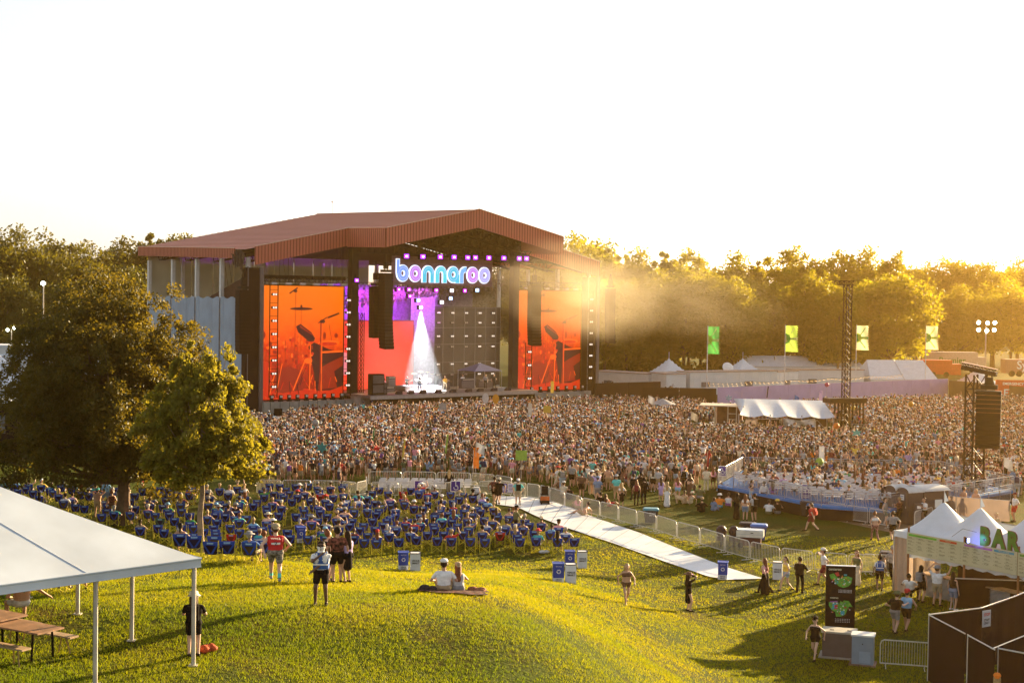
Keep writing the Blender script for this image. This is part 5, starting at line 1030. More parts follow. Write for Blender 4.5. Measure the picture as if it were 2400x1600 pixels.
# chair backs: photo pixel of the top edge; 0 empty, 1 taken, 2 red, 3 green, 4 red and taken
CHS = ZZ(550, 1080, 4.9, [(405, 255, 0), (520, 260, 0), (700, 260, 0), (850, 255, 0), (365, 300, 0), (590, 300, 0), (960, 290, 1), (1100, 290, 1), (450, 345, 0), (630, 340, 0), (345, 380, 1), (560, 385, 0), (720, 385, 1), (980, 380, 4), (1130, 385, 1), (260, 440, 0), (510, 430, 0), (660, 430, 0), (880, 430, 1), (1050, 440, 1), (435, 475, 1),
 (370, 505, 0), (540, 510, 1), (1090, 480, 0), (1290, 440, 0), (1250, 480, 1), (1410, 480, 1), (385, 550, 0), (785, 515, 1), (810, 550, 0), (970, 520, 1), (980, 555, 0), (520, 585, 0), (710, 595, 0), (870, 600, 0), (1060, 600, 0), (1530, 550, 1), (790, 640, 0), (960, 650, 0), (1180, 655, 1), (1270, 610, 1), (1380, 555, 1), (1360, 655, 0), (1590, 650, 0), (890, 690, 1),
 (1320, 705, 0), (1490, 705, 0), (1050, 740, 1), (1200, 755, 1), (1450, 750, 0), (1620, 745, 0), (1710, 700, 0), (1740, 655, 0), (50, 665, 1), (215, 735, 1), (235, 775, 0), (435, 720, 1), (460, 775, 0), (60, 775, 0), (190, 920, 1), (340, 900, 1), (640, 840, 0), (615, 780, 0), (850, 850, 0), (1340, 815, 0), (1530, 815, 0), (1490, 885, 0), (1630, 895, 0), (1780, 820, 1), (1850, 760, 1), (1260, 255, 0), (1530, 400, 1), (1760, 345, 1), (1620, 450, 0), (1780, 450, 1), (1940, 345, 2), (1940, 430, 1)])
CHS += ZZ(900, 1080, 4.612, [(380, 330, 1), (465, 360, 1), (720, 330, 0), (540, 330, 1), (860, 340, 0), (815, 385, 1), (740, 415, 0), (320, 480, 1), (430, 485, 1), (600, 520, 1), (745, 510, 1), (870, 520, 1), (1000, 490, 1), (1110, 465, 1), (1050, 515, 0), (960, 560, 1), (810, 565, 0), (120, 520, 1), (400, 570, 1), (550, 575, 1), (620, 630, 1), (265, 615, 0), (390, 670, 1), (130, 560, 0), (740, 625, 0), (900, 620, 1), (1075, 600, 0), (1190, 500, 1), (1220, 580, 0), (1350, 585, 1), (1520, 625, 1), (540, 670, 1), (540, 705, 0), (790, 670, 0), (940, 665, 0), (920, 715, 1), (1110, 710, 1), (1180, 650, 1), (1310, 705, 1), (1500, 710, 1), (1570, 660, 0), (1705, 665, 1), (1880, 710, 1), (1800, 750, 1),
 (320, 700, 1), (470, 755, 0), (650, 755, 0), (720, 710, 0), (865, 750, 0), (1060, 765, 1), (1255, 765, 4), (165, 825, 0), (355, 805, 0), (570, 815, 0), (725, 820, 1), (935, 820, 0), (1090, 830, 0), (1460, 825, 0), (1650, 820, 1), (1880, 825, 1), (2050, 825, 0), (60, 590, 1), (20, 660, 0), (230, 440, 1)])
CHS += ZZ(300, 1080, 4.704, [(580, 460, 0), (90, 490, 0), (40, 555, 1), (230, 540, 1), (310, 565, 0), (440, 525, 1), (460, 560, 0), (590, 520, 0), (680, 565, 0), (520, 620, 0), (360, 625, 3), (540, 455, 0), (340, 695, 0), (410, 745, 0), (140, 720, 1), (590, 700, 0), (725, 700, 0), (585, 790, 1), (725, 810, 0), (840, 740, 0), (985, 635, 0), (980, 525, 1), (950, 700, 0), (975, 745, 0), (975, 815, 0), (1150, 800, 2), (1140, 695, 0), (1215, 740, 0), (935, 875, 0), (1100, 870, 0), (1230, 635, 1), (1085, 575, 1), (1185, 540, 1), (1380, 695, 1), (890, 460, 1), (430, 400, 0), (250, 430, 1), (1060, 460, 0), (1250, 420, 1), (1380, 460, 0)])
CHS += ZZ(0, 1100, 3.136, [(110, 110, 1), (190, 125, 0), (215, 105, 1), (305, 110, 1), (370, 135, 1), (455, 110, 1), (535, 125, 1), (670, 110, 0), (600, 160, 1), (840, 130, 0), (830, 160, 0), (440, 180, 1), (470, 225, 1), (520, 215, 1), (660, 170, 1), (750, 320, 0), (630, 260, 0), (800, 250, 1), (300, 190, 1), (710, 150, 1), (560, 250, 0), (400, 150, 0), (250, 150, 0), (40, 110, 1), (140, 140, 0)])
seen = []; chairs = []
for u, v, o in CHS:
    d = pray(u, v); p = None; t = 30.0
    while t < 200:
        if CAM_H + d.z * t <= gz(d.x * t, d.y * t) + .86: break
        t += .05
    x, y = d.x * t, d.y * t
    if any(math.hypot(x - a, y - b_) < .52 for a, b_ in seen): continue
    seen.append((x, y)); chairs.append([x, y, o])
fill = random.Random(4)
for _ in range(9000):          # the chairs stand close together: fill what the pixel list leaves open
    u = fill.uniform(225, 1330); v = fill.uniform(1136, 1262)
    if (u > 1000 and v < 1160) or (u > 1150 and v < 1185) or (u > 1230 and v < 1235) or (u < 420 and v > 1215) or len(chairs) > 294: continue
    q = at_z(u, v, .86); x, y = q.x, q.y
    if gz(x, y) > .5 or any(math.hypot((x - a), (y - b_) * .66) < .64 for a, b_ in seen): continue
    seen.append((x, y)); chairs.append([x, y, 1 if fill.random() < .62 else 0])
chairs.sort(key=lambda c: c[1]); ROWS = [chairs[i:i + 20] for i in range(0, len(chairs), 20)]
tops = ['white', 'black', 'light grey', 'sky blue', 'teal', 'navy', 'white', 'grey', 'pink', 'green', 'yellow', 'lavender', 'maroon', 'peach', 'white', 'blue', 'tan', 'olive', 'turquoise', 'red']
tops_w = {}
sit_used = set()
SP = ['sit_chair'] * 6 + ['sit_lean', 'sit_wave']
nth = lambda i: ordn[i] if i < 20 else 'last'
def desc(tc_, top, hat, hatc, hc, hair):
    s = 'person in %s %s with %s' % (tc_, {'tee': 'tee', 'tank': 'vest top', 'long': 'long-sleeved top', 'bare': 'tee', 'bikini': 'bikini top'}[top], ('%s %s' % (hatc, 'cap' if 'cap' in hat else hat)) if hat else (('long ' if hair == 'long' else '') + hc))
    return s
for ri, row in enumerate(ROWS):
    row.sort(key=lambda c: c[0])
    for ci, (x, y, o) in enumerate(row):
        kind = {2: 'red', 4: 'red', 3: 'green'}.get(o, 'blue' if rr_.random() < .7 else 'mesh'); occ = o in (1, 4)
        z = gz(x, y); rz = rr_.uniform(-.22, .22) + .06
        camp_chair((x, y, z), rz, kind, '%s %s folding chair, %s from the left in row %s from the near lawn' % ('taken' if occ else 'empty', {'mesh': 'thin-backed blue'}.get(kind, kind), nth(ci), ['one', 'two', 'three', 'four', 'five', 'six', 'seven', 'eight', 'nine', 'ten', 'eleven', 'twelve', 'thirteen', 'fourteen', 'fifteen', 'sixteen'][ri]))
        if occ:
            fem = rr_.random() < .45
            for _ in range(200):
                tc_ = rr_.choice(tops); hat = rr_.choice([None, None, None, 'cap', 'backcap', 'bucket', 'sun hat', 'straw hat'] if not fem else [None, None, None, None, 'sun hat', 'backcap']); hatc = rr_.choice(['white', 'navy', 'black', 'tan', 'cream', 'red', 'sky blue', 'grey']); hc = rr_.choice(['brown hair', 'dark hair', 'black hair', 'blonde hair', 'auburn hair', 'grey hair'])
                top = rr_.choice(['tee', 'tee', 'tee', 'tank'] if not fem else ['tee', 'tank', 'tank']); hair = rr_.choice(['long', 'long', 'tail', 'bun']) if fem else 'short'
                lb = desc(tc_, top, hat, hatc, hc, hair) + ' seated in row %s of the camp chairs' % ['one', 'two', 'three', 'four', 'five', 'six', 'seven', 'eight', 'nine', 'ten', 'eleven', 'twelve', 'thirteen', 'fourteen', 'fifteen', 'sixteen'][ri]
                if lb not in sit_used and len(lb.split()) <= 16: break
            sit_used.add(lb)
            person((x, y, z), rz, rr_.choice(SP), top, 'shorts', tc_, rr_.choice(['black', 'denim', 'khaki', 'grey', 'navy']), skin=rr_.choice((0, 1, 2, 1, 3, 5)), hair=hair, hc=hc, fem=fem, hat=hat, hatc=hatc, h=rr_.uniform(1.62, 1.84), label=lb, group='people seated in the camp chairs')
# three chairs under the tent edge
for i, (u, v, kind, lb) in enumerate([(136, 1389, 'blue', 'dark blue folding chair seen under the edge of the white tent'), (205, 1390, 'red', 'red folding chair seen under the edge of the white tent'), (90, 1385, 'green', 'dark folding chair behind the bunting of the white tent')]):
    p = on_g(u, v); camp_chair((p.x, p.y, p.z), .1 * i, kind, lb)
    if i < 2: person((p.x, p.y, p.z), .1 * i, 'sit_chair', 'tee', 'shorts', ['lavender', 'maroon'][i], 'tan', label='person in %s tee seated in the %s chair under the tent edge' % (['lavender', 'maroon'][i], ['dark blue', 'red'][i]), group='people seated in the camp chairs')

# ---------------------------------------------------------------- the crowd
FOHC = (28.0, 151.0)
def pix_of(x, y, z=1.6):
    P = Vector((x, y, z - CAM_H)); d = P.y * math.cos(PITCH) - P.z * math.sin(PITCH); Y = FPX * (P.y * math.sin(PITCH) + P.z * math.cos(PITCH)) / d; X = FPX * P.x / d
    c, s = math.cos(ROLL), math.sin(ROLL); return 1200 + X * c + Y * s, 800 + X * s - Y * c
front_u = [0, 560, 600, 830, 850, 1150, 1170, 1260, 1300, 1400, 1480, 1560, 1640, 1660, 1900, 2060, 2250, 2270, 2420]
front_v = [1065, 1070, 1136, 1138, 1128, 1128, 1126, 1135, 1150, 1165, 1150, 1150, 1150, 1110, 1102, 1108, 1120, 1160, 1170]   # feet pixel rows of the nearest people
def in_crowd(x, y):
    u, v = pix_of(x, y, 0)
    if u < -40 or u > 2450: return False
    if v > np.interp(u, front_u, front_v): return False
    # stage front barrier
    dx = x - ST_O.x; dy = y - ST_O.y; t = -dx * math.sin(ST_A) + dy * math.cos(ST_A); s = dx * math.cos(ST_A) + dy * math.sin(ST_A)
    if t > -8.5: 
        if s < 47 or t > 26 + (s - 47) * .05: return False
    if y > 196 + (x - 60) * .25 and x > 40: return False
    if x > 24 and y > 178 + (x - 26) * .80 - 5: return False
    if x < -24 and y > 150: return False
    if abs(x - FOHC[0]) < 9.5 and abs(y - FOHC[1]) < 6.5: return False
    if abs(x - 33.0) < 3 and abs(y - 146) < 4: return False
    if abs(x - 32.4) < 2 and abs(y - 99) < 2: return False
    if x > 20 and 124 < y < 128.5 and x < 40 and False: return False
    return True
cands = []
y = 84.0
while y < 215:
    sp = .76 if y > 120 else .76 + (120 - y) * .010
    x = -42.0
    while x < 82:
        px_ = x + rr_.uniform(-.34, .34) * sp * 1.1; py_ = y + rr_.uniform(-.34, .34) * sp * 1.1
        dens = .90
        u, v = pix_of(px_, py_, 0); edge = np.interp(u, front_u, front_v) - v
        if edge < 40: dens = .72 + .005 * edge
        if u < 560: dens *= .25
        if math.sin(px_ * .35 + 1.1) * math.sin(py_ * .21) > .86: dens *= .5
        dens *= .62 + .5 * sstep((math.sin(px_ * .9 + 2 * math.sin(py_ * .35)) * math.sin(py_ * .75 + 1.5 * math.sin(px_ * .4)) + .8) / 1.1)
        if rr_.random() < dens and in_crowd(px_, py_): cands.append((px_, py_))
        x += sp
    y += sp
crowd_cols = [PAL[c] for c in ['white'] * 9 + ['light grey'] * 3 + ['grey'] * 4 + ['black'] * 14 + ['navy'] * 5 + ['brown'] * 4 + ['maroon'] * 2 + ['blue', 'sky blue', 'teal', 'turquoise', 'green', 'olive', 'olive', 'pink', 'peach', 'lavender', 'purple', 'tan', 'tan', 'cream', 'cream', 'red', 'maroon', 'maroon', 'orange', 'yellow', 'denim', 'pale denim', 'brown', 'brown']]
bot_cols = [PAL[c] for c in ('black', 'denim', 'pale denim', 'khaki', 'grey', 'navy', 'black', 'cream', 'brown')]
hat_cols = [PAL[c] for c in ('white', 'white', 'cream', 'tan', 'black', 'navy', 'maroon', 'sky blue', 'olive', 'grey', 'black')]
def low_template(pose, top, leg, hair, fem, hat, pack, upper):
    pr, hd, ch, hip = prims(pose, dict(top=top, leg=leg, hair=hair), fem); mb = MB()
    for a, b_, ra, rb, t in pr:
        if t == SH or (upper and (a[2] + b_[2]) / 2 < .55): continue
        d = b_ - a; L = np.linalg.norm(d); d = d / L if L > 1e-6 else np.array((0, 0, 1.)); u = np.cross(d, (0, 0, 1) if abs(d[2]) < .9 else (1, 0, 0)); u /= np.linalg.norm(u); w = np.cross(d, u); n = 5
        P = [tuple(a - d * ra * .9)] + [tuple(c + r * (math.cos(q) * u + math.sin(q) * w)) for c, r in ((a, ra), (b_, rb)) for q in (2 * math.pi * i / n for i in range(n))] + [tuple(b_ + d * rb * .9)]
        F = [(0, 1 + (i + 1) % n, 1 + i, 1 + i) for i in range(n)] + [(1 + i, 1 + (i + 1) % n, 6 + (i + 1) % n, 6 + i) for i in range(n)] + [(11, 6 + i, 6 + (i + 1) % n, 6 + (i + 1) % n) for i in range(n)]
        mb.add(P, F, t)
    if hat:
        r = {'cap': .115, 'bucket': .15, 'sun': .20}[hat]; z = hd[2] + .055; n = 7
        ring = lambda q, zz, oy=0: [(hd[0] + q * math.cos(2 * math.pi * i / n), hd[1] + oy + q * math.sin(2 * math.pi * i / n), zz) for i in range(n)]
        P = ring(r, z - .01, .0 if hat != 'cap' else .0) + ring(.108, z + .01) + ring(.085, z + .09)
        mb.add(P, [(k * n + i, k * n + (i + 1) % n, (k + 1) * n + (i + 1) % n, (k + 1) * n + i) for k in range(2) for i in range(n)] + [(2 * n, 2 * n + 1, 2 * n + 2, 2 * n + 3), (2 * n + 3, 2 * n + 4, 2 * n + 5, 2 * n + 6), (2 * n, 2 * n + 3, 2 * n + 6, 2 * n + 6)], AC)
    if pack: mb.box(tuple(hip + (ch - hip) * .62 + (0, -.21, 0)), (.28, .16, .40), 6)
    V = np.array(mb.v); F4 = np.array([tuple(f) + (f[-1],) * (4 - len(f)) for f in mb.f]); T = np.array(mb.m); return V, F4, T
def templ(upper):
    S = [('stand', 'tee', 'shorts', 'short', False), ('stand2', 'tee', 'shorts', 'short', False), ('stand', 'tank', 'shorts', 'short', False), ('phone', 'tee', 'shorts', 'short', False), ('stand', 'bare', 'shorts', 'short', False), ('stand2', 'bikini', 'mini', 'long', True), ('stand', 'tank', 'dress', 'long', True), ('stand2', 'tank', 'mini', 'tail', True),
         ('stand', 'tee', 'mini', 'long', True), ('arm_up', 'tee', 'shorts', 'short', False), ('arms_up', 'tank', 'mini', 'long', True), ('arms_folded', 'tee', 'pants', 'short', False), ('cam_up', 'tee', 'shorts', 'short', False), ('stand2', 'tank', 'skirt', 'bun', True), ('hands_head', 'tee', 'shorts', 'short', False)]
    out = []
    for s in S:
        out.append((low_template(*s, None, False, upper), s)); 
        if s[0] in ('stand', 'stand2', 'phone'): out.append((low_template(*s, rr_.choice(('cap', 'bucket', 'sun')), False, upper), s)); out.append((low_template(*s, 'cap', True, upper), s))
    return out
TF = templ(False); TU = templ(True)
cands.sort(key=lambda c: -pix_of(c[0], c[1], 0)[1])
# the nearest of the crowd are people of their own
ahead = []; rest = []
quota = 300 - n_person
for c in cands:
    u, v = pix_of(c[0], c[1], 0)
    (ahead if len(ahead) < quota and 560 < u < 2400 else rest).append(c)
zone = lambda u: 'near the camp chairs' if u < 840 else 'behind the pen of white chairs' if u < 1160 else 'behind the curved barriers' if u < 1420 else 'on the open lawn' if u < 1650 else 'behind the platform' if u < 2230 else 'beyond the speaker tower'
crowd_used = set()
pose_w = ['stand', 'stand2', 'stand', 'phone', 'arms_folded', 'stand2', 'arm_up', 'cam_up', 'sit_ground']
for i, (x, y) in enumerate(ahead):
    u, v = pix_of(x, y, 0)
    for _ in range(300):
        fem = rr_.random() < .48; tc_ = rr_.choice(list(PAL)); bc_ = rr_.choice(['black', 'denim', 'pale denim', 'khaki', 'grey', 'navy', 'cream']); top = rr_.choice(['tee', 'tee', 'tank', 'tee'] if not fem else ['tank', 'bikini', 'tee']); hair = rr_.choice(['long', 'long', 'tail']) if fem else 'short'
        hat = rr_.choice([None, None, None, 'backcap', 'bucket', 'sun hat']); hatc = rr_.choice(['white', 'cream', 'tan', 'black', 'red', 'sky blue']); hc = rr_.choice(['brown hair', 'dark hair', 'blonde hair', 'auburn hair', 'black hair'])
        po = rr_.choice(pose_w[:-1] if y > 112 else pose_w); pk = rr_.choice([None, None, None, 'black', 'navy', 'grey'])
        lb = desc(tc_, top, hat, hatc, hc, hair) + (', sitting ' if po == 'sit_ground' else ', ') + zone(u)
        if lb not in crowd_used and len(lb.split()) <= 16: break
    crowd_used.add(lb); leg = rr_.choice(['shorts', 'shorts', 'pants']) if not fem else rr_.choice(['mini', 'skirt', 'mini'])
    person((x, y, gz(x, y)), rr_.gauss(0, .45) - math.atan2(x, y), po if fem is False or po != 'arms_folded' else 'stand', top, leg, tc_, bc_, skin=rr_.choice((0, 1, 2, 1, 0, 3, 4)), hair=hair, hc=hc, fem=fem, hat=hat, hatc=hatc, pack=pk if po != 'sit_ground' else None, h=(1.66 if fem else 1.78) + rr_.uniform(-.07, .07), label=lb, group='people at the near edge of the crowd')
VV = []; FF = []; CC = []; off = 0
gold_team = [(at_z(u, 1050, 0).x, at_z(u, 1050, 0).y) for u in range(1225, 1350, 12)]
for (x, y) in rest:
    far = y > 128; (V, F4, T), s = rr_.choice(TU if far else TF)
    a = rr_.gauss(0, .6) - math.atan2(x, y); h = (1.66 if s[4] else 1.77) / 1.75 * rr_.uniform(.88, 1.10); ca, sa = math.cos(a), math.sin(a)
    W = np.empty_like(V); W[:, 0] = (V[:, 0] * ca - V[:, 1] * sa) * h + x; W[:, 1] = (V[:, 0] * sa + V[:, 1] * ca) * h + y; W[:, 2] = V[:, 2] * h + gz(x, y)
    sk = SKINS[rr_.choice((0, 1, 2, 1, 0, 3, 4, 5))]; tcol = rr_.choice(crowd_cols); hcol = HAIRS[rr_.choice(('brown hair', 'dark hair', 'blonde hair', 'auburn hair', 'black hair', 'brown hair'))]
    if any(math.hypot(x - g[0], y - g[1]) < .9 for g in gold_team): tcol = PAL['gold']
    pc = [sk, tcol, rr_.choice(bot_cols), hcol, (.02, .02, .02), rr_.choice(hat_cols), rr_.choice(((.02, .02, .02), (.03, .04, .1), (.2, .2, .2), (.2, .05, .03)))]
    cv = np.zeros((len(V), 4)); cv[:, 3] = 1
    pc = np.array(pc); fc = pc[T]
    for k in range(4): cv[F4[:, k], :3] = fc
    VV.append(W); FF.append(F4 + off); CC.append(cv); off += len(V)
V = np.concatenate(VV); F4 = np.concatenate(FF); C = np.concatenate(CC)
tri = F4[:, 2] == F4[:, 3]
me = bpy.data.meshes.new('crowd'); nt = int(tri.sum()); nq = len(F4) - nt
loops = np.concatenate([F4[~tri].ravel(), F4[tri][:, :3].ravel()]); me.vertices.add(len(V)); me.vertices.foreach_set('co', V.astype(np.float32).ravel())
me.loops.add(len(loops)); me.loops.foreach_set('vertex_index', loops.astype(np.int32)); me.polygons.add(len(F4))
me.polygons.foreach_set('loop_start', np.concatenate([np.arange(nq) * 4, nq * 4 + np.arange(nt) * 3]).astype(np.int32)); me.polygons.foreach_set('loop_total', np.concatenate([np.full(nq, 4), np.full(nt, 3)]).astype(np.int32))
at_ = me.color_attributes.new('Col', 'FLOAT_COLOR', 'POINT'); at_.data.foreach_set('color', C.astype(np.float32).ravel()); me.materials.append(attr_mat('crowd_cloth', .8, .12)); me.polygons.foreach_set('use_smooth', np.ones(len(F4), bool)); me.update(calc_edges=True)
tag(link('crowd', me), 'dense festival crowd seen from behind, filling the field up to the stage', kind='stuff')
print('CROWD', len(rest), len(ahead), n_person, 'chairs', len(chairs))
# ---------------------------------------------------------------- steel crowd barriers
def barrier_meshes(L=2.2, Hh=1.05):
    fr = MB(); r = .024; c = .16; z0 = .16
    fr.path([(0, 0, z0), (0, 0, Hh - c), (c * .3, 0, Hh - c * .3), (c, 0, Hh), (L - c, 0, Hh), (L - c * .3, 0, Hh - c * .3), (L, 0, Hh - c), (L, 0, z0), (0, 0, z0)], r, 0, 6)
    ba = MB(); n = 19
    for i in range(1, n): ba.tube((L * i / n, 0, z0), (L * i / n, 0, Hh), .010, 0, 4)
    ft = MB()
    for x in (.25, L - .25): ft.tube((x, -.3, .02), (x, .3, .02), .02, 0, 5); ft.tube((x, 0, .02), (x, 0, z0), .02, 0, 5)
    return fr, ba, ft
_a, _b, _c = barrier_meshes(); galv = M('barrier_zinc', (.60, .58, .55), .4, .08, 6, metal=.35)
BR = (_a.mesh('frame', galv), _b.mesh('rails', galv), _c.mesh('foot_bar', galv))
def barrier(a, b, label, group):
    a = Vector(a); b = Vector(b); d = b - a; e = empty('crowd_barrier', (a.x, a.y, gz(a.x, a.y)), math.atan2(d.y, d.x), label, 'barrier', group)
    e.scale = (Vector((d.x, d.y)).length / 2.2, 1, 1); dz = gz(b.x, b.y) - gz(a.x, a.y); e.rotation_euler = (0, -math.atan2(dz, Vector((d.x, d.y)).length), math.atan2(d.y, d.x))
    link('frame', BR[0], e); link('rails', BR[1], e); link('foot_bar', BR[2], e); return e
def run(pix, group, lab, gap=.06):
    P = [on_g(u, v) for u, v in pix]; n = len(P) - 1
    for i in range(n):
        a, b = P[i], P[i + 1]; d = (b - a).normalized() * gap; barrier(a + d, b - d, lab % (nth(i)), group)
run([(1172, 1160), (1201, 1164), (1234, 1167), (1265, 1172), (1288, 1177), (1323, 1190), (1364, 1203), (1406, 1213), (1449, 1224), (1492, 1236), (1538, 1247), (1586, 1264), (1640, 1279), (1698, 1297), (1757, 1314), (1828, 1330), (1906, 1340), (1985, 1346), (2052, 1347)], 'curved line of barriers along the path', '%s barrier of the curved line that starts at the top of the white path')
run([(2018, 1345), (2090, 1348), (2124, 1350)], 'barriers by the bar tent corner', '%s barrier beside the bar tent corner')
run([(1938, 1212), (1983, 1221), (2035, 1229), (2088, 1238)], 'barriers in front of the toilets', '%s barrier of the short line in front of the toilets')
run([(2142, 1238), (2186, 1226)], 'barrier by the toilet wall', '%s barrier standing alone right of the toilets')
run([(600, 1158), (660, 1160), (730, 1160), (800, 1162), (835, 1165)], 'barriers behind the camp chairs', '%s barrier behind the far camp chairs')
run([(835, 1166), (860, 1160), (858, 1150)], 'corner of the pen', '%s barrier at the near left corner of the pen')
run([(868, 1164), (935, 1165), (1000, 1166), (1063, 1165), (1120, 1163), (1160, 1161)], 'front of the pen of white chairs', '%s barrier along the near side of the pen of white chairs')
run([(862, 1138), (942, 1138), (1022, 1139), (1104, 1141), (1160, 1146), (1200, 1153)], 'back of the pen of white chairs', '%s barrier along the far side of the pen of white chairs')
run([(1030, 1090), (1030, 1091)], 'x', '%s') if False else None
barrier(on_g(2062, 1562), on_g(2180, 1571), 'single barrier on the shaded grass next to the dark screen fence', 'barrier by the dark fence')

# ---------------------------------------------------------------- bins
vb = M('bin_blue_card', (.02, .06, .36), .6, .06); wc = M('bin_white_card', (.66, .68, .72), .7, .05); lidb = M('bin_blue_rim', (.03, .10, .50), .5, 0); lidk = M('bin_black_rim', (.03, .02, .025), .6, .1); prt = M('print_white', (.75, .75, .75), .6, 0); prk = M('print_black', (.03, .03, .03), .6, 0)
def recycle(mb, place, s, m=0):
    for k in range(3):
        a = R(90 + 120 * k); R2 = lambda x, y: (x * math.cos(a) - y * math.sin(a), x * math.sin(a) + y * math.cos(a))
        for P in ([(.52, -.40), (.72, -.28), (.62, .18), (.36, .06)], [(.30, .02), (.72, .30), (.32, .52)], [(.50, -.44), (.36, -.62), (.20, -.50), (.44, -.24)]):
            mb.add([place(s * R2(x, y)[0], s * R2(x, y)[1], 0) for x, y in P], [tuple(range(len(P)))], m)
def bin_box(u, v, kind, label, rz=0.0, h=.86, w=.46, side=False):
    p = on_g(u, v); e = empty('recycling_bin' if kind == 'blue' else 'rubbish_bin', tuple(p), rz - math.atan2(p.x, p.y) * .6, label, 'bin', 'cardboard bins on the lawn')
    mb = MB()
    if kind == 'blue': mb.b2((-w / 2, -w / 2, 0), (w / 2, w / 2, h * .28), 1); mb.b2((-w / 2 - .004, -w / 2 - .004, h * .28), (w / 2 + .004, w / 2 + .004, h), 0)
    else: mb.b2((-w / 2, -w / 2, 0), (w / 2, w / 2, h), 1)
    mb.build('bin_body', [vb, wc], e)
    mb = MB(); q = w / 2 + .015
    for a, b in (((-q, -q), (q, -q)), ((q, -q), (q, q)), ((q, q), (-q, q)), ((-q, q), (-q, -q))): mb.tube((*a, h), (*b, h), .022, 0, 4)
    mb.b2((-q + .05, -q + .05, h - .06), (q - .05, q - .05, h - .03), 1); mb.build('rim', [lidb if kind == 'blue' else lidk, lidk], e)
    mb = MB(); f = -w / 2 - .012
    if kind == 'blue':
        recycle(mb, lambda x, y, z: (x, f, h * .60 + y), .135); text_mb(mb, 'RECYCLE', .062, lambda x, y, z: (x, f, h * .86 + y), 0, 0)
        text_mb(mb, 'VENUE\nSMART', .085, lambda x, y, z: (x, f, h * .14 + y), 1, 0, .002)
        recycle(mb, lambda x, y, z: (f, -x, h * .60 + y), .135)
    else: text_mb(mb, 'VENUE\nSMART', .115, lambda x, y, z: (x, f, h * .52 + y), 1, 0, .003)
    mb.build('lettering', [prt, prk], e)
for u, v, k, lb in [(945, 1334, 'blue', 'blue recycling bin by the white one left of the seated couple'), (973, 1336, 'white', 'white bin joined to the blue one left of the seated couple'), (1308, 1364, 'blue', 'nearer blue recycling bin of the right pair on the grass'), (1337, 1365, 'white', 'nearer white bin of the right pair on the grass'),
                    (1335, 1329, 'blue', 'farther blue recycling bin behind the right pair'), (1364, 1330, 'white', 'farther white bin behind the right pair'), (1694, 1356, 'blue', 'lone blue recycling bin at the end of the white path'), (1822, 1356, 'white', 'white bin half hidden between two people in shade'),
                    (706, 1270, 'blue', 'blue recycling bin among the folding chairs'), (1117, 1170, 'white', 'white bin at the pen gate beside the path top')]:
    bin_box(u, v, k, lb, -.1 if u > 1600 else .08)
def tub(u, v, c, lid, label):
    p = on_g(u, v); e = empty('wheeled_tub', tuple(p), -math.atan2(p.x, p.y), label, 'bin', 'wheeled tubs on the lawn'); mb = MB(); q = lambda w, d, z: [(-w, -d, z), (w, -d, z), (w, d, z), (-w, d, z)]
    mb.rings([q(.34, .26, .08), q(.46, .34, .86)]); mb.build('tub_body', c, e); mb = MB(); mb.rings([q(.50, .38, .84), q(.50, .38, .90), q(.40, .30, .97)]); mb.build('lid', lid, e)
    for s in (-1, 1): mb = MB(); mb.rings([[(s * .33 + d, .24 + .09 * math.cos(t), .09 + .09 * math.sin(t)) for t in (2 * math.pi * i / 10 for i in range(10))] for d in (-.03, .03)]); mb.build('wheel', black, e)
    mb = MB(); text_mb(mb, 'VENUE\nSMART', .13, lambda x, y, z: (x + .1, -.345 - .0, .62 + y), 0, .01, .003); mb.build('lettering', prt, e)
tk = M('tub_charcoal', (.035, .03, .035), .5, .1); tb = M('tub_blue', (.03, .05, .20), .5, .1)
tub(1525, 1226, tk, M('lid_teal', (.05, .22, .30), .4, 0), 'dark tub bin with teal lid behind the barriers'); tub(1752, 1262, tk, tk, 'charcoal tub bin behind the white cart'); tub(1778, 1266, tb, M('lid_blue', (.04, .12, .42), .4, 0), 'blue tub bin behind the white cart')
tub(2083, 1335, tk, tk, 'brown-black tub bin at the corner of the bar tent'); tub(1925, 1211, M('tub_deep_blue', (.03, .09, .30), .5, .1), tb, 'tall blue bin against the dark platform skirt'); tub(1892, 1209, tk, tk, 'black tub bin against the dark platform skirt')
# vendor cart with covered strollers
p = on_g(1758, 1282); e = empty('vendor_cart', tuple(p), -.25, 'white wooden box cart parked behind the barriers', 'cart')
mb = MB(); mb.b2((-.75, -.45, .62), (.75, .45, .98), 0); mb.box((0, -.46, .8), (1.5, .02, .02), 1); mb.b2((-.70, -.40, .985), (.70, .40, 1.02), 1); mb.b2((.05, -.475, .86), (.2, -.455, .9), 2); mb.build('box', [M('cart_white_boards', (.62, .60, .54), .7, .1, 3), M('cart_glass', (.35, .40, .46), .2, 0), prk], e)
mb = MB(); mb.b2((-.55, -.35, .12), (.6, .35, .62), 0); mb.build('base', M('maroon_base', (.09, .03, .03), .7, .2), e)
for x in (-.5, .5): mb = MB(); mb.rings([[(x + .16 * math.cos(t), -.40 + d, .16 + .16 * math.sin(t)) for t in (2 * math.pi * i / 12 for i in range(12))] for d in (-.03, .03)]); mb.build('wheel', black, e)
p = on_g(1705, 1280); e = empty('covered_scooter', tuple(p), -.2, 'pair of folded dark strollers parked left of the white cart', 'stroller')
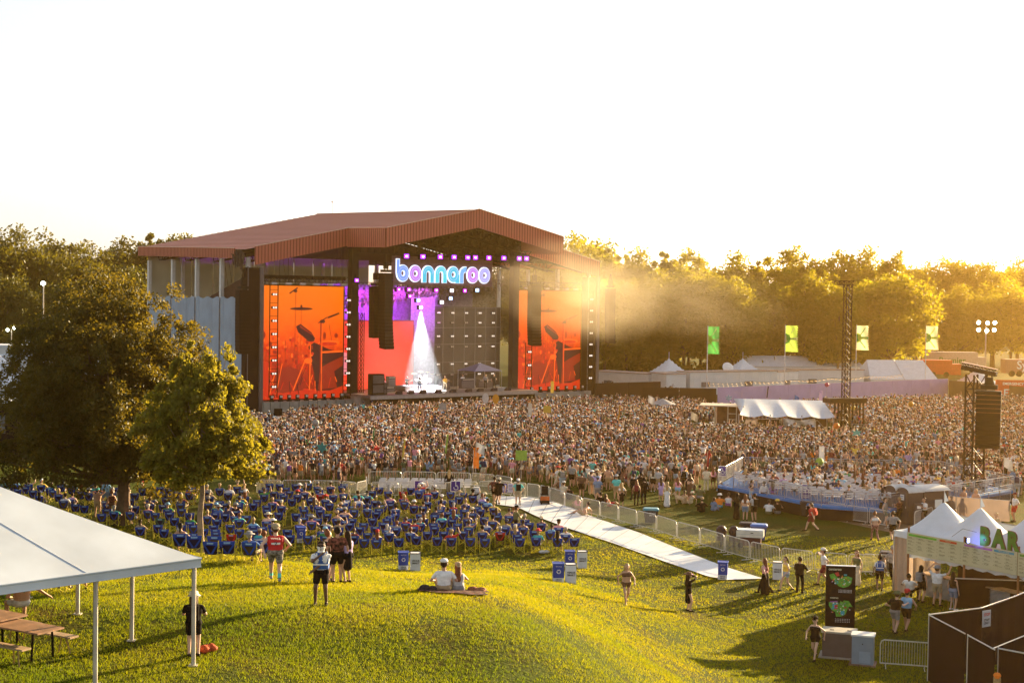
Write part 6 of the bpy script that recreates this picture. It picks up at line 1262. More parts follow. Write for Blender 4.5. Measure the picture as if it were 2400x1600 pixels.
for x in (-.35, .35):
    mb = MB(); mb.ball((x, 0, .85), (.32, .36, .34), 0, 10, 6); mb.b2((x - .25, -.3, .35), (x + .25, .3, .6), 0); mb.build('hood', M('dark_vinyl', (.05, .03, .03), .4, .2), e)
    for y in (-.3, .3): mb = MB(); mb.rings([[(x + d, y + .17 * math.cos(t), .17 + .17 * math.sin(t)) for t in (2 * math.pi * i / 10 for i in range(10))] for d in (-.03, .03)]); mb.build('wheel', black, e)
p = on_g(1276, 1181); e = empty('mobility_scooter', tuple(p), .1, 'black and orange mobility scooter parked on the grass by the path', 'scooter')
mb = MB(); mb.b2((-.25, -.4, .12), (.25, .5, .3), 0); mb.b2((-.24, -.1, .62), (.24, .35, .7), 0); mb.b2((-.22, -.14, .66), (.22, -.04, 1.25), 0); mb.tube((0, .1, .25), (0, .1, .66), .05, 1); mb.tube((0, .55, .25), (0, .45, 1.0), .03, 1); mb.tube((-.25, .42, 1.0), (.25, .42, 1.0), .02, 1); mb.b2((-.3, -.35, .3), (.3, -.12, .55), 2); mb.build('scooter_body', [black, steel, M('bag_orange', (.5, .12, .03), .7, .2)], e)
for x, y in ((-.25, -.3), (.25, -.3), (-.22, .45), (.22, .45)): mb = MB(); mb.rings([[(x + d, y + .14 * math.cos(t), .14 + .14 * math.sin(t)) for t in (2 * math.pi * i / 10 for i in range(10))] for d in (-.04, .04)]); mb.build('wheel', black, e)

# ---------------------------------------------------------------- blanket, bag, dog, litter
p = on_g(1060, 1392); mb = MB(); mb.grid(lambda a, c: (-1.1 + 2.2 * a + .06 * math.sin(c * 9), -.75 + 1.5 * c + .05 * math.sin(a * 14), .075 + .025 * math.sin(a * 21) * math.sin(c * 13) + gz(p.x - 1.1 + 2.2 * a, p.y - .3 + 1.5 * c) - gz(p.x, p.y)), 24, 12)
tag(mb.build('blanket', M('patterned_blanket', (.07, .018, .016), .9, .7, 9), None, (p.x, p.y + .45, p.z)), 'crumpled dark red patterned blanket under the seated couple', 'blanket')
for i, (u, v, c, lb) in enumerate([(1003, 1386, (.05, .04, .04), 'dark shoes and bag lying at the left end of the blanket'), (1118, 1388, (.25, .1, .06), 'brown bundle lying at the right end of the blanket'), (476, 1528, (.40, .07, .02), 'orange red bag lying on the grass by the corner pole'), (741, 1262, (.7, .7, .7), 'white carrier bag standing behind the last chairs'), (1273, 1296, (.6, .6, .58), 'white litter beside the last folding chairs'), (600, 1288, (.65, .65, .62), 'white trays lying on the grass by the last chairs')]):
    p = on_g(u, v); mb = MB(); q = random.Random(i)
    for k in range(4): mb.ball((q.uniform(-.2, .2), q.uniform(-.1, .1), .09), (q.uniform(.12, .2), q.uniform(.1, .16), q.uniform(.07, .14)), 0, 8, 5)
    tag(mb.build('bag', M('bag_cloth_%s' % 'abcdef'[i], c, .8, .3, 12), None, tuple(p), smooth=True), lb, 'bag')
p = at_z(1593, 1180, 0); mb = MB()
cap_add(mb, np.array((-.22, 0, .36)), np.array((.2, 0, .44)), .13, .15, 0); cap_add(mb, np.array((.28, 0, .5)), np.array((.36, 0, .64)), .08, .07, 0); cap_add(mb, np.array((.38, 0, .68)), np.array((.52, 0, .62)), .085, .045, 0); cap_add(mb, np.array((-.32, 0, .42)), np.array((-.5, 0, .56)), .03, .02, 0)
for x, y in ((-.24, -.08), (-.24, .08), (.2, -.08), (.2, .08)): k = -.06 if x < 0 else .03; cap_add(mb, np.array((x, y, .34)), np.array((x + k, y, .18)), .06, .035, 0, 6, 2); cap_add(mb, np.array((x + k, y, .18)), np.array((x, y, .03)), .03, .025, 0, 6, 2)
for y in (-.06, .06): mb.prism([(.36, .72), (.42, .72), (.38, .82)], y - .015, y + .015, 0, 'xz')
tag(mb.build('dog', M('pale_fur', (.50, .38, .26), .9, .2, 10), None, tuple(p), (0, 0, 2.6), True), 'pale tan dog standing beside the people on the grass', 'dog')

# ---------------------------------------------------------------- white tent at the lower left
tent_c = Vector((-7.65, 34.4)); A_ = Vector((-.70, .714)); B_ = Vector((-.714, -.70))
e = empty('frame_tent', (tent_c.x, tent_c.y, gz(tent_c.x, tent_c.y)), 0, 'big white frame tent with pyramid roof at the edge of the mound', 'tent')
zc = gz(tent_c.x, tent_c.y); eave = 7.34 - zc; LA, LB = 14.7, 11.8; rs = .52
def tp(a, b, z): q = A_ * a + B_ * b; return (q.x, q.y, z)
ov = .12; mb = MB(); rh = LB / 2 * rs
def roof_pt(a, b):
    k = min(a + ov, b + ov, LA - a + ov, LB - b + ov); return k
n = 24
def tri_grid(c0, c1, top0, top1):
    mb.grid(lambda s, t: tuple(np.array(c0) * (1 - s) * (1 - t) + np.array(c1) * s * (1 - t) + np.array(top0) * (1 - s) * t + np.array(top1) * s * t - np.array((0, 0, .10)) * math.sin(math.pi * t)), 20, 10)
c00, c10, c11, c01 = tp(-ov, -ov, eave), tp(LA, -ov, eave), tp(LA, LB, eave), tp(-ov, LB, eave); r0 = tp(LB / 2, LB / 2, eave + rh); r1 = tp(LA - LB / 2, LB / 2, eave + rh)
tri_grid(c00, c01, r0, r0); tri_grid(c10, c00, r1, r0); tri_grid(c01, c11, r0, r1); tri_grid(c11, c10, r1, r1)
mb.build('roof', canvas_near, e, smooth=True)
mb = MB(); sag = lambda p, q, t: tuple(np.array(p) * (1 - t) + np.array(q) * t - np.array((0, 0, .10)) * math.sin(math.pi * t) + np.array((0, 0, .006)))
for k in (.25, .5, .75):
    p0 = np.array(c00) * (1 - k) + np.array(c01) * k; mb.path([sag(p0, r0, t / 8) for t in range(9)], .008, 0, 4)
mb.build('seam', M('canvas_seam', (.43, .48, .55), .7, 0), e)
mb = MB()
for a, b in ((c01, c00), (c00, c10), (c10, c11), (c11, c01)):
    a = np.array(a); b = np.array(b); mb.add([a, b, b - (0, 0, .2), a - (0, 0, .2)], [(0, 1, 2, 3)]); mb.tube(a, b, .03)
    mb.tube(a - (0, 0, .2), b - (0, 0, .2), .012)
mb.build('valance', canvas_near, e)
pole_m = M('tent_pole', (.50, .46, .42), .45, .15, 2, metal=.3)
for a, b in [(0, 0), (2.95, 0), (5.85, 0), (8.8, 0), (11.7, 0), (14.7, 0), (0, 2.6), (0, 5.8), (0, 11.8), (7, 11.8), (14.7, 11.8)]:
    x, y, _ = tp(a, b, 0); g_ = gz(tent_c.x + x, tent_c.y + y) - zc; mb = MB(); mb.tube((x, y, g_), (x, y, eave - .05), .055, 0, 8); mb.box((x, y, g_ + .02), (.2, .2, .03)); mb.build('pole', pole_m, e)
mb = MB()
for a, b in ((tp(0, 0, eave - .1), tp(0, LB, eave - .1)), (tp(0, 0, eave - .1), tp(LA, 0, eave - .1))): mb.tube(a, b, .04)
mb.build('eave_rail', pole_m, e)
bun = [M('bunting_green', (.03, .33, .09), .7, .05, transl=.3), M('bunting_lime', (.22, .52, .04), .7, .05, transl=.3), M('bunting_dark', (.02, .20, .08), .7, .05, transl=.3)]
mb = MB(); eb = empty('bunting', (tent_c.x, tent_c.y, zc), 0, 'string of green pennants hanging under the tent roof', 'bunting')
for i in range(26):
    t0 = 3.2 + i * .40; a = np.array(tp(t0 * 1.0, .6, eave - .42 - .10 * math.sin(i * .6))); b = np.array(tp(t0 + .34, .6, eave - .42 - .10 * math.sin(i * .6 + .5))); c_ = (a + b) / 2 - (0, 0, .42)
    mb = MB(); mb.add([a, b, c_], [(0, 1, 2)]); mb.build('pennant', bun[i % 3], eb)
    if i % 2 == 0: a = np.array(tp(1.2, .3 + i * .30, eave - .36)); 
for i in range(14):
    a = np.array(tp(2.2 - .05 * i, 2.6 + i * .5, eave - .25)); b = a + np.array((B_.x, B_.y, 0)) * .40; c_ = (a + b) / 2 - (0, 0, .50)
    mb = MB(); mb.add([a, b, c_], [(0, 1, 2)]); mb.build('pennant', bun[(i * 2) % 3], eb)
# picnic tables
tw = M('picnic_ply', (.34, .19, .12), .55, .25, 2)
def picnic(u, v, zt, rz, label):
    d = pray(u, v); t = 20
    while CAM_H + d.z * t > gz(d.x * t, d.y * t) + zt: t += .02
    x, y = d.x * t, d.y * t; e = empty('picnic_table', (x, y, gz(x, y)), rz, label, 'table'); mb = MB(); mb.b2((-1.2, -.42, zt - .04), (1.2, .42, zt)); mb.build('tabletop', tw, e)
    for s in (-1, 1):
        mb = MB(); mb.b2((-1.2, s * .75 - .14, .42), (1.2, s * .75 + .14, .46)); mb.build('bench_seat', M('bench_pale', (.42, .30, .20), .6, .2, 2), e)
        for x_ in (-.9, .9):
            mb = MB(); mb.tube((x_, s * .3, zt - .04), (x_, s * .34, 0), .03, 0, 5); mb.build('leg', black, e)
            mb = MB(); mb.tube((x_, s * .75, .42), (x_ + .1, s * .8, 0), .022, 0, 5); mb.tube((x_ - .15, s * .75, .42), (x_ - .2, s * .7, 0), .022, 0, 5); mb.build('bench_leg', M('brass_leg', (.35, .22, .06), .5, 0), e)
picnic(40, 1462, .76, -.52, 'wooden picnic table with pale benches under the white tent'); picnic(-40, 1432, .76, -.55, 'second wooden picnic table farther under the white tent')

# ---------------------------------------------------------------- bar tent
bf = Vector((.55, -.835)); bg_ = Vector((.835, .55)); bo = Vector((18.55, 68.2))
e = empty('bar_tent', (bo.x, bo.y, 0), 0, 'white peaked bar tent with scalloped awning and a cream side curtain', 'tent')
def bp_(a, b, z): q = bf * a + bg_ * b; return (q.x, q.y, z)
PK = [(1.6, 1.6, 4.2), (3.7, 1.6, 4.2), (6.4, 1.6, 4.2), (9.4, 1.6, 4.2), (12.6, 1.6, 4.2)]; BD = 3.3; BLn = 14.5; ez = 2.95
def btz(a, b):
    z = ez - .1
    ed = min(a, b, BD - b, BLn - a) ; ed = max(ed, 0)
    for pa, pb, pz in PK:
        d = math.hypot((a - pa), (b - pb)); z = max(z, ez + (pz - ez) * max(0, 1 - d / 1.9) ** 1.45 + .25 * min(1, ed / 1.2) * max(0, 1 - d / 3))
    return z if ed > .01 else ez
mb = MB(); mb.grid(lambda s, t: bp_(s * BLn, t * BD, btz(s * BLn, t * BD)), 116, 26); mb.build('roof', canvas, e, smooth=True)
mb = MB()
for i in range(58):
    a0, a1 = BLn * i / 58, BLn * (i + 1) / 58; sc = lambda a: .12 * abs(math.sin(a * math.pi / .8)); w = lambda a: -.06 + .05 * math.sin(a * 5)
    if a1 < 1.2: mb.add([bp_(a0, 0, ez), bp_(a1, 0, ez), bp_(a1, w(a1), 2.66), bp_(a0, w(a0), 2.66)], [(0, 1, 2, 3)]); continue
    mb.add([bp_(a0, w(a0) * .3, ez), bp_(a1, w(a1) * .3, ez), bp_(a1, w(a1), 2.42), bp_(a0, w(a0), 2.42), bp_(a1, -.08 + w(a1), 1.92 - sc(a1)), bp_(a0, -.08 + w(a0), 1.92 - sc(a0))], [(0, 1, 2, 3), (3, 2, 4, 5)])
for i in range(12):
    b0, b1 = BD * i / 12, BD * (i + 1) / 12; mb.add([bp_(0, b0, ez), bp_(0, b1, ez), bp_(-.02, b1, 2.62), bp_(-.02, b0, 2.62)], [(3, 2, 1, 0)])
mb.build('valance', canvas, e)
mb = MB(); mb.grid(lambda s, t: bp_(.03 + .05 * math.sin(s * 22), s * BD, t * 2.65), 24, 3); mb.grid(lambda s, t: bp_(s * 1.15, .06 + .05 * math.sin(s * 18), t * 2.65), 12, 3); mb.build('side_curtain', M('cream_curtain', (.46, .36, .29), .7, .08, 1.2, transl=.25), e)
mb = MB(); mb.b2((0, 0, 0), (0.01, 0.01, 0.01)) ; mb.add([bp_(1.2, BD - .1, 0), bp_(BLn, BD - .1, 0), bp_(BLn, BD - .1, 2.8), bp_(1.2, BD - .1, 2.8)], [(3, 2, 1, 0)], 0); mb.build('back_curtain', M('dark_curtain', (.015, .008, .008), .8, .1), e)
for a, b in [(0, 0), (0, BD), (4.6, BD), (9.2, BD)]: MB().tube(bp_(a, b, 0), bp_(a, b, ez), .045, 0, 6).build('pole', alu, e)
post_m = M('timber_post', (.28, .12, .05), .7, .2, 3)
for i, a in enumerate((1.15, 4.4, 7.3, 10.4)): MB().tube(bp_(a, -.32, 0), bp_(a, -.32, 3.3), .055, 0, 6).build('post', post_m, e)
for pa, pb, pz in PK[:2]:
    mb = MB(); mb.tube(bp_(pa, pb, pz - .1), bp_(pa, pb, pz + .75), .015, 0, 4); mb.add([bp_(pa, pb, pz + .72), bp_(pa + .3, pb - .05, pz + .3), bp_(pa, pb, pz + .2)], [(0, 1, 2)], 1); mb.build('pennant', [alu, canvas], e)
cm_ = M('corrugated_zinc', (.55, .56, .58), .3, .1, 3, metal=.8)
e2 = empty('bar_counter', (bo.x, bo.y, 0), 0, 'bar counter with corrugated metal front under the awning', 'counter')
mb = MB()
for i in range(16):
    z0 = .05 + i * .065; mb.add([bp_(1.5, .35 - .03, z0), bp_(6.4, .35 - .03, z0), bp_(6.4, .35 + .02, z0 + .033), bp_(1.5, .35 + .02, z0 + .033)], [(0, 1, 2, 3)]); mb.add([bp_(1.5, .35 + .02, z0 + .033), bp_(6.4, .35 + .02, z0 + .033), bp_(6.4, .35 - .03, z0 + .065), bp_(1.5, .35 - .03, z0 + .065)], [(0, 1, 2, 3)])
mb.build('front', cm_, e2); mb = MB(); mb.add([bp_(1.4, .2, 1.12), bp_(12, .2, 1.12), bp_(12, .75, 1.12), bp_(1.4, .75, 1.12), bp_(1.4, .2, 1.06), bp_(12, .2, 1.06), bp_(12, .75, 1.06), bp_(1.4, .75, 1.06)], [(0, 1, 2, 3), (0, 4, 5, 1), (7, 6, 5, 4)]); mb.build('countertop', wood, e2)
lampm = emat('warm_bulb', (1, .55, .15), 3)
for i, (a, b, z) in enumerate([(3.2, 1.8, 2.2), (5.4, 1.6, 2.25), (8, 2, 2.2)]): tag(MB().ball((0, 0, 0), (.07, .07, .09)).build('bulb', lampm, None, tuple(Vector((bo.x, bo.y, 0)) + Vector(bp_(a, b, z)))), 'warm glowing bulb inside the bar tent, %s from the curtain end' % ordn[i], 'lamp', 'bulbs in the bar tent')
d = bpy.data.lights.new('bar_lamp', 'POINT'); d.energy = 18; d.color = (1, .5, .15); d.shadow_soft_size = .1; o = bpy.data.objects.new('bar_lamp', d); col.objects.link(o); o.location = Vector((bo.x, bo.y, 0)) + Vector(bp_(3.4, 1.9, 2.2))
# menu boards
board = M('menu_board', (.50, .47, .30), .7, .04, 2); inkd = M('menu_ink', (.07, .06, .05), .7, 0)
bars = [M('menu_green', (.12, .42, .04), .6, 0), M('menu_red', (.55, .08, .03), .6, 0), M('menu_purple', (.38, .14, .42), .6, 0), M('menu_teal', (.04, .26, .38), .6, 0), M('menu_olive', (.12, .28, .04), .6, 0)]
def menu(a0, a1, secs, label, tilt=0):
    e = empty('menu_board', tuple(Vector((bo.x, bo.y, 0)) + Vector(bp_(a0, -.42, 2.04 + tilt))), math.atan2(bf.y, bf.x), label, 'menu board', 'menu boards along the bar awning')
    w = a1 - a0; mb = MB(); mb.b2((0, -.02, 0), (w, .02, 1.02)); mb.build('panel', board, e); q = random.Random(int(a0 * 10))
    for x0, x1, ci, hdr in secs:
        mb = MB(); mb.b2((x0, -.026, .86), (x1, -.0205, .96)); mb.build('heading_strip', bars[ci], e)
        mb = MB(); text_mb(mb, hdr, .075, lambda x, y, z: ((x0 + x1) / 2 + x, -.03, .91 + y), 0, 0); mb.build('heading', inkd if ci == 0 else board, e)
    mb = MB(); x0 = .06; nc = max(2, int(w / .55)); words = ['SALTED LIME', 'CANNED WATER', 'ICED TEA', 'LEMONADE', 'LAGER', 'PALE ALE', 'HARD SELTZER', 'TEQUILA SUNRISE', 'RUM PUNCH', 'VODKA SODA', 'COLA', 'CIDER', 'MARGARITA', 'RED WINE', 'WHITE WINE', 'ENERGY']
    for c in range(nc):
        z = .79; xx = .06 + c * (w - .06) / nc; cw = (w - .1) / nc
        while z > .14:
            s = q.choice(words); text_mb(mb, s, .058, lambda x, y, zz: (xx + x, -.023, z + y), 0, 0, .001, 'LEFT', .72); text_mb(mb, str(q.choice((5, 8, 9, 12, 14, 16))), .055, lambda x, y, zz: (xx + cw * .88 + x, -.023, z + y), 0, 0, .001, 'LEFT'); mb.b2((xx, -.0235, z - .052), (xx + cw * q.uniform(.4, .7), -.0215, z - .042)); z -= q.choice((.13, .16, .19))
    mb.build('lettering', inkd, e)
menu(1.15, 3.0, [(.1, 1.75, 0, 'DRINKS  COCKTAILS')], 'menu board with a green strip at the curtain end of the bar', .0)
menu(3.0, 4.35, [(.08, 1.05, 1, 'TEQUILA')], 'menu board with a red strip, second from the curtain end')
menu(4.35, 7.3, [(.12, 1.65, 2, 'BEER AND WINE'), (1.75, 2.8, 3, 'NON ALCOHOL')], 'wide menu board with purple and teal strips')
menu(7.35, 10.2, [(.1, 2.6, 4, 'DRINKS  COCKTAILS')], 'menu board with olive green strip at the frame end of the bar')
# BAR letters
bgm = M('sign_green', (.07, .22, .025), .6, .25, 2); bed = M('sign_edge', (.10, .03, .03), .6, 0)
eb = empty('bar_sign', tuple(Vector((bo.x, bo.y, 0)) + Vector(bp_(5.05, -.34, 3.0))), math.atan2(bf.y, bf.x), 'big green cut-out letters reading BAR on top of the menu boards', 'sign')
for i, ch in enumerate('BAR'):
    mb = MB(); text_mb(mb, ch, 1.05, lambda x, y, z: (x * .84, -z - .03, .45 + y), 1, .05, .085); text_mb(mb, ch, 1.05, lambda x, y, z: (x * .84, -z - .085, .45 + y), 0, .02, .06); mb.build('letter', [bgm, bed], eb, (.5 + i * .74, 0, 0), smooth=False)
mb = MB(); mb.path([(0, 0, .6), (-.35, -.5, .75), (-.75, -.75, .35)], .012, 0, 4); mb.build('lamp_arm', black, eb)
e = empty('flood_lamp', tuple(Vector(eb.location) + Vector((-.5, -.3, .28))), .6, 'small lit blue flood lamp on a thin arm beside the letter B', 'lamp'); mb = MB(); mb.b2((-.10, -.05, -.12), (.10, .05, .12)); mb.build('lamp_housing', black, e); mb = MB(); mb.b2((-.07, -.058, -.09), (.07, -.052, .09)); mb.build('lens', emat('blue_white_lens', (.35, .4, 1), 9), e)
spot('blue_spot', Vector(eb.location) + Vector((-.15, -.9, .5)), Vector(eb.location) + Vector((.25, -.1, .25)), (.05, .12, 1), 60, 50, .9)
# white fence behind the bar
e = empty('screen_fence', (0, 0, 0), 0, 'white sheeted fence running behind the bar tent', 'fence')
mb = MB(); q = [at_z(2222, 1203, 1.9), at_z(2300, 1217, 1.9), at_z(2420, 1238, 1.9)]
for a, b in zip(q[:-1], q[1:]): mb.add([(a.x, a.y, 0), (b.x, b.y, 0), (b.x, b.y, 1.88), (a.x, a.y, 1.88)], [(0, 1, 2, 3)]); mb.tube((a.x, a.y, 1.9), (b.x, b.y, 1.9), .03, 1)
mb.build('sheet', [canvas, steel], e)

# ---------------------------------------------------------------- dark mesh fence at the lower right
mesh_d = M('dark_windscreen', (.010, .004, .006), .85, .25, .8)
def dark_fence(P, h, label, rails=True, posts=True):
    e = empty('screen_fence', (0, 0, 0), 0, label, 'fence', 'dark screen fences')
    for a, b in zip(P[:-1], P[1:]):
        mb = MB(); n = 8; za, zb = gz(a[0], a[1]), gz(b[0], b[1]); mb.grid(lambda s, t: (a[0] + (b[0] - a[0]) * s, a[1] + (b[1] - a[1]) * s + .03 * math.sin(s * 17) * math.sin(t * 3), (za + (zb - za) * s) + .04 + t * (h - .06) - .03 * math.sin(s * math.pi) * t), 16, 3); mb.build('screen', mesh_d, e)
        mb = MB(); mb.tube((a[0], a[1], za + h), (b[0], b[1], zb + h), .026, 0, 6); mb.build('top_rail', galv, e)
        if posts: mb = MB(); mb.tube((a[0], a[1] + .05, za), (a[0], a[1] + .05, za + h + .03), .02, 0, 5); mb.build('post', galv, e)
    return e
dark_fence([(15.4, 51.7), (15.8, 48.85)], 2.44, 'first dark screen panel with a pale rail at the fence corner'); dark_fence([(15.83, 48.6), (16.1, 46.7)], 2.44, 'second dark screen panel nearest the frame bottom'); dark_fence([(16.3, 46.9), (19.5, 44.6)], 2.44, 'dark screen panel behind the bandana wearer')
dark_fence([(15.45, 51.8), (17.8, 53.2), (19.8, 55.3), (22.4, 58.4)], 2.44, 'dark screen fence running back from the corner with a notice')
mb = MB(); mb.tube((17.4, 51.2, 1.3), (21.2, 55.4, 1.3), .022, 0, 5); mb.build('mid_rail', galv, bpy.data.objects['screen_fence.001'])
e = dark_fence([(20.2, 64.1), (23.1, 63.8), (26.5, 63.4)], 1.37, 'black screen in front of the bar counter with a white top rail')
p = Vector((18.0, 53.3, 0)); mb = MB(); mb.b2((-.24, -.01, 0), (.24, .01, .62), 0); n0 = tag(mb.build('notice', [M('notice_grey', (.42, .42, .45), .6, .1)], None, (p.x, p.y - .10, 1.72), (0, 0, .6)), 'grey notice with red lettering on the dark fence', 'notice')
mb = MB(); text_mb(mb, 'STOP', .15, lambda x, y, z: (x, -.02, .46 + y), 0, 0, .004); mb.build('lettering', M('print_red', (.5, .05, .05), .6, 0), n0); mb = MB(); text_mb(mb, 'STAFF\nONLY', .12, lambda x, y, z: (x, -.02, .20 + y), 0, 0, .003); mb.build('lettering', prk, n0)
# shadow-grey cabinets and the map board
p = on_g(1966, 1538); e = empty('utility_cabinet', tuple(p), -.30, 'squat brown grey utility cabinet on a concrete slab', 'cabinet'); brn = M('cabinet_taupe', (.11, .085, .08), .6, .08)
mb = MB(); mb.b2((-.62, -.35, .06), (.62, .45, .98), 0); mb.build('cabinet_body', brn, e); mb = MB(); mb.b2((-.66, -.40, .98), (.66, .5, 1.05), 0); mb.b2((-.35, -.1, 1.05), (-.2, -.05, 1.065), 1); mb.b2((.3, -.05, 1.05), (.45, 0, 1.065), 1); mb.build('lid', [M('cabinet_lid', (.40, .38, .33), .6, .06), black], e); mb = MB(); mb.b2((-.75, -.5, 0), (.75, .6, .06)); mb.build('slab', conc, e)
p = on_g(2022, 1556); e = empty('utility_cabinet', tuple(p), -.32, 'taller pale blue grey utility cabinet beside the brown one', 'cabinet'); blg = M('cabinet_blue_grey', (.17, .24, .32), .5, .06)
mb = MB(); mb.b2((-.40, -.3, .06), (.40, .34, 1.12), 0); mb.b2((-.12, -.315, .12), (.30, -.30, .55), 1); mb.b2((-.02, -.32, .82), (.02, -.30, .86), 2); mb.build('cabinet_body', [blg, M('cabinet_panel', (.22, .31, .42), .5, .05), black], e); mb = MB(); mb.b2((-.44, -.34, 1.12), (.44, .38, 1.18)); mb.build('lid', M('cabinet_lid_pale', (.55, .58, .60), .5, .05), e); mb = MB(); mb.b2((-.5, -.4, 0), (.5, .45, .06)); mb.build('slab', M('brick_slab', (.22, .14, .11), .9, .3), e)
p = on_g(1967, 1500); e = empty('map_board', tuple(p), -.12, 'tall black board with two coloured site maps', 'map board')
mb = MB(); mb.b2((-.59, -.09, 0), (.59, .09, 3.08), 0); mb.build('board', M('board_black', (.007, .004, .007), .5, .1), e)
mb = MB(); mb.b2((-.60, -.10, 3.08), (.60, .10, 3.10)); mb.build('top_edge', alu, e)
mg = M('map_green', (.10, .36, .04), .6, .3, 9); mr_ = M('map_red', (.5, .04, .04), .6, .2); mt = M('map_teal', (.04, .34, .44), .6, .1); mo = M('map_orange', (.6, .25, .04), .6, .1); mpp = M('map_purple', (.3, .1, .4), .6, .1)
def blob(mb, pts, m, dy=0): mb.add([(x, -.095 - dy, z) for x, z in pts], [tuple(range(len(pts)))], m)
mb = MB(); blob(mb, [(-.46, 2.72), (-.30, 2.78), (-.14, 2.62), (-.02, 2.58), (.12, 2.66), (.30, 2.68), (.46, 2.62), (.42, 2.40), (.30, 2.26), (.10, 2.20), (-.08, 2.26), (-.22, 2.42), (-.40, 2.55)], 0)
blob(mb, [(-.26, 2.80), (-.10, 2.84), (-.05, 2.70), (-.16, 2.66)], 1, .002); blob(mb, [(.12, 2.76), (.24, 2.76), (.24, 2.70), (.12, 2.70)], 2, .002); blob(mb, [(.0, 2.6), (.06, 2.72), (.1, 2.62)], 3, .004)
blob(mb, [(-.46, 1.60), (-.10, 1.62), (-.05, 1.5), (.0, 1.66), (.08, 1.60), (.14, 1.68), (.34, 1.66), (.50, 1.42), (.36, 1.44), (.28, 1.30), (.22, 1.12), (.06, 1.02), (-.16, 1.0), (-.20, 1.20), (-.34, 1.26), (-.46, 1.45)], 0)
blob(mb, [(-.42, 1.62), (-.12, 1.65), (-.12, 1.60), (-.42, 1.58)], 4, .003); blob(mb, [(-.32, 1.56), (-.14, 1.56), (-.20, 1.40), (-.30, 1.3)], 2, .003); blob(mb, [(-.24, 1.48), (-.10, 1.5), (-.12, 1.32), (-.22, 1.30)], 1, .005); blob(mb, [(.02, 1.24), (.16, 1.26), (.18, 1.12), (.10, 1.06), (.02, 1.10)], 2, .005)
rq = random.Random(5)
for k in range(60):
    top = k % 2; x = rq.uniform(-.36, .40); z = rq.uniform(2.30, 2.62) if top else rq.uniform(1.08, 1.58); s = rq.uniform(.012, .028); blob(mb, [(x - s, z - s), (x + s, z - s), (x + s, z + s), (x - s, z + s)], rq.choice((1, 2, 3, 4, 5, 5)), .007)
for z in (2.10, 2.05, 2.0): 
    for k in range(10): x = -.08 + k * .055; blob(mb, [(x, z), (x + .03, z), (x + .03, z + .02), (x, z + .02)], 5, 0)
for z in (.90, .84, .78):
    for k in range(9): x = -.20 + k * .07; blob(mb, [(x, z), (x + .03, z), (x + .03, z + .02), (x, z + .02)], 5, 0)
text_mb(mb, 'centeroo', .14, lambda x, y, z: (-.50 + x, -.096, 2.95 + y), 6, 0, .003, 'LEFT'); text_mb(mb, 'outeroo', .10, lambda x, y, z: (-.42 + x, -.096, 1.78 + y), 6, 0, .002, 'LEFT')
mb.build('map_print', [mg, mr_, mt, mo, mpp, prt, M('print_cream', (.6, .6, .42), .6, 0)], e)
# ---------------------------------------------------------------- raised viewing platform
vp = empty('viewing_platform', (0, 0, 0), 0, 'raised blue viewing platform with steel railings on a black skirt', 'platform')
PZ = .9; blue_deck = M('platform_blue', (.02, .17, .48), .6, .08, 2)
c1 = at_z(1682, 1137, PZ); c2 = at_z(1925, 1185, PZ); c3 = at_z(2080, 1196, PZ); c4 = at_z(2375, 1150, PZ); c5 = at_z(2060, 1103, PZ); c5 = at_z(2200, 1112, PZ); c6 = at_z(1740, 1103, PZ)
poly = [c1, c2, c3, c4, c5, c6]; P2 = [(p.x, p.y) for p in poly]
mb = MB(); mb.prism(P2, PZ - .16, PZ); mb.build('deck', blue_deck, vp)
mb = MB()
for a, b in zip(P2, P2[1:] + P2[:1]): mb.add([(a[0], a[1], 0), (b[0], b[1], 0), (b[0], b[1], PZ - .17), (a[0], a[1], PZ - .17)], [(0, 1, 2, 3)])
mb.build('skirt', dark, vp)
rl = M('railing_steel', (.42, .42, .44), .4, .1, 6, metal=.5)
def railing(a, b, parent, z, h=1.05, name='railing'):
    a = np.array((a[0], a[1], z)); b = np.array((b[0], b[1], z)); L = np.linalg.norm(b - a); n = max(1, int(round(L / 1.9)))
    for i in range(n):
        p = a + (b - a) * i / n; q = a + (b - a) * (i + 1) / n; mb = MB(); up_ = np.array((0, 0, h))
        mb.tube(p, p + up_, .028, 0, 5); mb.tube(q, q + up_, .028, 0, 5); mb.tube(p + up_, q + up_, .026, 0, 5); mb.tube(p + up_ * .12, q + up_ * .12, .018, 0, 4); mb.tube(p + up_ * .86, q + up_ * .86, .014, 0, 4)
        for k in range(1, 14): w = p + (q - p) * k / 14; mb.tube(w + up_ * .12, w + up_ * .86, .009, 0, 3)
        mb.build(name, rl, parent)
for a, b in zip(P2, P2[1:] + P2[:1]): railing(a, b, vp, PZ)
sc_ = M('scaffold_grey', (.30, .28, .28), .45, .1, metal=.5)
mb = MB(); pr_ = [at_z(2080, 1210, 0), at_z(2300, 1187, 0)]
for k in range(12):
    p = pr_[0].lerp(pr_[1], k / 11); mb.tube((p.x, p.y, 0), (p.x, p.y, 1.9), .03, 0, 4)
    if k < 11:
        q = pr_[0].lerp(pr_[1], (k + 1) / 11); mb.tube((p.x, p.y, .1), (q.x, q.y, 1.0), .02, 0, 4)
        for z in (.5, 1.0, 1.45, 1.9): mb.tube((p.x, p.y, z), (q.x, q.y, z), .022, 0, 4)
mb.build('ramp_scaffold', sc_, vp)
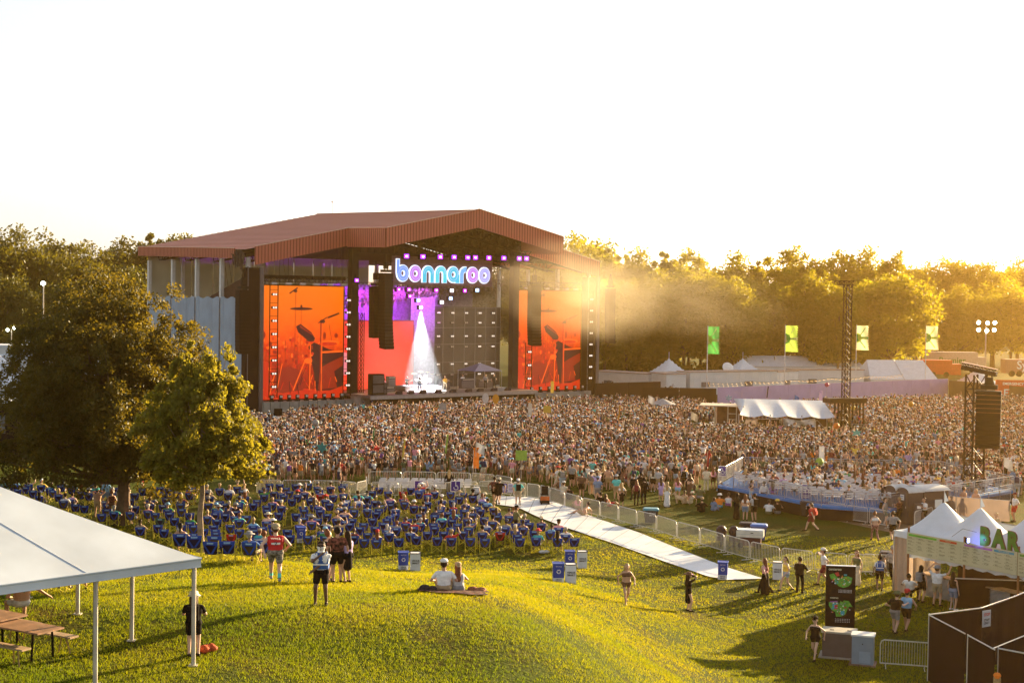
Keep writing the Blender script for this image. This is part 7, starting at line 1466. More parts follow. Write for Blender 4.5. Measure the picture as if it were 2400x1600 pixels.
# wheelchair signs
nv = M('sign_purple_navy', (.06, .03, .24), .6, .05)
def wheelchair(mb, pl, s):
    ring = [(s * .34 * math.cos(t) + .02, s * .34 * math.sin(t) - s * .18) for t in (R(-200 + i * 22) for i in range(12))]
    for a, b in zip(ring[:-1], ring[1:]):
        a = np.array(a); b = np.array(b); d = (b - a) / np.linalg.norm(b - a); n = np.array((-d[1], d[0])) * s * .055; mb.add([pl(*(a - n)), pl(*(b - n)), pl(*(b + n)), pl(*(a + n))], [(0, 1, 2, 3)], 1)
    for a, b, w in (((0, .48), (.0, .05), .11), ((0, .05), (.3, .02), .10), ((.3, .02), (.42, -.36), .10), ((.0, .28), (.28, .2), .08)):
        a = np.array(a) * s; b = np.array(b) * s; d = (b - a) / np.linalg.norm(b - a); n = np.array((-d[1], d[0])) * s * w / 2; mb.add([pl(*(a - n)), pl(*(b - n)), pl(*(b + n)), pl(*(a + n))], [(0, 1, 2, 3)], 1)
    mb.add([pl(s * (.0 + .11 * math.cos(t)), s * (.62 + .11 * math.sin(t))) for t in (2 * math.pi * i / 10 for i in range(10))], [tuple(range(10))], 1)
def acc_sign(p, w, h, label, txt=None, post=True):
    e = empty('access_sign', tuple(p), -math.atan2(p.x, p.y) * .8, label, 'sign', 'purple wheelchair signs')
    mb = MB(); mb.b2((-w / 2, -.02, -h / 2), (w / 2, .02, h / 2), 1); mb.b2((-w / 2 + .04, -.026, -h / 2 + .04), (w / 2 - .04, -.0205, h / 2 - .04), 0); mb.build('panel', [nv, prt], e)
    mb = MB(); wheelchair(mb, lambda x, z: (x, -.031, z + (h * .14 if txt else -.02)), min(w, h) * (.55 if txt else .62)); 
    if txt: text_mb(mb, txt, .11, lambda x, y, z: (x, -.031, -h * .30 + y), 1, 0, .002)
    mb.build('symbol', [nv, prt], e)
    if post: mb = MB(); mb.tube((0, .03, -p.z + .02), (0, .03, -h / 2), .025); mb.build('post', steel, e)
q = at_z(1887, 1198, 0); acc_sign(Vector((q.x, q.y - .25, 1.35)), .62, 1.0, 'tall purple wheelchair sign with two lines of text on the platform corner', 'ACCESSIBLE\nVIEWING')
q = at_z(1691, 1160, 0); acc_sign(Vector((q.x, q.y - .2, 1.75)), .55, .75, 'purple wheelchair sign at the far left corner of the platform')
q = at_z(982, 1167, 0); acc_sign(Vector((q.x, q.y - .3, .85)), .62, .85, 'upright purple wheelchair sign on the pen barrier')
q = at_z(1068, 1166, 0); acc_sign(Vector((q.x, q.y - .3, .85)), .70, .75, 'square purple wheelchair sign right of the robed figure')
q = at_z(1180, 1163, 0)
for i, (u, lb, c) in enumerate([(1182, 'purple notice tied to the first curved barrier', nv), (1196, 'pale notice tied beside the purple one', M('notice_lilac', (.5, .46, .62), .7, .1))]):
    q = at_z(u, 1164, 0); n0 = tag(MB().b2((-.17, -.015, -.30), (.17, .015, .30)).build('notice', c, None, (q.x, q.y - .2, .66), (0, 0, 0)), lb, 'notice'); mb = MB()
    for k in range(5): mb.b2((-.12, -.02, -.2 + k * .1), (.12, -.0155, -.165 + k * .1))
    mb.build('lettering', prt if i == 0 else prk, n0)
# white folding chairs
cw = M('white_resin', (.5, .5, .54), .5, .04)
mb = MB(); mb.box((0, 0, .45), (.44, .40, .03)); mb.box((0, -.24, .80), (.42, .025, .16), rot=(-.12, 0, 0)); mb.box((0, -.22, .62), (.42, .02, .08), rot=(-.12, 0, 0))
for s in (-1, 1): mb.tube((s * .21, -.26, .88), (s * .21, .22, 0), .014, 0, 4); mb.tube((s * .21, .18, .46), (s * .21, -.2, 0), .014, 0, 4)
wch = mb.mesh('folding_chair', cw)
def inside(P, x, y):
    c = False
    for (x0, y0), (x1, y1) in zip(P, P[1:] + P[:1]):
        if (y0 > y) != (y1 > y) and x < (x1 - x0) * (y - y0) / (y1 - y0) + x0: c = not c
    return c
pen = [(p.x, p.y) for p in (at_z(872, 1160, 0), at_z(1120, 1159, 0), at_z(1110, 1146, 0), at_z(872, 1143, 0))]
def rows_of(P, z, sx, sy, label, group, lim, inset=.6):
    cx = sum(p[0] for p in P) / len(P); cy = sum(p[1] for p in P) / len(P); Q = [(cx + (x - cx) * (1 - inset / 6), cy + (y - cy) * (1 - inset / 6)) for x, y in P]
    ys_ = np.arange(min(p[1] for p in Q), max(p[1] for p in Q), sy); n = 0; rws = []
    for y in ys_:
        xs_ = [x for x in np.arange(min(p[0] for p in Q), max(p[0] for p in Q), sx) if inside(Q, x, y)]
        if xs_: rws.append((y, xs_))
    for r, (y, xs_) in enumerate(rws):
        for c, x in enumerate(xs_):
            if n >= lim: return
            tag(link('folding_chair', wch, None, (x + rr_.uniform(-.04, .04), y + rr_.uniform(-.05, .05), z), (0, 0, rr_.uniform(-.08, .08))), label % (nth(c) if c < 20 else 'twenty-' + ordn[c - 20], nth(r)), 'folding chair', group); n += 1
rows_of(pen, 0, .55, .75, 'white folding chair, %s from the left in the %s row of the barrier pen', 'white folding chairs in the pen', 60)
pin = [p for p in P2]
rows_of(pin, PZ, .62, .95, 'white folding chair, %s from the left in the %s row on the platform', 'white folding chairs on the platform', 235)
# people sitting on the platform (part of the distant audience)
VV = []; FF = []; CC = []; off = 0
low_sit = [low_template('sit_chair', 'tee', 'shorts', 'short', False, None, False, False), low_template('sit_chair', 'tank', 'shorts', 'long', True, None, False, False), low_template('sit_chair', 'tee', 'shorts', 'short', False, 'bucket', False, False)]
ppl = []
for k in range(1100):
    x = rr_.uniform(min(p[0] for p in P2), max(p[0] for p in P2)); y = rr_.uniform(min(p[1] for p in P2), max(p[1] for p in P2))
    cx = sum(p[0] for p in P2) / 6; cy = sum(p[1] for p in P2) / 6
    if not inside([(cx + (a - cx) * .88, cy + (b - cy) * .88) for a, b in P2], x, y): continue
    far = (y - min(p[1] for p in P2)) / (max(p[1] for p in P2) - min(p[1] for p in P2))
    if rr_.random() > .30 + .65 * far: continue
    if any(math.hypot(x - a, y - b) < .6 for a, b in ppl): continue
    ppl.append((x, y)); V, F4_, T = rr_.choice(low_sit); a = rr_.gauss(0, .3) - .25; ca, sa = math.cos(a), math.sin(a)
    W = np.stack([V[:, 0] * ca - V[:, 1] * sa + x, V[:, 0] * sa + V[:, 1] * ca + y, V[:, 2] + PZ + .02], 1)
    pc = np.array([SKINS[rr_.choice((0, 1, 2, 1))], rr_.choice(crowd_cols), rr_.choice(bot_cols), HAIRS[rr_.choice(('brown hair', 'dark hair', 'blonde hair', 'auburn hair'))], (.02, .02, .02), rr_.choice(hat_cols), (.02, .02, .02)]); cv = np.ones((len(V), 4))
    for q in range(4): cv[F4_[:, q], :3] = pc[T]
    VV.append(W); FF.append(F4_ + off); CC.append(cv); off += len(V)
V = np.concatenate(VV); F4 = np.concatenate(FF); 
me = bpy.data.meshes.new('seated_crowd'); me.from_pydata([tuple(p) for p in V], [], [tuple(f) if f[2] != f[3] else tuple(f[:3]) for f in F4.tolist()])
at_ = me.color_attributes.new('Col', 'FLOAT_COLOR', 'POINT'); at_.data.foreach_set('color', np.concatenate(CC).astype(np.float32).ravel()); me.materials.append(attr_mat('seated_cloth', .8, .12)); me.polygons.foreach_set('use_smooth', [True] * len(me.polygons)); me.update()
tag(link('seated_crowd', me), 'small seated audience scattered over the viewing platform', kind='stuff')
# toilets
tc_m = M('toilet_taupe', (.085, .06, .058), .6, .06, 2); tr_m = M('toilet_roof', (.66, .68, .70), .5, .05, transl=.2)
ta = at_z(2130, 1230, 0); tdir = Vector((at_z(2065, 1216, 0) - ta)); tdir.z = 0; tdir.normalize()
def toilet(o, rz, label, panel=True):
    e = empty('portable_toilet', (o.x, o.y, 0), rz, label, 'toilet', 'portable toilets behind the barriers'); W, D, Hh = 1.12, 1.15, 2.05
    mb = MB(); arc = [(-W / 2, 0), (W / 2, 0), (W / 2, Hh - .05)] + [(W / 2 * math.cos(t), Hh - .05 + .27 * math.sin(t)) for t in (math.pi * i / 10 for i in range(1, 10))] + [(-W / 2, Hh - .05)]
    mb.prism(arc, 0, D, 0, 'xz'); mb.build('cabin', tc_m, e)
    mb = MB(); mb.b2((-.38, -.03, .1), (.38, -.002, 2.0), 0); mb.b2((-.36, -.04, .12), (-.3, -.03, 1.95), 0); mb.b2((.28, -.045, 1.0), (.34, -.03, 1.15), 1); mb.b2((-.2, -.04, 1.5), (.14, -.031, 1.85), 2); mb.b2((-.16, -.044, 1.72), (.10, -.0405, 1.77), 3); mb.b2((-.16, -.044, 1.62), (.06, -.0405, 1.65), 3); mb.build('door', [M('toilet_door', (.10, .075, .07), .6, .05), steel, prt, M('print_blue', (.05, .12, .3), .6, 0)], e)
    mb = MB(); n = 12; rs_ = []
    for y in (-.08, .3, .32, .7, .72, D + .06): rs_.append([((W / 2 + .05) * math.cos(math.pi * i / n), y, Hh - .04 + (.31 if y not in (.32, .72) else .33) * math.sin(math.pi * i / n)) for i in range(n + 1)])
    P = [p for r_ in rs_ for p in r_]; mb.add(P, [(k * (n + 1) + i, k * (n + 1) + i + 1, (k + 1) * (n + 1) + i + 1, (k + 1) * (n + 1) + i) for k in range(5) for i in range(n)]); mb.build('roof', tr_m, e, smooth=True)
rzt = math.atan2(-tdir.y, -tdir.x)
toilet(ta + tdir * .60, rzt, 'taupe portable toilet with arched pale roof, right of the pair'); toilet(ta + tdir * 1.80, rzt, 'taupe portable toilet with arched pale roof, left of the pair')
sd_ = Vector((-tdir.y, tdir.x, 0)); sd_ = sd_ if sd_.y > 0 else -sd_
mb = MB(); a = ta + sd_ * 1.2; 
e = empty('portable_toilet', (ta.x, ta.y, 0), math.atan2(sd_.y, sd_.x), 'wider accessible toilet joined behind the pair, with a white plate', 'toilet', 'portable toilets behind the barriers')
mb = MB(); mb.b2((1.2, 0.02, 0), (3.2, 1.9, 2.05)); mb.build('cabin', tc_m, e); mb = MB(); n = 12; P = [(x, .95 + 1.02 * math.cos(math.pi * i / n), 2.05 + .28 * math.sin(math.pi * i / n)) for x in (1.12, 2.2, 3.28) for i in range(n + 1)]; mb.add(P, [(k * (n + 1) + i, k * (n + 1) + i + 1, (k + 1) * (n + 1) + i + 1, (k + 1) * (n + 1) + i) for k in range(2) for i in range(n)]); mb.build('roof', tr_m, e, smooth=True); mb = MB(); mb.b2((2.1, -.0, 1.0), (2.7, .015, 1.5)); mb.build('plate', prt, e)
for u, v, lb in ((2152, 1232, 'grey hand wash stand in front of the toilet wall'), (2180, 1224, 'second grey hand wash stand nearer the toilet corner')):
    p = at_z(u, v, 0); e = empty('wash_stand', tuple(p), 0, lb, 'wash stand'); mb = MB(); mb.b2((-.28, -.25, 0), (.28, .25, .9)); mb.b2((-.24, -.1, .9), (.24, .25, 1.4)); mb.build('tank', tc_m, e); mb = MB(); mb.b2((-.12, -.115, 1.1), (.12, -.10, 1.28)); mb.build('label_plate', prt, e)
# grey translucent screen wall right of the toilets
e = empty('screen_wall', (0, 0, 0), 0, 'waist-high taupe panel wall beside the speaker tower', 'fence'); tp_m = M('taupe_panel', (.22, .17, .15), .5, .1, 1.5, transl=.3)
pts = [at_z(2196, 1205, 0), at_z(2240, 1212, 0), at_z(2300, 1217, 0), at_z(2366, 1222, 0)]
for a, b in zip(pts[:-1], pts[1:]): mb = MB(); mb.add([(a.x, a.y, 0), (b.x, b.y, 0), (b.x, b.y, 1.35), (a.x, a.y, 1.35)], [(0, 1, 2, 3)]); mb.build('panel', tp_m, e); MB().tube((a.x, a.y, 0), (a.x, a.y, 1.38), .03).tube((a.x, a.y, 1.36), (b.x, b.y, 1.36), .02).build('frame_tube', alu, e)
e = empty('ramp', (0, 0, 0), 0, 'blue access ramp with white handrails leading off the platform', 'ramp'); mb = MB(); a, b, c, d = at_z(2290, 1180, .6), at_z(2368, 1183, .05), at_z(2372, 1172, .05), at_z(2300, 1168, .6); mb.add([tuple(a), tuple(b), tuple(c), tuple(d)], [(0, 1, 2, 3)]); mb.build('ramp_deck', blue_deck, e); railing((a.x, a.y), (b.x, b.y), e, .3, .9); railing((d.x, d.y), (c.x, c.y), e, .3, .9)

# ---------------------------------------------------------------- delay tower with speaker array, lighting mast
def lattice_tower(p, h, w, label, name='speaker_tower', r=.07):
    e = empty(name, (p[0], p[1], 0), .3, label, 'tower'); mb = MB(); truss(mb, (0, 0, 0), (0, 0, h), w, 0, r, int(h / (w * 1.05))); mb.build('mast', M('tower_brown', (.028, .014, .010), .5, .2), e); mb = MB()
    for k in range(4): a = k * math.pi / 2 + .78; mb.tube((0, 0, .2), (math.cos(a) * 1.6, math.sin(a) * 1.6, .05), .06); mb.tube((0, 0, 1.6), (math.cos(a) * 1.5, math.sin(a) * 1.5, .1), .04)
    mb.b2((-.9, -.9, 0), (.9, .9, .12)); mb.build('base', black, e); return e
tw2 = at_z(2280, 1180, 0); ztop = at_y(2290, 868, tw2.y).z
e = lattice_tower(tw2, ztop - .3, .95, 'brown lattice speaker tower rising behind the bar'); mb = MB()
d0 = at_y(2256, 857, tw2.y) - Vector((tw2.x, tw2.y, 0)); d1 = at_y(2336, 874, tw2.y - 1.2) - Vector((tw2.x, tw2.y, 0)); Rm = Matrix.Rotation(-.3, 3, 'Z'); a = Rm @ d0; b = Rm @ d1; truss(mb, tuple(a), tuple(b), .42, 0, .05); n = (b - a).normalized(); mb.box((a + b) / 2 + Vector((0, 0, -.05)), ((b - a).length, .5, .2), 0, (0, -math.asin(n.z), math.atan2(n.y, n.x))); mb.box((a + b) / 2 + Vector((0, 0, .24)), ((b - a).length + .1, .4, .04), 1, (0, -math.asin(n.z), math.atan2(n.y, n.x))); mb.build('head_beam', [MATS['tower_brown'], M('beam_top', (.5, .3, .22), .5, 0)], e)
pa = at_y(2318, 915, tw2.y - 1.0); line_array(pa, -.35, 13, 1.62, .30, .9, 'big dark brown speaker array hanging from the tower behind the bar', .06, 1.3, slotm, M('cabinet_edge_gold', (.50, .22, .07), .4, 0))
tw1 = at_z(1980, 1024, 0); zt = at_y(1985, 660, tw1.y).z; e = lattice_tower(tw1, zt - .3, .62, 'thin tall lattice mast with a short arm beside the mixing tent', 'lighting_mast', .06)
mb = MB(); d0 = Rm @ (at_y(1956, 663, tw1.y) - Vector((tw1.x, tw1.y, 0))); d1 = Rm @ (at_y(2001, 663, tw1.y) - Vector((tw1.x, tw1.y, 0))); truss(mb, tuple(d0), tuple(d1), .38, 0, .05); mb.build('arm', MATS['tower_brown'], e)
mb = MB(); 
for k in range(9): x = -1.6 + k * .42; mb.tube((x, -.6, 3.6), (x, -.6, 2.5 - (k % 3) * .3), .10, 0, 5)
mb.b2((-2.3, -.9, 3.6), (2.0, .7, 4.1)); mb.build('chain_motors', MATS['tower_brown'], e)
# front-of-house mixing structure
def foh(u, v, z): return at_z(u, v, z)
e = empty('mixing_tent', (27.3, 149.5, 0), -.12, 'low white canopy on scaffold over the sound desk in the crowd', 'mixing tent')
mb = MB(); L, Dp = 9.6, 7.5; fx = lambda s: -3.6 + s * L
mb.grid(lambda s, t: (fx(s) - (t - .5) * .6 + (1.6 * t if s < .02 else 0), -Dp / 2 + t * Dp, 2.35 + 1.15 * t - .22 * abs(math.sin(s * math.pi * 4)) * (1 - t) ** .7), 48, 10); mb.build('roof', canvas, e, smooth=True)
for x in (-3.4, -.2, 3.0, 6.2):
    for y in (-3.4, 3.4): MB().tube((x, y, 0), (x, y, 2.4 if y < 0 else 3.4), .06, 0, 5).build('leg', sc_, e)
mb = MB()
for x in (-3.4, -.2, 3.0): mb.tube((x, -2.62, .2), (x + 1.6, -2.62, 1.9), .035, 0, 4); mb.tube((x + 3.2, -2.62, .2), (x + 1.6, -2.62, 1.9), .035, 0, 4)
for z in (.6, 2.2): mb.tube((-3.4, -2.64, z), (6.2, -2.64, z), .035, 0, 4)
mb.build('brace', sc_, e); mb = MB(); mb.b2((-3.4, -2.5, .5), (5.8, 2.5, .6)); mb.build('floor', wood, e)
mb = MB(); mb.b2((2.0, 0, .6), (5.8, 1.6, 2.0), 0); mb.b2((-2, .4, .6), (1, 1.2, 1.6), 0); mb.build('desk', M('desk_dark', (.05, .025, .02), .6, .3), e)
mb = MB(); mb.grid(lambda s, t: (1.0 + 3.3 * s + .15 * math.sin(t * 3), -3.5 + .12 * math.sin(s * 12 + t * 4), .4 + 1.75 * t - .25 * math.sin(s * math.pi) * t), 16, 10); mb.build('silver_sheet', M('silver_foil', (.5, .46, .42), .3, .35, 2, metal=.5, bump=.5), e)
mb = MB(); mb.add([(-3.2, -3.0, 0), (-1.8, -3.0, 0), (-1.4, -2.6, 1.9), (-2.6, -2.6, 1.9)], [(0, 1, 2, 3)]); mb.build('ramp_panel', tp_m, e)
e = empty('camera_stand', (23.3, 152.0, 0), -.2, 'small scaffold camera stand with flat pale roof and brown drapes', 'camera stand')
mb = MB(); mb.b2((-3.0, -1.8, 2.85), (1.7, 1.8, 2.95), 0); mb.build('roof', M('pale_roof_sheet', (.50, .44, .36), .6, .1), e); mb = MB(); mb.b2((-1.3, 1.2, .7), (1.4, 1.3, 2.8)); mb.b2((.75, -.6, .7), (1.45, 1.2, 2.75)); mb.build('drape', M('drape_brown', (.13, .06, .04), .85, .2), e)
for x in (-1.35, .0, .9):
    for y in (-1.5, 1.4): MB().tube((x, y, 0), (x, y, 2.85), .06, 0, 5).build('leg', M('tube_cream', (.5, .42, .32), .5, .1), e)
mb = MB(); 
for z in (.9, 1.5, 2.1): mb.tube((-.0, -1.5, z), (.9, -1.5, z), .05, 0, 4)
mb.b2((-3.2, -1.7, .6), (4.2, 1.7, .68)); mb.build('platform', MATS['tube_cream'], e)
# steel fence and small things round it
def frail(P, label, h=1.1, y0=0):
    e = empty('steel_railing', (0, 0, 0), 0, label, 'railing', 'railings round the mixing tents')
    for a, b in zip(P[:-1], P[1:]): railing((a.x, a.y), (b.x, b.y), e, .02, h, 'railing_panel')
frail([at_z(1560, 1010, 0), at_z(1650, 1018, 0), at_z(1760, 1030, 0), at_z(1850, 1036, 0)], 'steel railing in front of the mixing tents'); frail([at_z(1995, 1022, 0), at_z(2100, 1030, 0)], 'steel railing right of the lattice mast', 1.3)

# ---------------------------------------------------------------- far fences, trailers, tents
lil = M('lilac_hoarding', (.40, .31, .52), .7, .06, .8); dkf = M('dark_brown_fence', (.035, .017, .013), .85, .15, .5)
def hoarding(P, h, m, label, cat='fence', step=4.2, lamps=False):
    e = empty('hoarding', (0, 0, 0), 0, label, cat, 'far fences of the field'); 
    for a, b in zip(P[:-1], P[1:]):
        L = (b - a).length; n = max(1, int(L / step)); d = (b - a) / n; rz = math.atan2(d.y, d.x)
        for i in range(n):
            p = a + d * (i + .5); mb = MB(); mb.box((p.x, p.y, h / 2), (d.length - .05, .08, h), 0, (0, 0, rz)); mb.build('panel', m, e)
    return e
w0 = at_z(1682, 908, 3); w1 = at_z(2222, 887, 3); w1.z = w0.z = 0
hoarding([w0, w1], 3.0, lil, 'long lilac hoarding across the far side of the field')
f0 = at_z(1505, 905, 3.0); f0.z = 0; hoarding([f0, w0 + (w0 - w1).normalized() * .2], 2.9, dkf, 'dark brown screen fence joining the lilac hoarding')
f1 = at_z(1395, 896, 3.4); f1.z = 0; hoarding([f1, at_z(1560, 898, 3.4) - Vector((0, 0, 3.4)) + Vector((0, 6, 0))], 3.3, dkf, 'tall dark fence beside the far stage tower')
w2 = at_z(2420, 905, 3.0); w2.z = 0; hoarding([w1 + (w1 - w0).normalized() * .2, w2], 2.8, M('olive_brown_fence', (.13, .075, .035), .85, .15, .5), 'olive brown fence right of the lilac hoarding')
p = at_z(2350, 905, 2.6); e = empty('exit_banner', (p.x, p.y - 1.5, 0), -.15, 'orange banner reading emergency exit at the far fence', 'banner'); mb = MB(); mb.b2((-1.5, -.03, .2), (7.5, .03, 3.6)); mb.build('sheet', M('banner_orange', (.62, .10, .03), .7, .08), e)
mb = MB()
for x in (.9, 4.4): text_mb(mb, 'EMERGENCY', .5, lambda a, c, z: (x + a, -.05, 3.05 + c), 0, 0, .01); text_mb(mb, 'EXIT', 1.35, lambda a, c, z: (x + .1 + a, -.05, 1.75 + c), 0, 0, .03)
mb.build('lettering', prt, e)
# string of bulbs above the hoarding
bm_ = emat('festoon_bulb', (1, .6, .2), 1.0)
for j, (za, zb, dy) in enumerate(((3.55, 3.6, 1.2), (3.3, 3.9, .4))):
    e = empty('festoon', (0, 0, 0), 0, ['upper', 'lower'][j] + ' string of small lit bulbs along the top of the lilac hoarding', 'string lights'); n = 46; a = w0 + Vector((-1, dy, za)); b = w0.lerp(w1, .78) + Vector((0, dy, zb)); mb = MB(); pts = [a.lerp(b, i / n) - Vector((0, 0, .22 * abs(math.sin(i / n * math.pi * 5)))) for i in range(n + 1)]; mb.path([tuple(q) for q in pts], .02, 0, 3); mb.build('cable', black, e)
    for q in pts: MB().ball(tuple(q - Vector((0, 0, .1))), .045, 0, 6, 4).build('bulb', bm_, e)
tw_m = M('trailer_white', (.58, .60, .62), .55, .05, .6); tw_r = M('trailer_roof', (.36, .28, .24), .7, .1)
def trailer(u0, u1, vtop, y0, y1, h, label, d=3.2, gable=0):
    a = at_y(u0, vtop, y0); b = at_y(u1, vtop, y1); zt_ = a.z; b = at_y(u1, vtop, y1); a2 = Vector((a.x, a.y, 0)); b2_ = Vector((b.x, b.y, 0)); L = (b2_ - a2).length; rz = math.atan2((b2_ - a2).y, (b2_ - a2).x)
    e = empty('site_trailer', tuple(a2), rz, label, 'trailer', 'white site trailers behind the far fence'); mb = MB(); mb.b2((0, 0, .4), (L, d, zt_), 0)
    for k in range(int(L / 1.2)): mb.b2((.6 + k * 1.2, -.02, .5), (.64 + k * 1.2, 0, zt_ - .15), 0)
    mb.build('body', tw_m, e); mb = MB()
    if gable: mb.rings([[(x, -.2, zt_), (x, d / 2, zt_ + gable), (x, d + .2, zt_), (x, d / 2, zt_ - .02)] for x in (-.2, L + .2)])
    else: mb.b2((-.08, -.1, zt_), (L + .08, d + .1, zt_ + .14))
    mb.build('roof', canvas if gable else tw_r, e)
    for k in range(max(1, int(L / 8))):
        mb = MB(); mb.b2((2 + k * 8, -.06, zt_ * .42), (3.5 + k * 8, -.025, zt_ * .62)); mb.build('window', M('trailer_window', (.10, .11, .13), .3, .1), e)
trailer(1392, 1520, 870, 215, 208, 0, 'white site trailer nearest the stage behind the dark fence'); trailer(1522, 1562, 873, 209, 204, 0, 'short white trailer with a plain front'); trailer(1568, 1618, 872, 214, 208, 0, 'white trailer with a single high window'); trailer(1618, 1822, 873, 206, 214, 0, 'long low white trailer behind the lilac hoarding'); trailer(1822, 1870, 872, 214, 218, 0, 'small white trailer end'); trailer(1868, 2025, 868, 222, 226, 0, 'long white trailer behind the lighting mast')
trailer(1765, 2022, 858, 236, 240, 0, 'large white gabled hall behind the trailers', 9, 1.6)
def peak_tent(u, v, y, w, zt_, label, ez=None):
    p = at_y(u, v, y); ez = ez or p.z - w * .42; e = empty('peaked_tent', (p.x, p.y, 0), .5, label, 'tent', 'white peaked tents'); n = 16
    def f(s, t):
        a = -w / 2 + w * s; b = -w / 2 + w * t; q = max(abs(a), abs(b)) / (w / 2); return (a, b, ez + (p.z - ez) * (1 - q) ** 1.5)
    MB().grid(f, n, n).build('roof', canvas, e, smooth=True); mb = MB(); h_ = w / 2
    for a, b in (((-h_, -h_), (h_, -h_)), ((h_, -h_), (h_, h_)), ((h_, h_), (-h_, h_)), ((-h_, h_), (-h_, -h_))): mb.add([(*a, ez), (*b, ez), (*b, ez - .45), (*a, ez - .45)], [(0, 1, 2, 3)])
    mb.build('valance', canvas, e)
    for a, b in ((-h_, -h_), (h_, -h_), (h_, h_), (-h_, h_)): MB().tube((a, b, 0), (a, b, ez), .06, 0, 5).build('leg', alu, e)
    MB().tube((0, 0, p.z - .2), (0, 0, p.z + .9), .05, 0, 4).build('finial', alu, e)
peak_tent(1568, 838, 222, 6.5, 0, 'white peaked tent rising behind the trailers nearest the stage'); peak_tent(1741, 838, 228, 5.0, 0, 'slender white peaked tent behind the long trailer'); peak_tent(2290, 862, 250, 6, 0, 'small white canopy seen over the arm of the speaker tower')
# frame tent with white sloping roof
a = at_y(2040, 880, 226); e = empty('ridge_tent', (a.x, a.y, 0), .12, 'white ridge tent with two roof bays behind the lilac hoarding', 'tent'); L = 11.3; rz_ = at_y(2052, 843, 230).z; ez_ = at_y(2040, 884, 226).z - .3
mb = MB(); mb.rings([[(x0, 0, ez_), (x1, 4, rz_), (x0, 8, ez_)] for x0, x1 in ((0, .9), (L / 2, L / 2 - .3), (L, L - 1.0))]); mb.build('roof', canvas, e); mb = MB(); mb.tube((L / 2, -.06, ez_), (L / 2 - .3, 3.9, rz_ + .08), .05); mb.build('rib', steel, e); mb = MB(); mb.b2((.05, .05, 0), (L - .05, 7.9, ez_ - .02)); mb.build('walls', tw_m, e)
# satellite dish on the trailers
p = at_y(1706, 862, 222); mb = MB(); mb.rings([[(q * math.cos(t), -.3 + q * q * .25, q * math.sin(t)) for t in (2 * math.pi * i / 14 for i in range(14))] for q in (.02, .5, .95)], 0, False); mb.tube((0, 0, -1.6), (0, -.2, -.3), .06); o = tag(mb.build('satellite_dish', white, None, tuple(p), (-.5, 0, .3)), 'white satellite dish on top of the long trailer', 'dish')
# trucks at the far right
def box_truck(u0, u1, vt, vb, y, m, label, txt=None, tm=None, ts=1.0, cat='truck', tz=.6):
    a = at_y(u0, vt, y); b = at_y(u1, vt, y); c = at_y(u0, vb, y); base = float(gz_far(np.float64(a.x), np.float64(a.y))); L = (b - a).length; Hh = a.z - c.z; e = empty('box_truck', (a.x, a.y, c.z), math.atan2(b.y - a.y, b.x - a.x), label, cat, 'trucks parked beyond the far fence')
    mb = MB(); mb.b2((0, 0, Hh * .1), (L, 2.6, Hh)); mb.build('box', m, e)
    mb = MB(); mb.b2((L, .1, .2), (L + 1.6, 2.5, Hh * .75)); mb.build('cab', m, e)
    for x in (1, 2.2, L - 1): mb = MB(); mb.rings([[(x + .5 * math.cos(t), y_, .5 * math.sin(t) + .2) for t in (2 * math.pi * i / 12 for i in range(12))] for y_ in (-.05, .3)]); mb.build('wheel', black, e)
    if txt: mb = MB(); text_mb(mb, txt, ts, lambda x, yy, z: (L * .5 + x, -.04, Hh * tz + yy), 0, 0, .03); mb.build('lettering', tm, e)
box_truck(2172, 2292, 824, 868, 258, M('truck_sand', (.45, .36, .28), .6, .06), 'sand coloured lorry trailer with green lettering', 'Premier', M('truck_green_print', (.10, .22, .04), .6, 0), 1.5, tz=.55)
box_truck(2158, 2232, 843, 880, 246, M('truck_red', (.50, .07, .02), .6, .1), 'red container truck before the sand coloured lorry'); box_truck(2358, 2470, 842, 878, 232, M('truck_brown', (.40, .20, .11), .6, .08), 'brown trailer with large white lettering at the frame edge', 'Sysco', prt, 1.9, tz=.62)
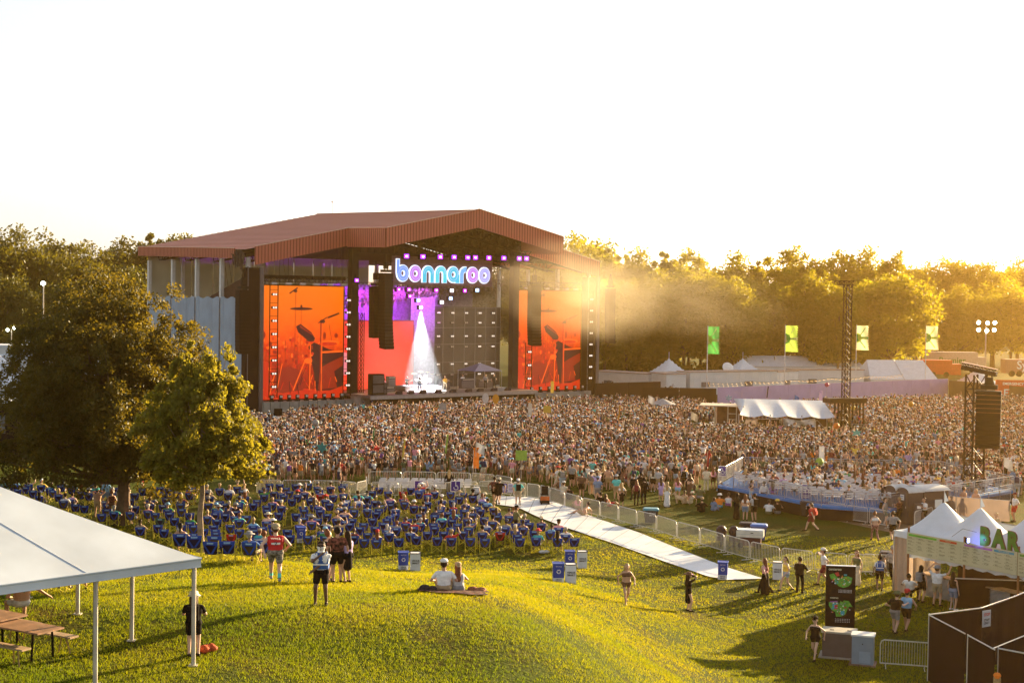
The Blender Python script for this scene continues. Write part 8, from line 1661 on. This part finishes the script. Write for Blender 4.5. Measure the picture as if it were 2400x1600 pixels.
# flags
fg1 = M('flag_green', (.05, .30, .07), .7, .05, transl=.45); fg2 = M('flag_lime', (.34, .52, .08), .7, .05, transl=.5); fg3 = M('flag_cream', (.56, .56, .32), .7, .05, transl=.5)
for i, (u, v0, v1, wpx, mats, vb_, y, lb) in enumerate([(1659, 765, 829, 27, (fg1, fg2, fg3), 920, 196, 'tall green flag with lime rays, nearest the stage'), (1841, 763, 824, 29, (fg2, fg1, fg3), 900, 206, 'tall lime flag with green edge, second from the stage'), (2008, 763, 820, 28, (fg3, fg2, fg1), 895, 214, 'tall cream flag with green ring right of the lighting mast'), (2171, 764, 819, 28, (fg3, fg1, fg2), 885, 222, 'tall cream flag with a green arrow shape, farthest from the stage')]):
    a = at_y(u, v0, y); b = at_y(u, v1, y); w = wpx * y / FPX; Hh = a.z - b.z; e = empty('flag', (a.x, a.y, 0), 0, lb, 'flag', 'four tall green flags behind the field'); MB().tube((0, 0, 0), (0, 0, a.z + .1), .07, 0, 5).build('pole', alu, e)
    wv = lambda s, t: .25 * math.sin(s * 5 + t * 4) * s
    mb = MB(); mb.grid(lambda s, t: (s * w * (1 + (.05 * math.sin(t * 70) if s > .99 else 0)), wv(s, t), b.z + t * Hh), 8, 60); mb.build('cloth', mats[0], e)
    mb = MB()
    def strip(p0, p1, wd, m):
        for k in range(6):
            P = []
            for kk, sg in ((k, -1), (k + 1, -1), (k + 1, 1), (k, 1)):
                s = p0[0] + (p1[0] - p0[0]) * kk / 6; t = p0[1] + (p1[1] - p0[1]) * kk / 6 + sg * wd; P.append((s * w, wv(s, t) - .03 - m * .005, b.z + t * Hh))
            mb.add(P, [(0, 1, 2, 3)], m)
    strip((.3, .62), (.75, .92), .035, 1); strip((.3, .38), (.75, .08), .035, 1); strip((.2, .5), (1, .5), .05, 1); strip((.3, .5), (1, .5), .018, 0)
    for ro, m in ((.42, 0), (.30, 1)):
        for k in range(10):
            t0, t1 = -math.pi / 2 + math.pi * k / 10, -math.pi / 2 + math.pi * (k + 1) / 10; P = [(0, .5), (ro * math.cos(t0), .5 + ro * .48 * math.sin(t0)), (ro * math.cos(t1), .5 + ro * .48 * math.sin(t1))]; mb.add([(s * w, wv(s, t) - .05 - m * .01, b.z + t * Hh) for s, t in P], [(0, 1, 2)], m)
    mb.build('pattern', [mats[1], mats[2]], e)
# floodlight poles
def flood(u, v, y, heads, label, s=1.0, tilt=-1):
    p = at_y(u, v, y); e = empty('floodlight', (p.x, p.y, 0), 0, label, 'floodlight', 'lit floodlight poles'); MB().tube((0, 0, -1), (0, 0, p.z), .16 * s, 0, 6, .10 * s).build('pole', M('pole_pale', (.40, .36, .32), .6, .1), e)
    for x, z in heads: MB().box((x * s, .1, p.z + z * s), (.8 * s, .3, .5 * s)).build('housing', black, e); MB().ball((x * s, -.2, p.z + z * s), (.33 * s, .12, .33 * s), 0, 10, 6).build('lamp', emat('flood_lamp', (.9, 1.0, .85), 14), e)
flood(2311, 765, 292, [(-1.35, -.6), (0.1, -.75), (1.4, -.6), (-1.4, .7), (.2, .6), (1.5, .7)], 'floodlight pole with six bright lamps at the right', 1.15); flood(102, 664, 205, [(0, 0)], 'slim pole with one white lamp left of the oak', .9); flood(27, 772, 200, [(-.8, -.1), (.8, .4)], 'low pole with two warm lamps at the left edge', .6)
MB().tube((100, 300, 0), (100, 300, 0.1), .1) if False else None
# things behind the oak at the left
peak_tent(-6, 823, 130, 6.6, 0, 'white peaked tent at the left edge beyond the oak'); peak_tent(60, 808, 165, 5, 0, 'pale peaked tent half behind the oak twigs')
def shed(u0, u1, vt, vb, y, d, label, m=tw_m, roof=canvas):
    a = at_y(u0, vt, y); b = at_y(u1, vt, y); c = at_y(u0, vb, y); e = empty('site_building', (a.x, a.y, 0), 0, label, 'building', 'white buildings beyond the oak'); mb = MB(); mb.b2((0, 0, 0), ((b - a).length, d, a.z)); mb.build('walls', m, e); mb = MB(); mb.b2((-.1, -.1, a.z), ((b - a).length + .1, d + .1, a.z + .25)); mb.build('roof', roof, e); mb = MB(); mb.b2((1, -.03, a.z * .5), (2.5, -.01, a.z * .8)); mb.build('window', MATS['trailer_window'], e)
shed(-60, 120, 812, 840, 185, 5, 'long grey white building farthest beyond the oak'); shed(-20, 160, 838, 870, 160, 5, 'white building with pale roof beyond the oak'); shed(60, 330, 805, 830, 190, 4, 'white building mostly hidden by the oak'); shed(-60, 46, 945, 966, 115, 3, 'white stall roof with dark front at the left edge', dark)
p = at_z(10, 970, 2.2); mb = MB(); mb.b2((-1.6, -.02, 0), (1.2, .02, .45)); tag(mb.build('stall_sign', bars[0], None, (p.x, 114.6, 2.1)), 'bright green strip sign under the white stall roof', 'sign')
# flags, totems and balloons carried in the crowd
def totem(u, v0, v1, kind, c, label, c2=None):
    y = at_z(u, v1, 1.6).y; a = at_y(u, v0, y); e = empty('totem', (a.x, a.y, 0), -a.x / a.y, label, 'totem', 'totems held above the crowd'); h = a.z; pm = M('totem_stick', (.5, .42, .36), .6, 0); MB().tube((0, 0, 1.3), (0, 0, h - .2), .025, 0, 4).build('stick', pm, e); mb = MB()
    if kind == 'ball': mb.ball((0, 0, h - .3), .3, 0, 10, 7)
    elif kind == 'flag': mb.grid(lambda s, t: (s * .6, .12 * math.sin(s * 6 + t * 2), h - .15 - .7 * t - .3 * s), 8, 6)
    elif kind == 'banner': mb.grid(lambda s, t: (s * .4, .06 * math.sin(t * 7), h - 1.5 * t), 3, 12)
    elif kind == 'sign': mb.b2((-.4, -.02, h - .7), (.4, .02, h))
    elif kind == 'noodle': mb.tube((0, 0, h - 1.5), (.15, 0, h), .08, 0, 8)
    elif kind == 'oval': mb.rings([[(.36 * math.cos(t), y_, h - .55 + .55 * math.sin(t)) for t in (2 * math.pi * i / 18 for i in range(18))] for y_ in (-.04, .04)])
    elif kind == 'star':
        pts = [((.5 if i % 2 else .25) * math.cos(math.pi * i / 6), h - .4 + (.45 if i % 2 else .22) * math.sin(math.pi * i / 6)) for i in range(12)]; mb.prism(pts, -.05, .05, 0, 'xz')
    mb.build('topper', c2 or M('totem_' + c.replace(' ', '_'), tuple(q * .62 for q in PAL[c]), .6, .1, 4, transl=.1), e)
for u, v0, v1, k, c, lb in [(1138, 921, 965, 'oval', 'white', 'white oval mask on a pole before the stage'), (1291, 893, 930, 'banner', 'yellow', 'narrow yellow banner before the far screen'), (1162, 923, 960, 'oval', 'gold', 'small tan mask beside the white oval one'), (1520, 922, 1000, 'flag', 'white', 'white pointed flag on a leaning pole mid crowd'), (1620, 960, 1020, 'flag', 'cream', 'pale flag near the camera stand'), (1283, 951, 980, 'sign', 'yellow', 'yellow placard in the middle of the crowd'),
        (1116, 1030, 1100, 'flag', 'white', 'white flag above the chairs pen'), (1110, 1048, 1100, 'banner', 'orange', 'red and yellow banner above the pen'), (1222, 1055, 1110, 'sign', 'lime', 'glowing green square frame sign in the crowd'), (944, 1030, 1075, 'noodle', 'yellow', 'long yellow foam stick left of centre'), (873, 1003, 1030, 'noodle', 'green', 'short green foam stick left of centre'), (1045, 1018, 1060, 'noodle', 'lime', 'lime foam stick leaning in the crowd'),
        (740, 982, 1030, 'ball', 'light grey', 'grey net ball on a white pole'), (755, 1036, 1085, 'star', 'teal', 'teal star shape on a white pole'), (652, 957, 990, 'sign', 'black', 'small dark picture placard near the near screen'), (980, 950, 975, 'noodle', 'orange', 'orange foam stick before the stage'), (1038, 945, 965, 'sign', 'light grey', 'pale placard before the stage'), (1862, 922, 940, 'flag', 'blue', 'blue flag with orange spot by the lilac hoarding'),
        (1938, 896, 930, 'ball', 'hot pink', 'pink heart balloon before the lilac hoarding'), (1920, 915, 945, 'banner', 'lavender', 'striped lavender tube waving by the lilac hoarding'), (1798, 905, 930, 'noodle', 'black', 'dark banner before the lilac hoarding'), (1708, 925, 945, 'star', 'sky blue', 'pale blue splash shape near the lilac hoarding'), (1960, 990, 1020, 'ball', 'orange', 'glowing salmon figure on a stick by the mast'), (2008, 1005, 1025, 'star', 'turquoise', 'turquoise puff on a stick right of the mast'),
        (2000, 950, 965, 'ball', 'yellow', 'yellow balloon right of the mast'), (2135, 940, 985, 'ball', 'gold', 'gold balloon over the right crowd'), (1920, 1045, 1080, 'banner', 'white', 'white twisted balloon below the mixing tent'), (1921, 1072, 1100, 'ball', 'lime', 'yellow flower balloon behind the platform'), (1933, 1068, 1095, 'noodle', 'orange', 'orange foam board behind the platform'), (1185, 948, 985, 'noodle', 'cream', 'cream pole in the front crowd'), (1238, 945, 975, 'banner', 'light grey', 'folded grey flag in the front crowd'),
        (1450, 950, 985, 'noodle', 'gold', 'small gold topper on a pole mid crowd'), (2353, 1065, 1120, 'flag', 'white', 'checked pale flag at the right edge of the crowd'), (1658, 1055, 1090, 'noodle', 'red', 'red and white cane shape near the camera stand')]:
    totem(u, v0, v1, k, c, lb)
p = at_z(1553, 952, 2.0); e = empty('parasol', (p.x, p.y, 0), 0, 'pale parasol with scalloped edge standing in the crowd', 'parasol'); MB().tube((0, 0, 0), (0, 0, 2.9), .04).build('pole', alu, e); MB().rings([[(r_ * math.cos(2 * math.pi * i / 12), r_ * math.sin(2 * math.pi * i / 12), z) for i in range(12)] for r_, z in ((1.5, 2.3), (.05, 2.9))]).build('shade', M('parasol_grey', (.45, .45, .47), .7, .2, 3, transl=.3), e)
# stage front barrier
e = empty('stage_barrier', (0, 0, 0), 0, 'pale metal crowd barrier in front of the concrete stage foot', 'barrier'); mb = MB(); a = on_stage(-6, -7.6, 0); b = on_stage(44, -7.6, 0); mb.tube((a.x, a.y, 1.2), (b.x, b.y, 1.2), .06, 0, 5); mb.add([(a.x, a.y, 0), (b.x, b.y, 0), (b.x, b.y, 1.15), (a.x, a.y, 1.15)], [(0, 1, 2, 3)], 0); mb.build('front_sheet', M('barrier_sheet', (.3, .28, .27), .5, .15, .8, metal=.4), e)
# ---------------------------------------------------------------- drifting stage smoke lit by the low sun
def plume(name, c, r, rz, dens, label, seed, sc=.16):
    m = bpy.data.materials.new(name); m.use_nodes = True; N = m.node_tree.nodes; L = m.node_tree.links; N.remove(N['Principled BSDF'])
    pv = N.new('ShaderNodeVolumePrincipled'); pv.inputs['Color'].default_value = (1, .86, .62, 1); pv.inputs['Anisotropy'].default_value = .45
    tc = N.new('ShaderNodeTexCoord'); ln = N.new('ShaderNodeVectorMath'); ln.operation = 'LENGTH'; L.new(tc.outputs['Object'], ln.inputs[0])
    fo = N.new('ShaderNodeMapRange'); fo.inputs[1].default_value = 1.0; fo.inputs[2].default_value = .15; fo.inputs[3].default_value = 0; fo.inputs[4].default_value = 1; L.new(ln.outputs['Value'], fo.inputs[0])
    nz = N.new('ShaderNodeTexNoise'); nz.noise_dimensions = '4D'; nz.inputs['W'].default_value = seed; nz.inputs['Scale'].default_value = 2.1; nz.inputs['Detail'].default_value = 4; L.new(tc.outputs['Object'], nz.inputs['Vector'])
    nr = N.new('ShaderNodeMapRange'); nr.inputs[1].default_value = .34; nr.inputs[2].default_value = .74; L.new(nz.outputs[0], nr.inputs[0])
    ml = N.new('ShaderNodeMath'); ml.operation = 'MULTIPLY'; L.new(fo.outputs[0], ml.inputs[0]); L.new(nr.outputs[0], ml.inputs[1]); m2 = N.new('ShaderNodeMath'); m2.operation = 'MULTIPLY'; m2.inputs[1].default_value = dens; L.new(ml.outputs[0], m2.inputs[0]); L.new(m2.outputs[0], pv.inputs['Density']); L.new(pv.outputs[0], N['Material Output'].inputs['Volume'])
    mb = MB(); mb.ball((0, 0, 0), 1.0, 0, 20, 12); o = mb.build(name, m, None, c, (0, rz[0], rz[1])); o.scale = r; tag(o, label, kind='stuff'); return o
plume('smoke_plume', on_stage(33, -12, 15.0), (13, 8, 7), (.18, ST_A - .2), .10, 'golden smoke drifting past the far end of the stage roof', 1.0)
plume('smoke_plume', on_stage(50, -11, 15.5), (20, 9, 6.5), (.2, ST_A - .3), .016, 'thin smoke trailing to the trees beside the stage', 4.0)
# ---------------------------------------------------------------- the air
hm = bpy.data.materials.new('haze'); hm.use_nodes = True; N = hm.node_tree.nodes; L = hm.node_tree.links; N.remove(N['Principled BSDF'])
pv = N.new('ShaderNodeVolumePrincipled'); pv.inputs['Color'].default_value = (1.0, .60, .17, 1); pv.inputs['Density'].default_value = .00025; pv.inputs['Anisotropy'].default_value = .84
L.new(pv.outputs[0], N['Material Output'].inputs['Volume'])
mb = MB(); mb.b2((-2600, -320, -3), (2600, 4100, 40)); tag(mb.build('haze', hm), 'warm evening haze over the whole field', kind='stuff')

bpy.data.scenes.remove(work)
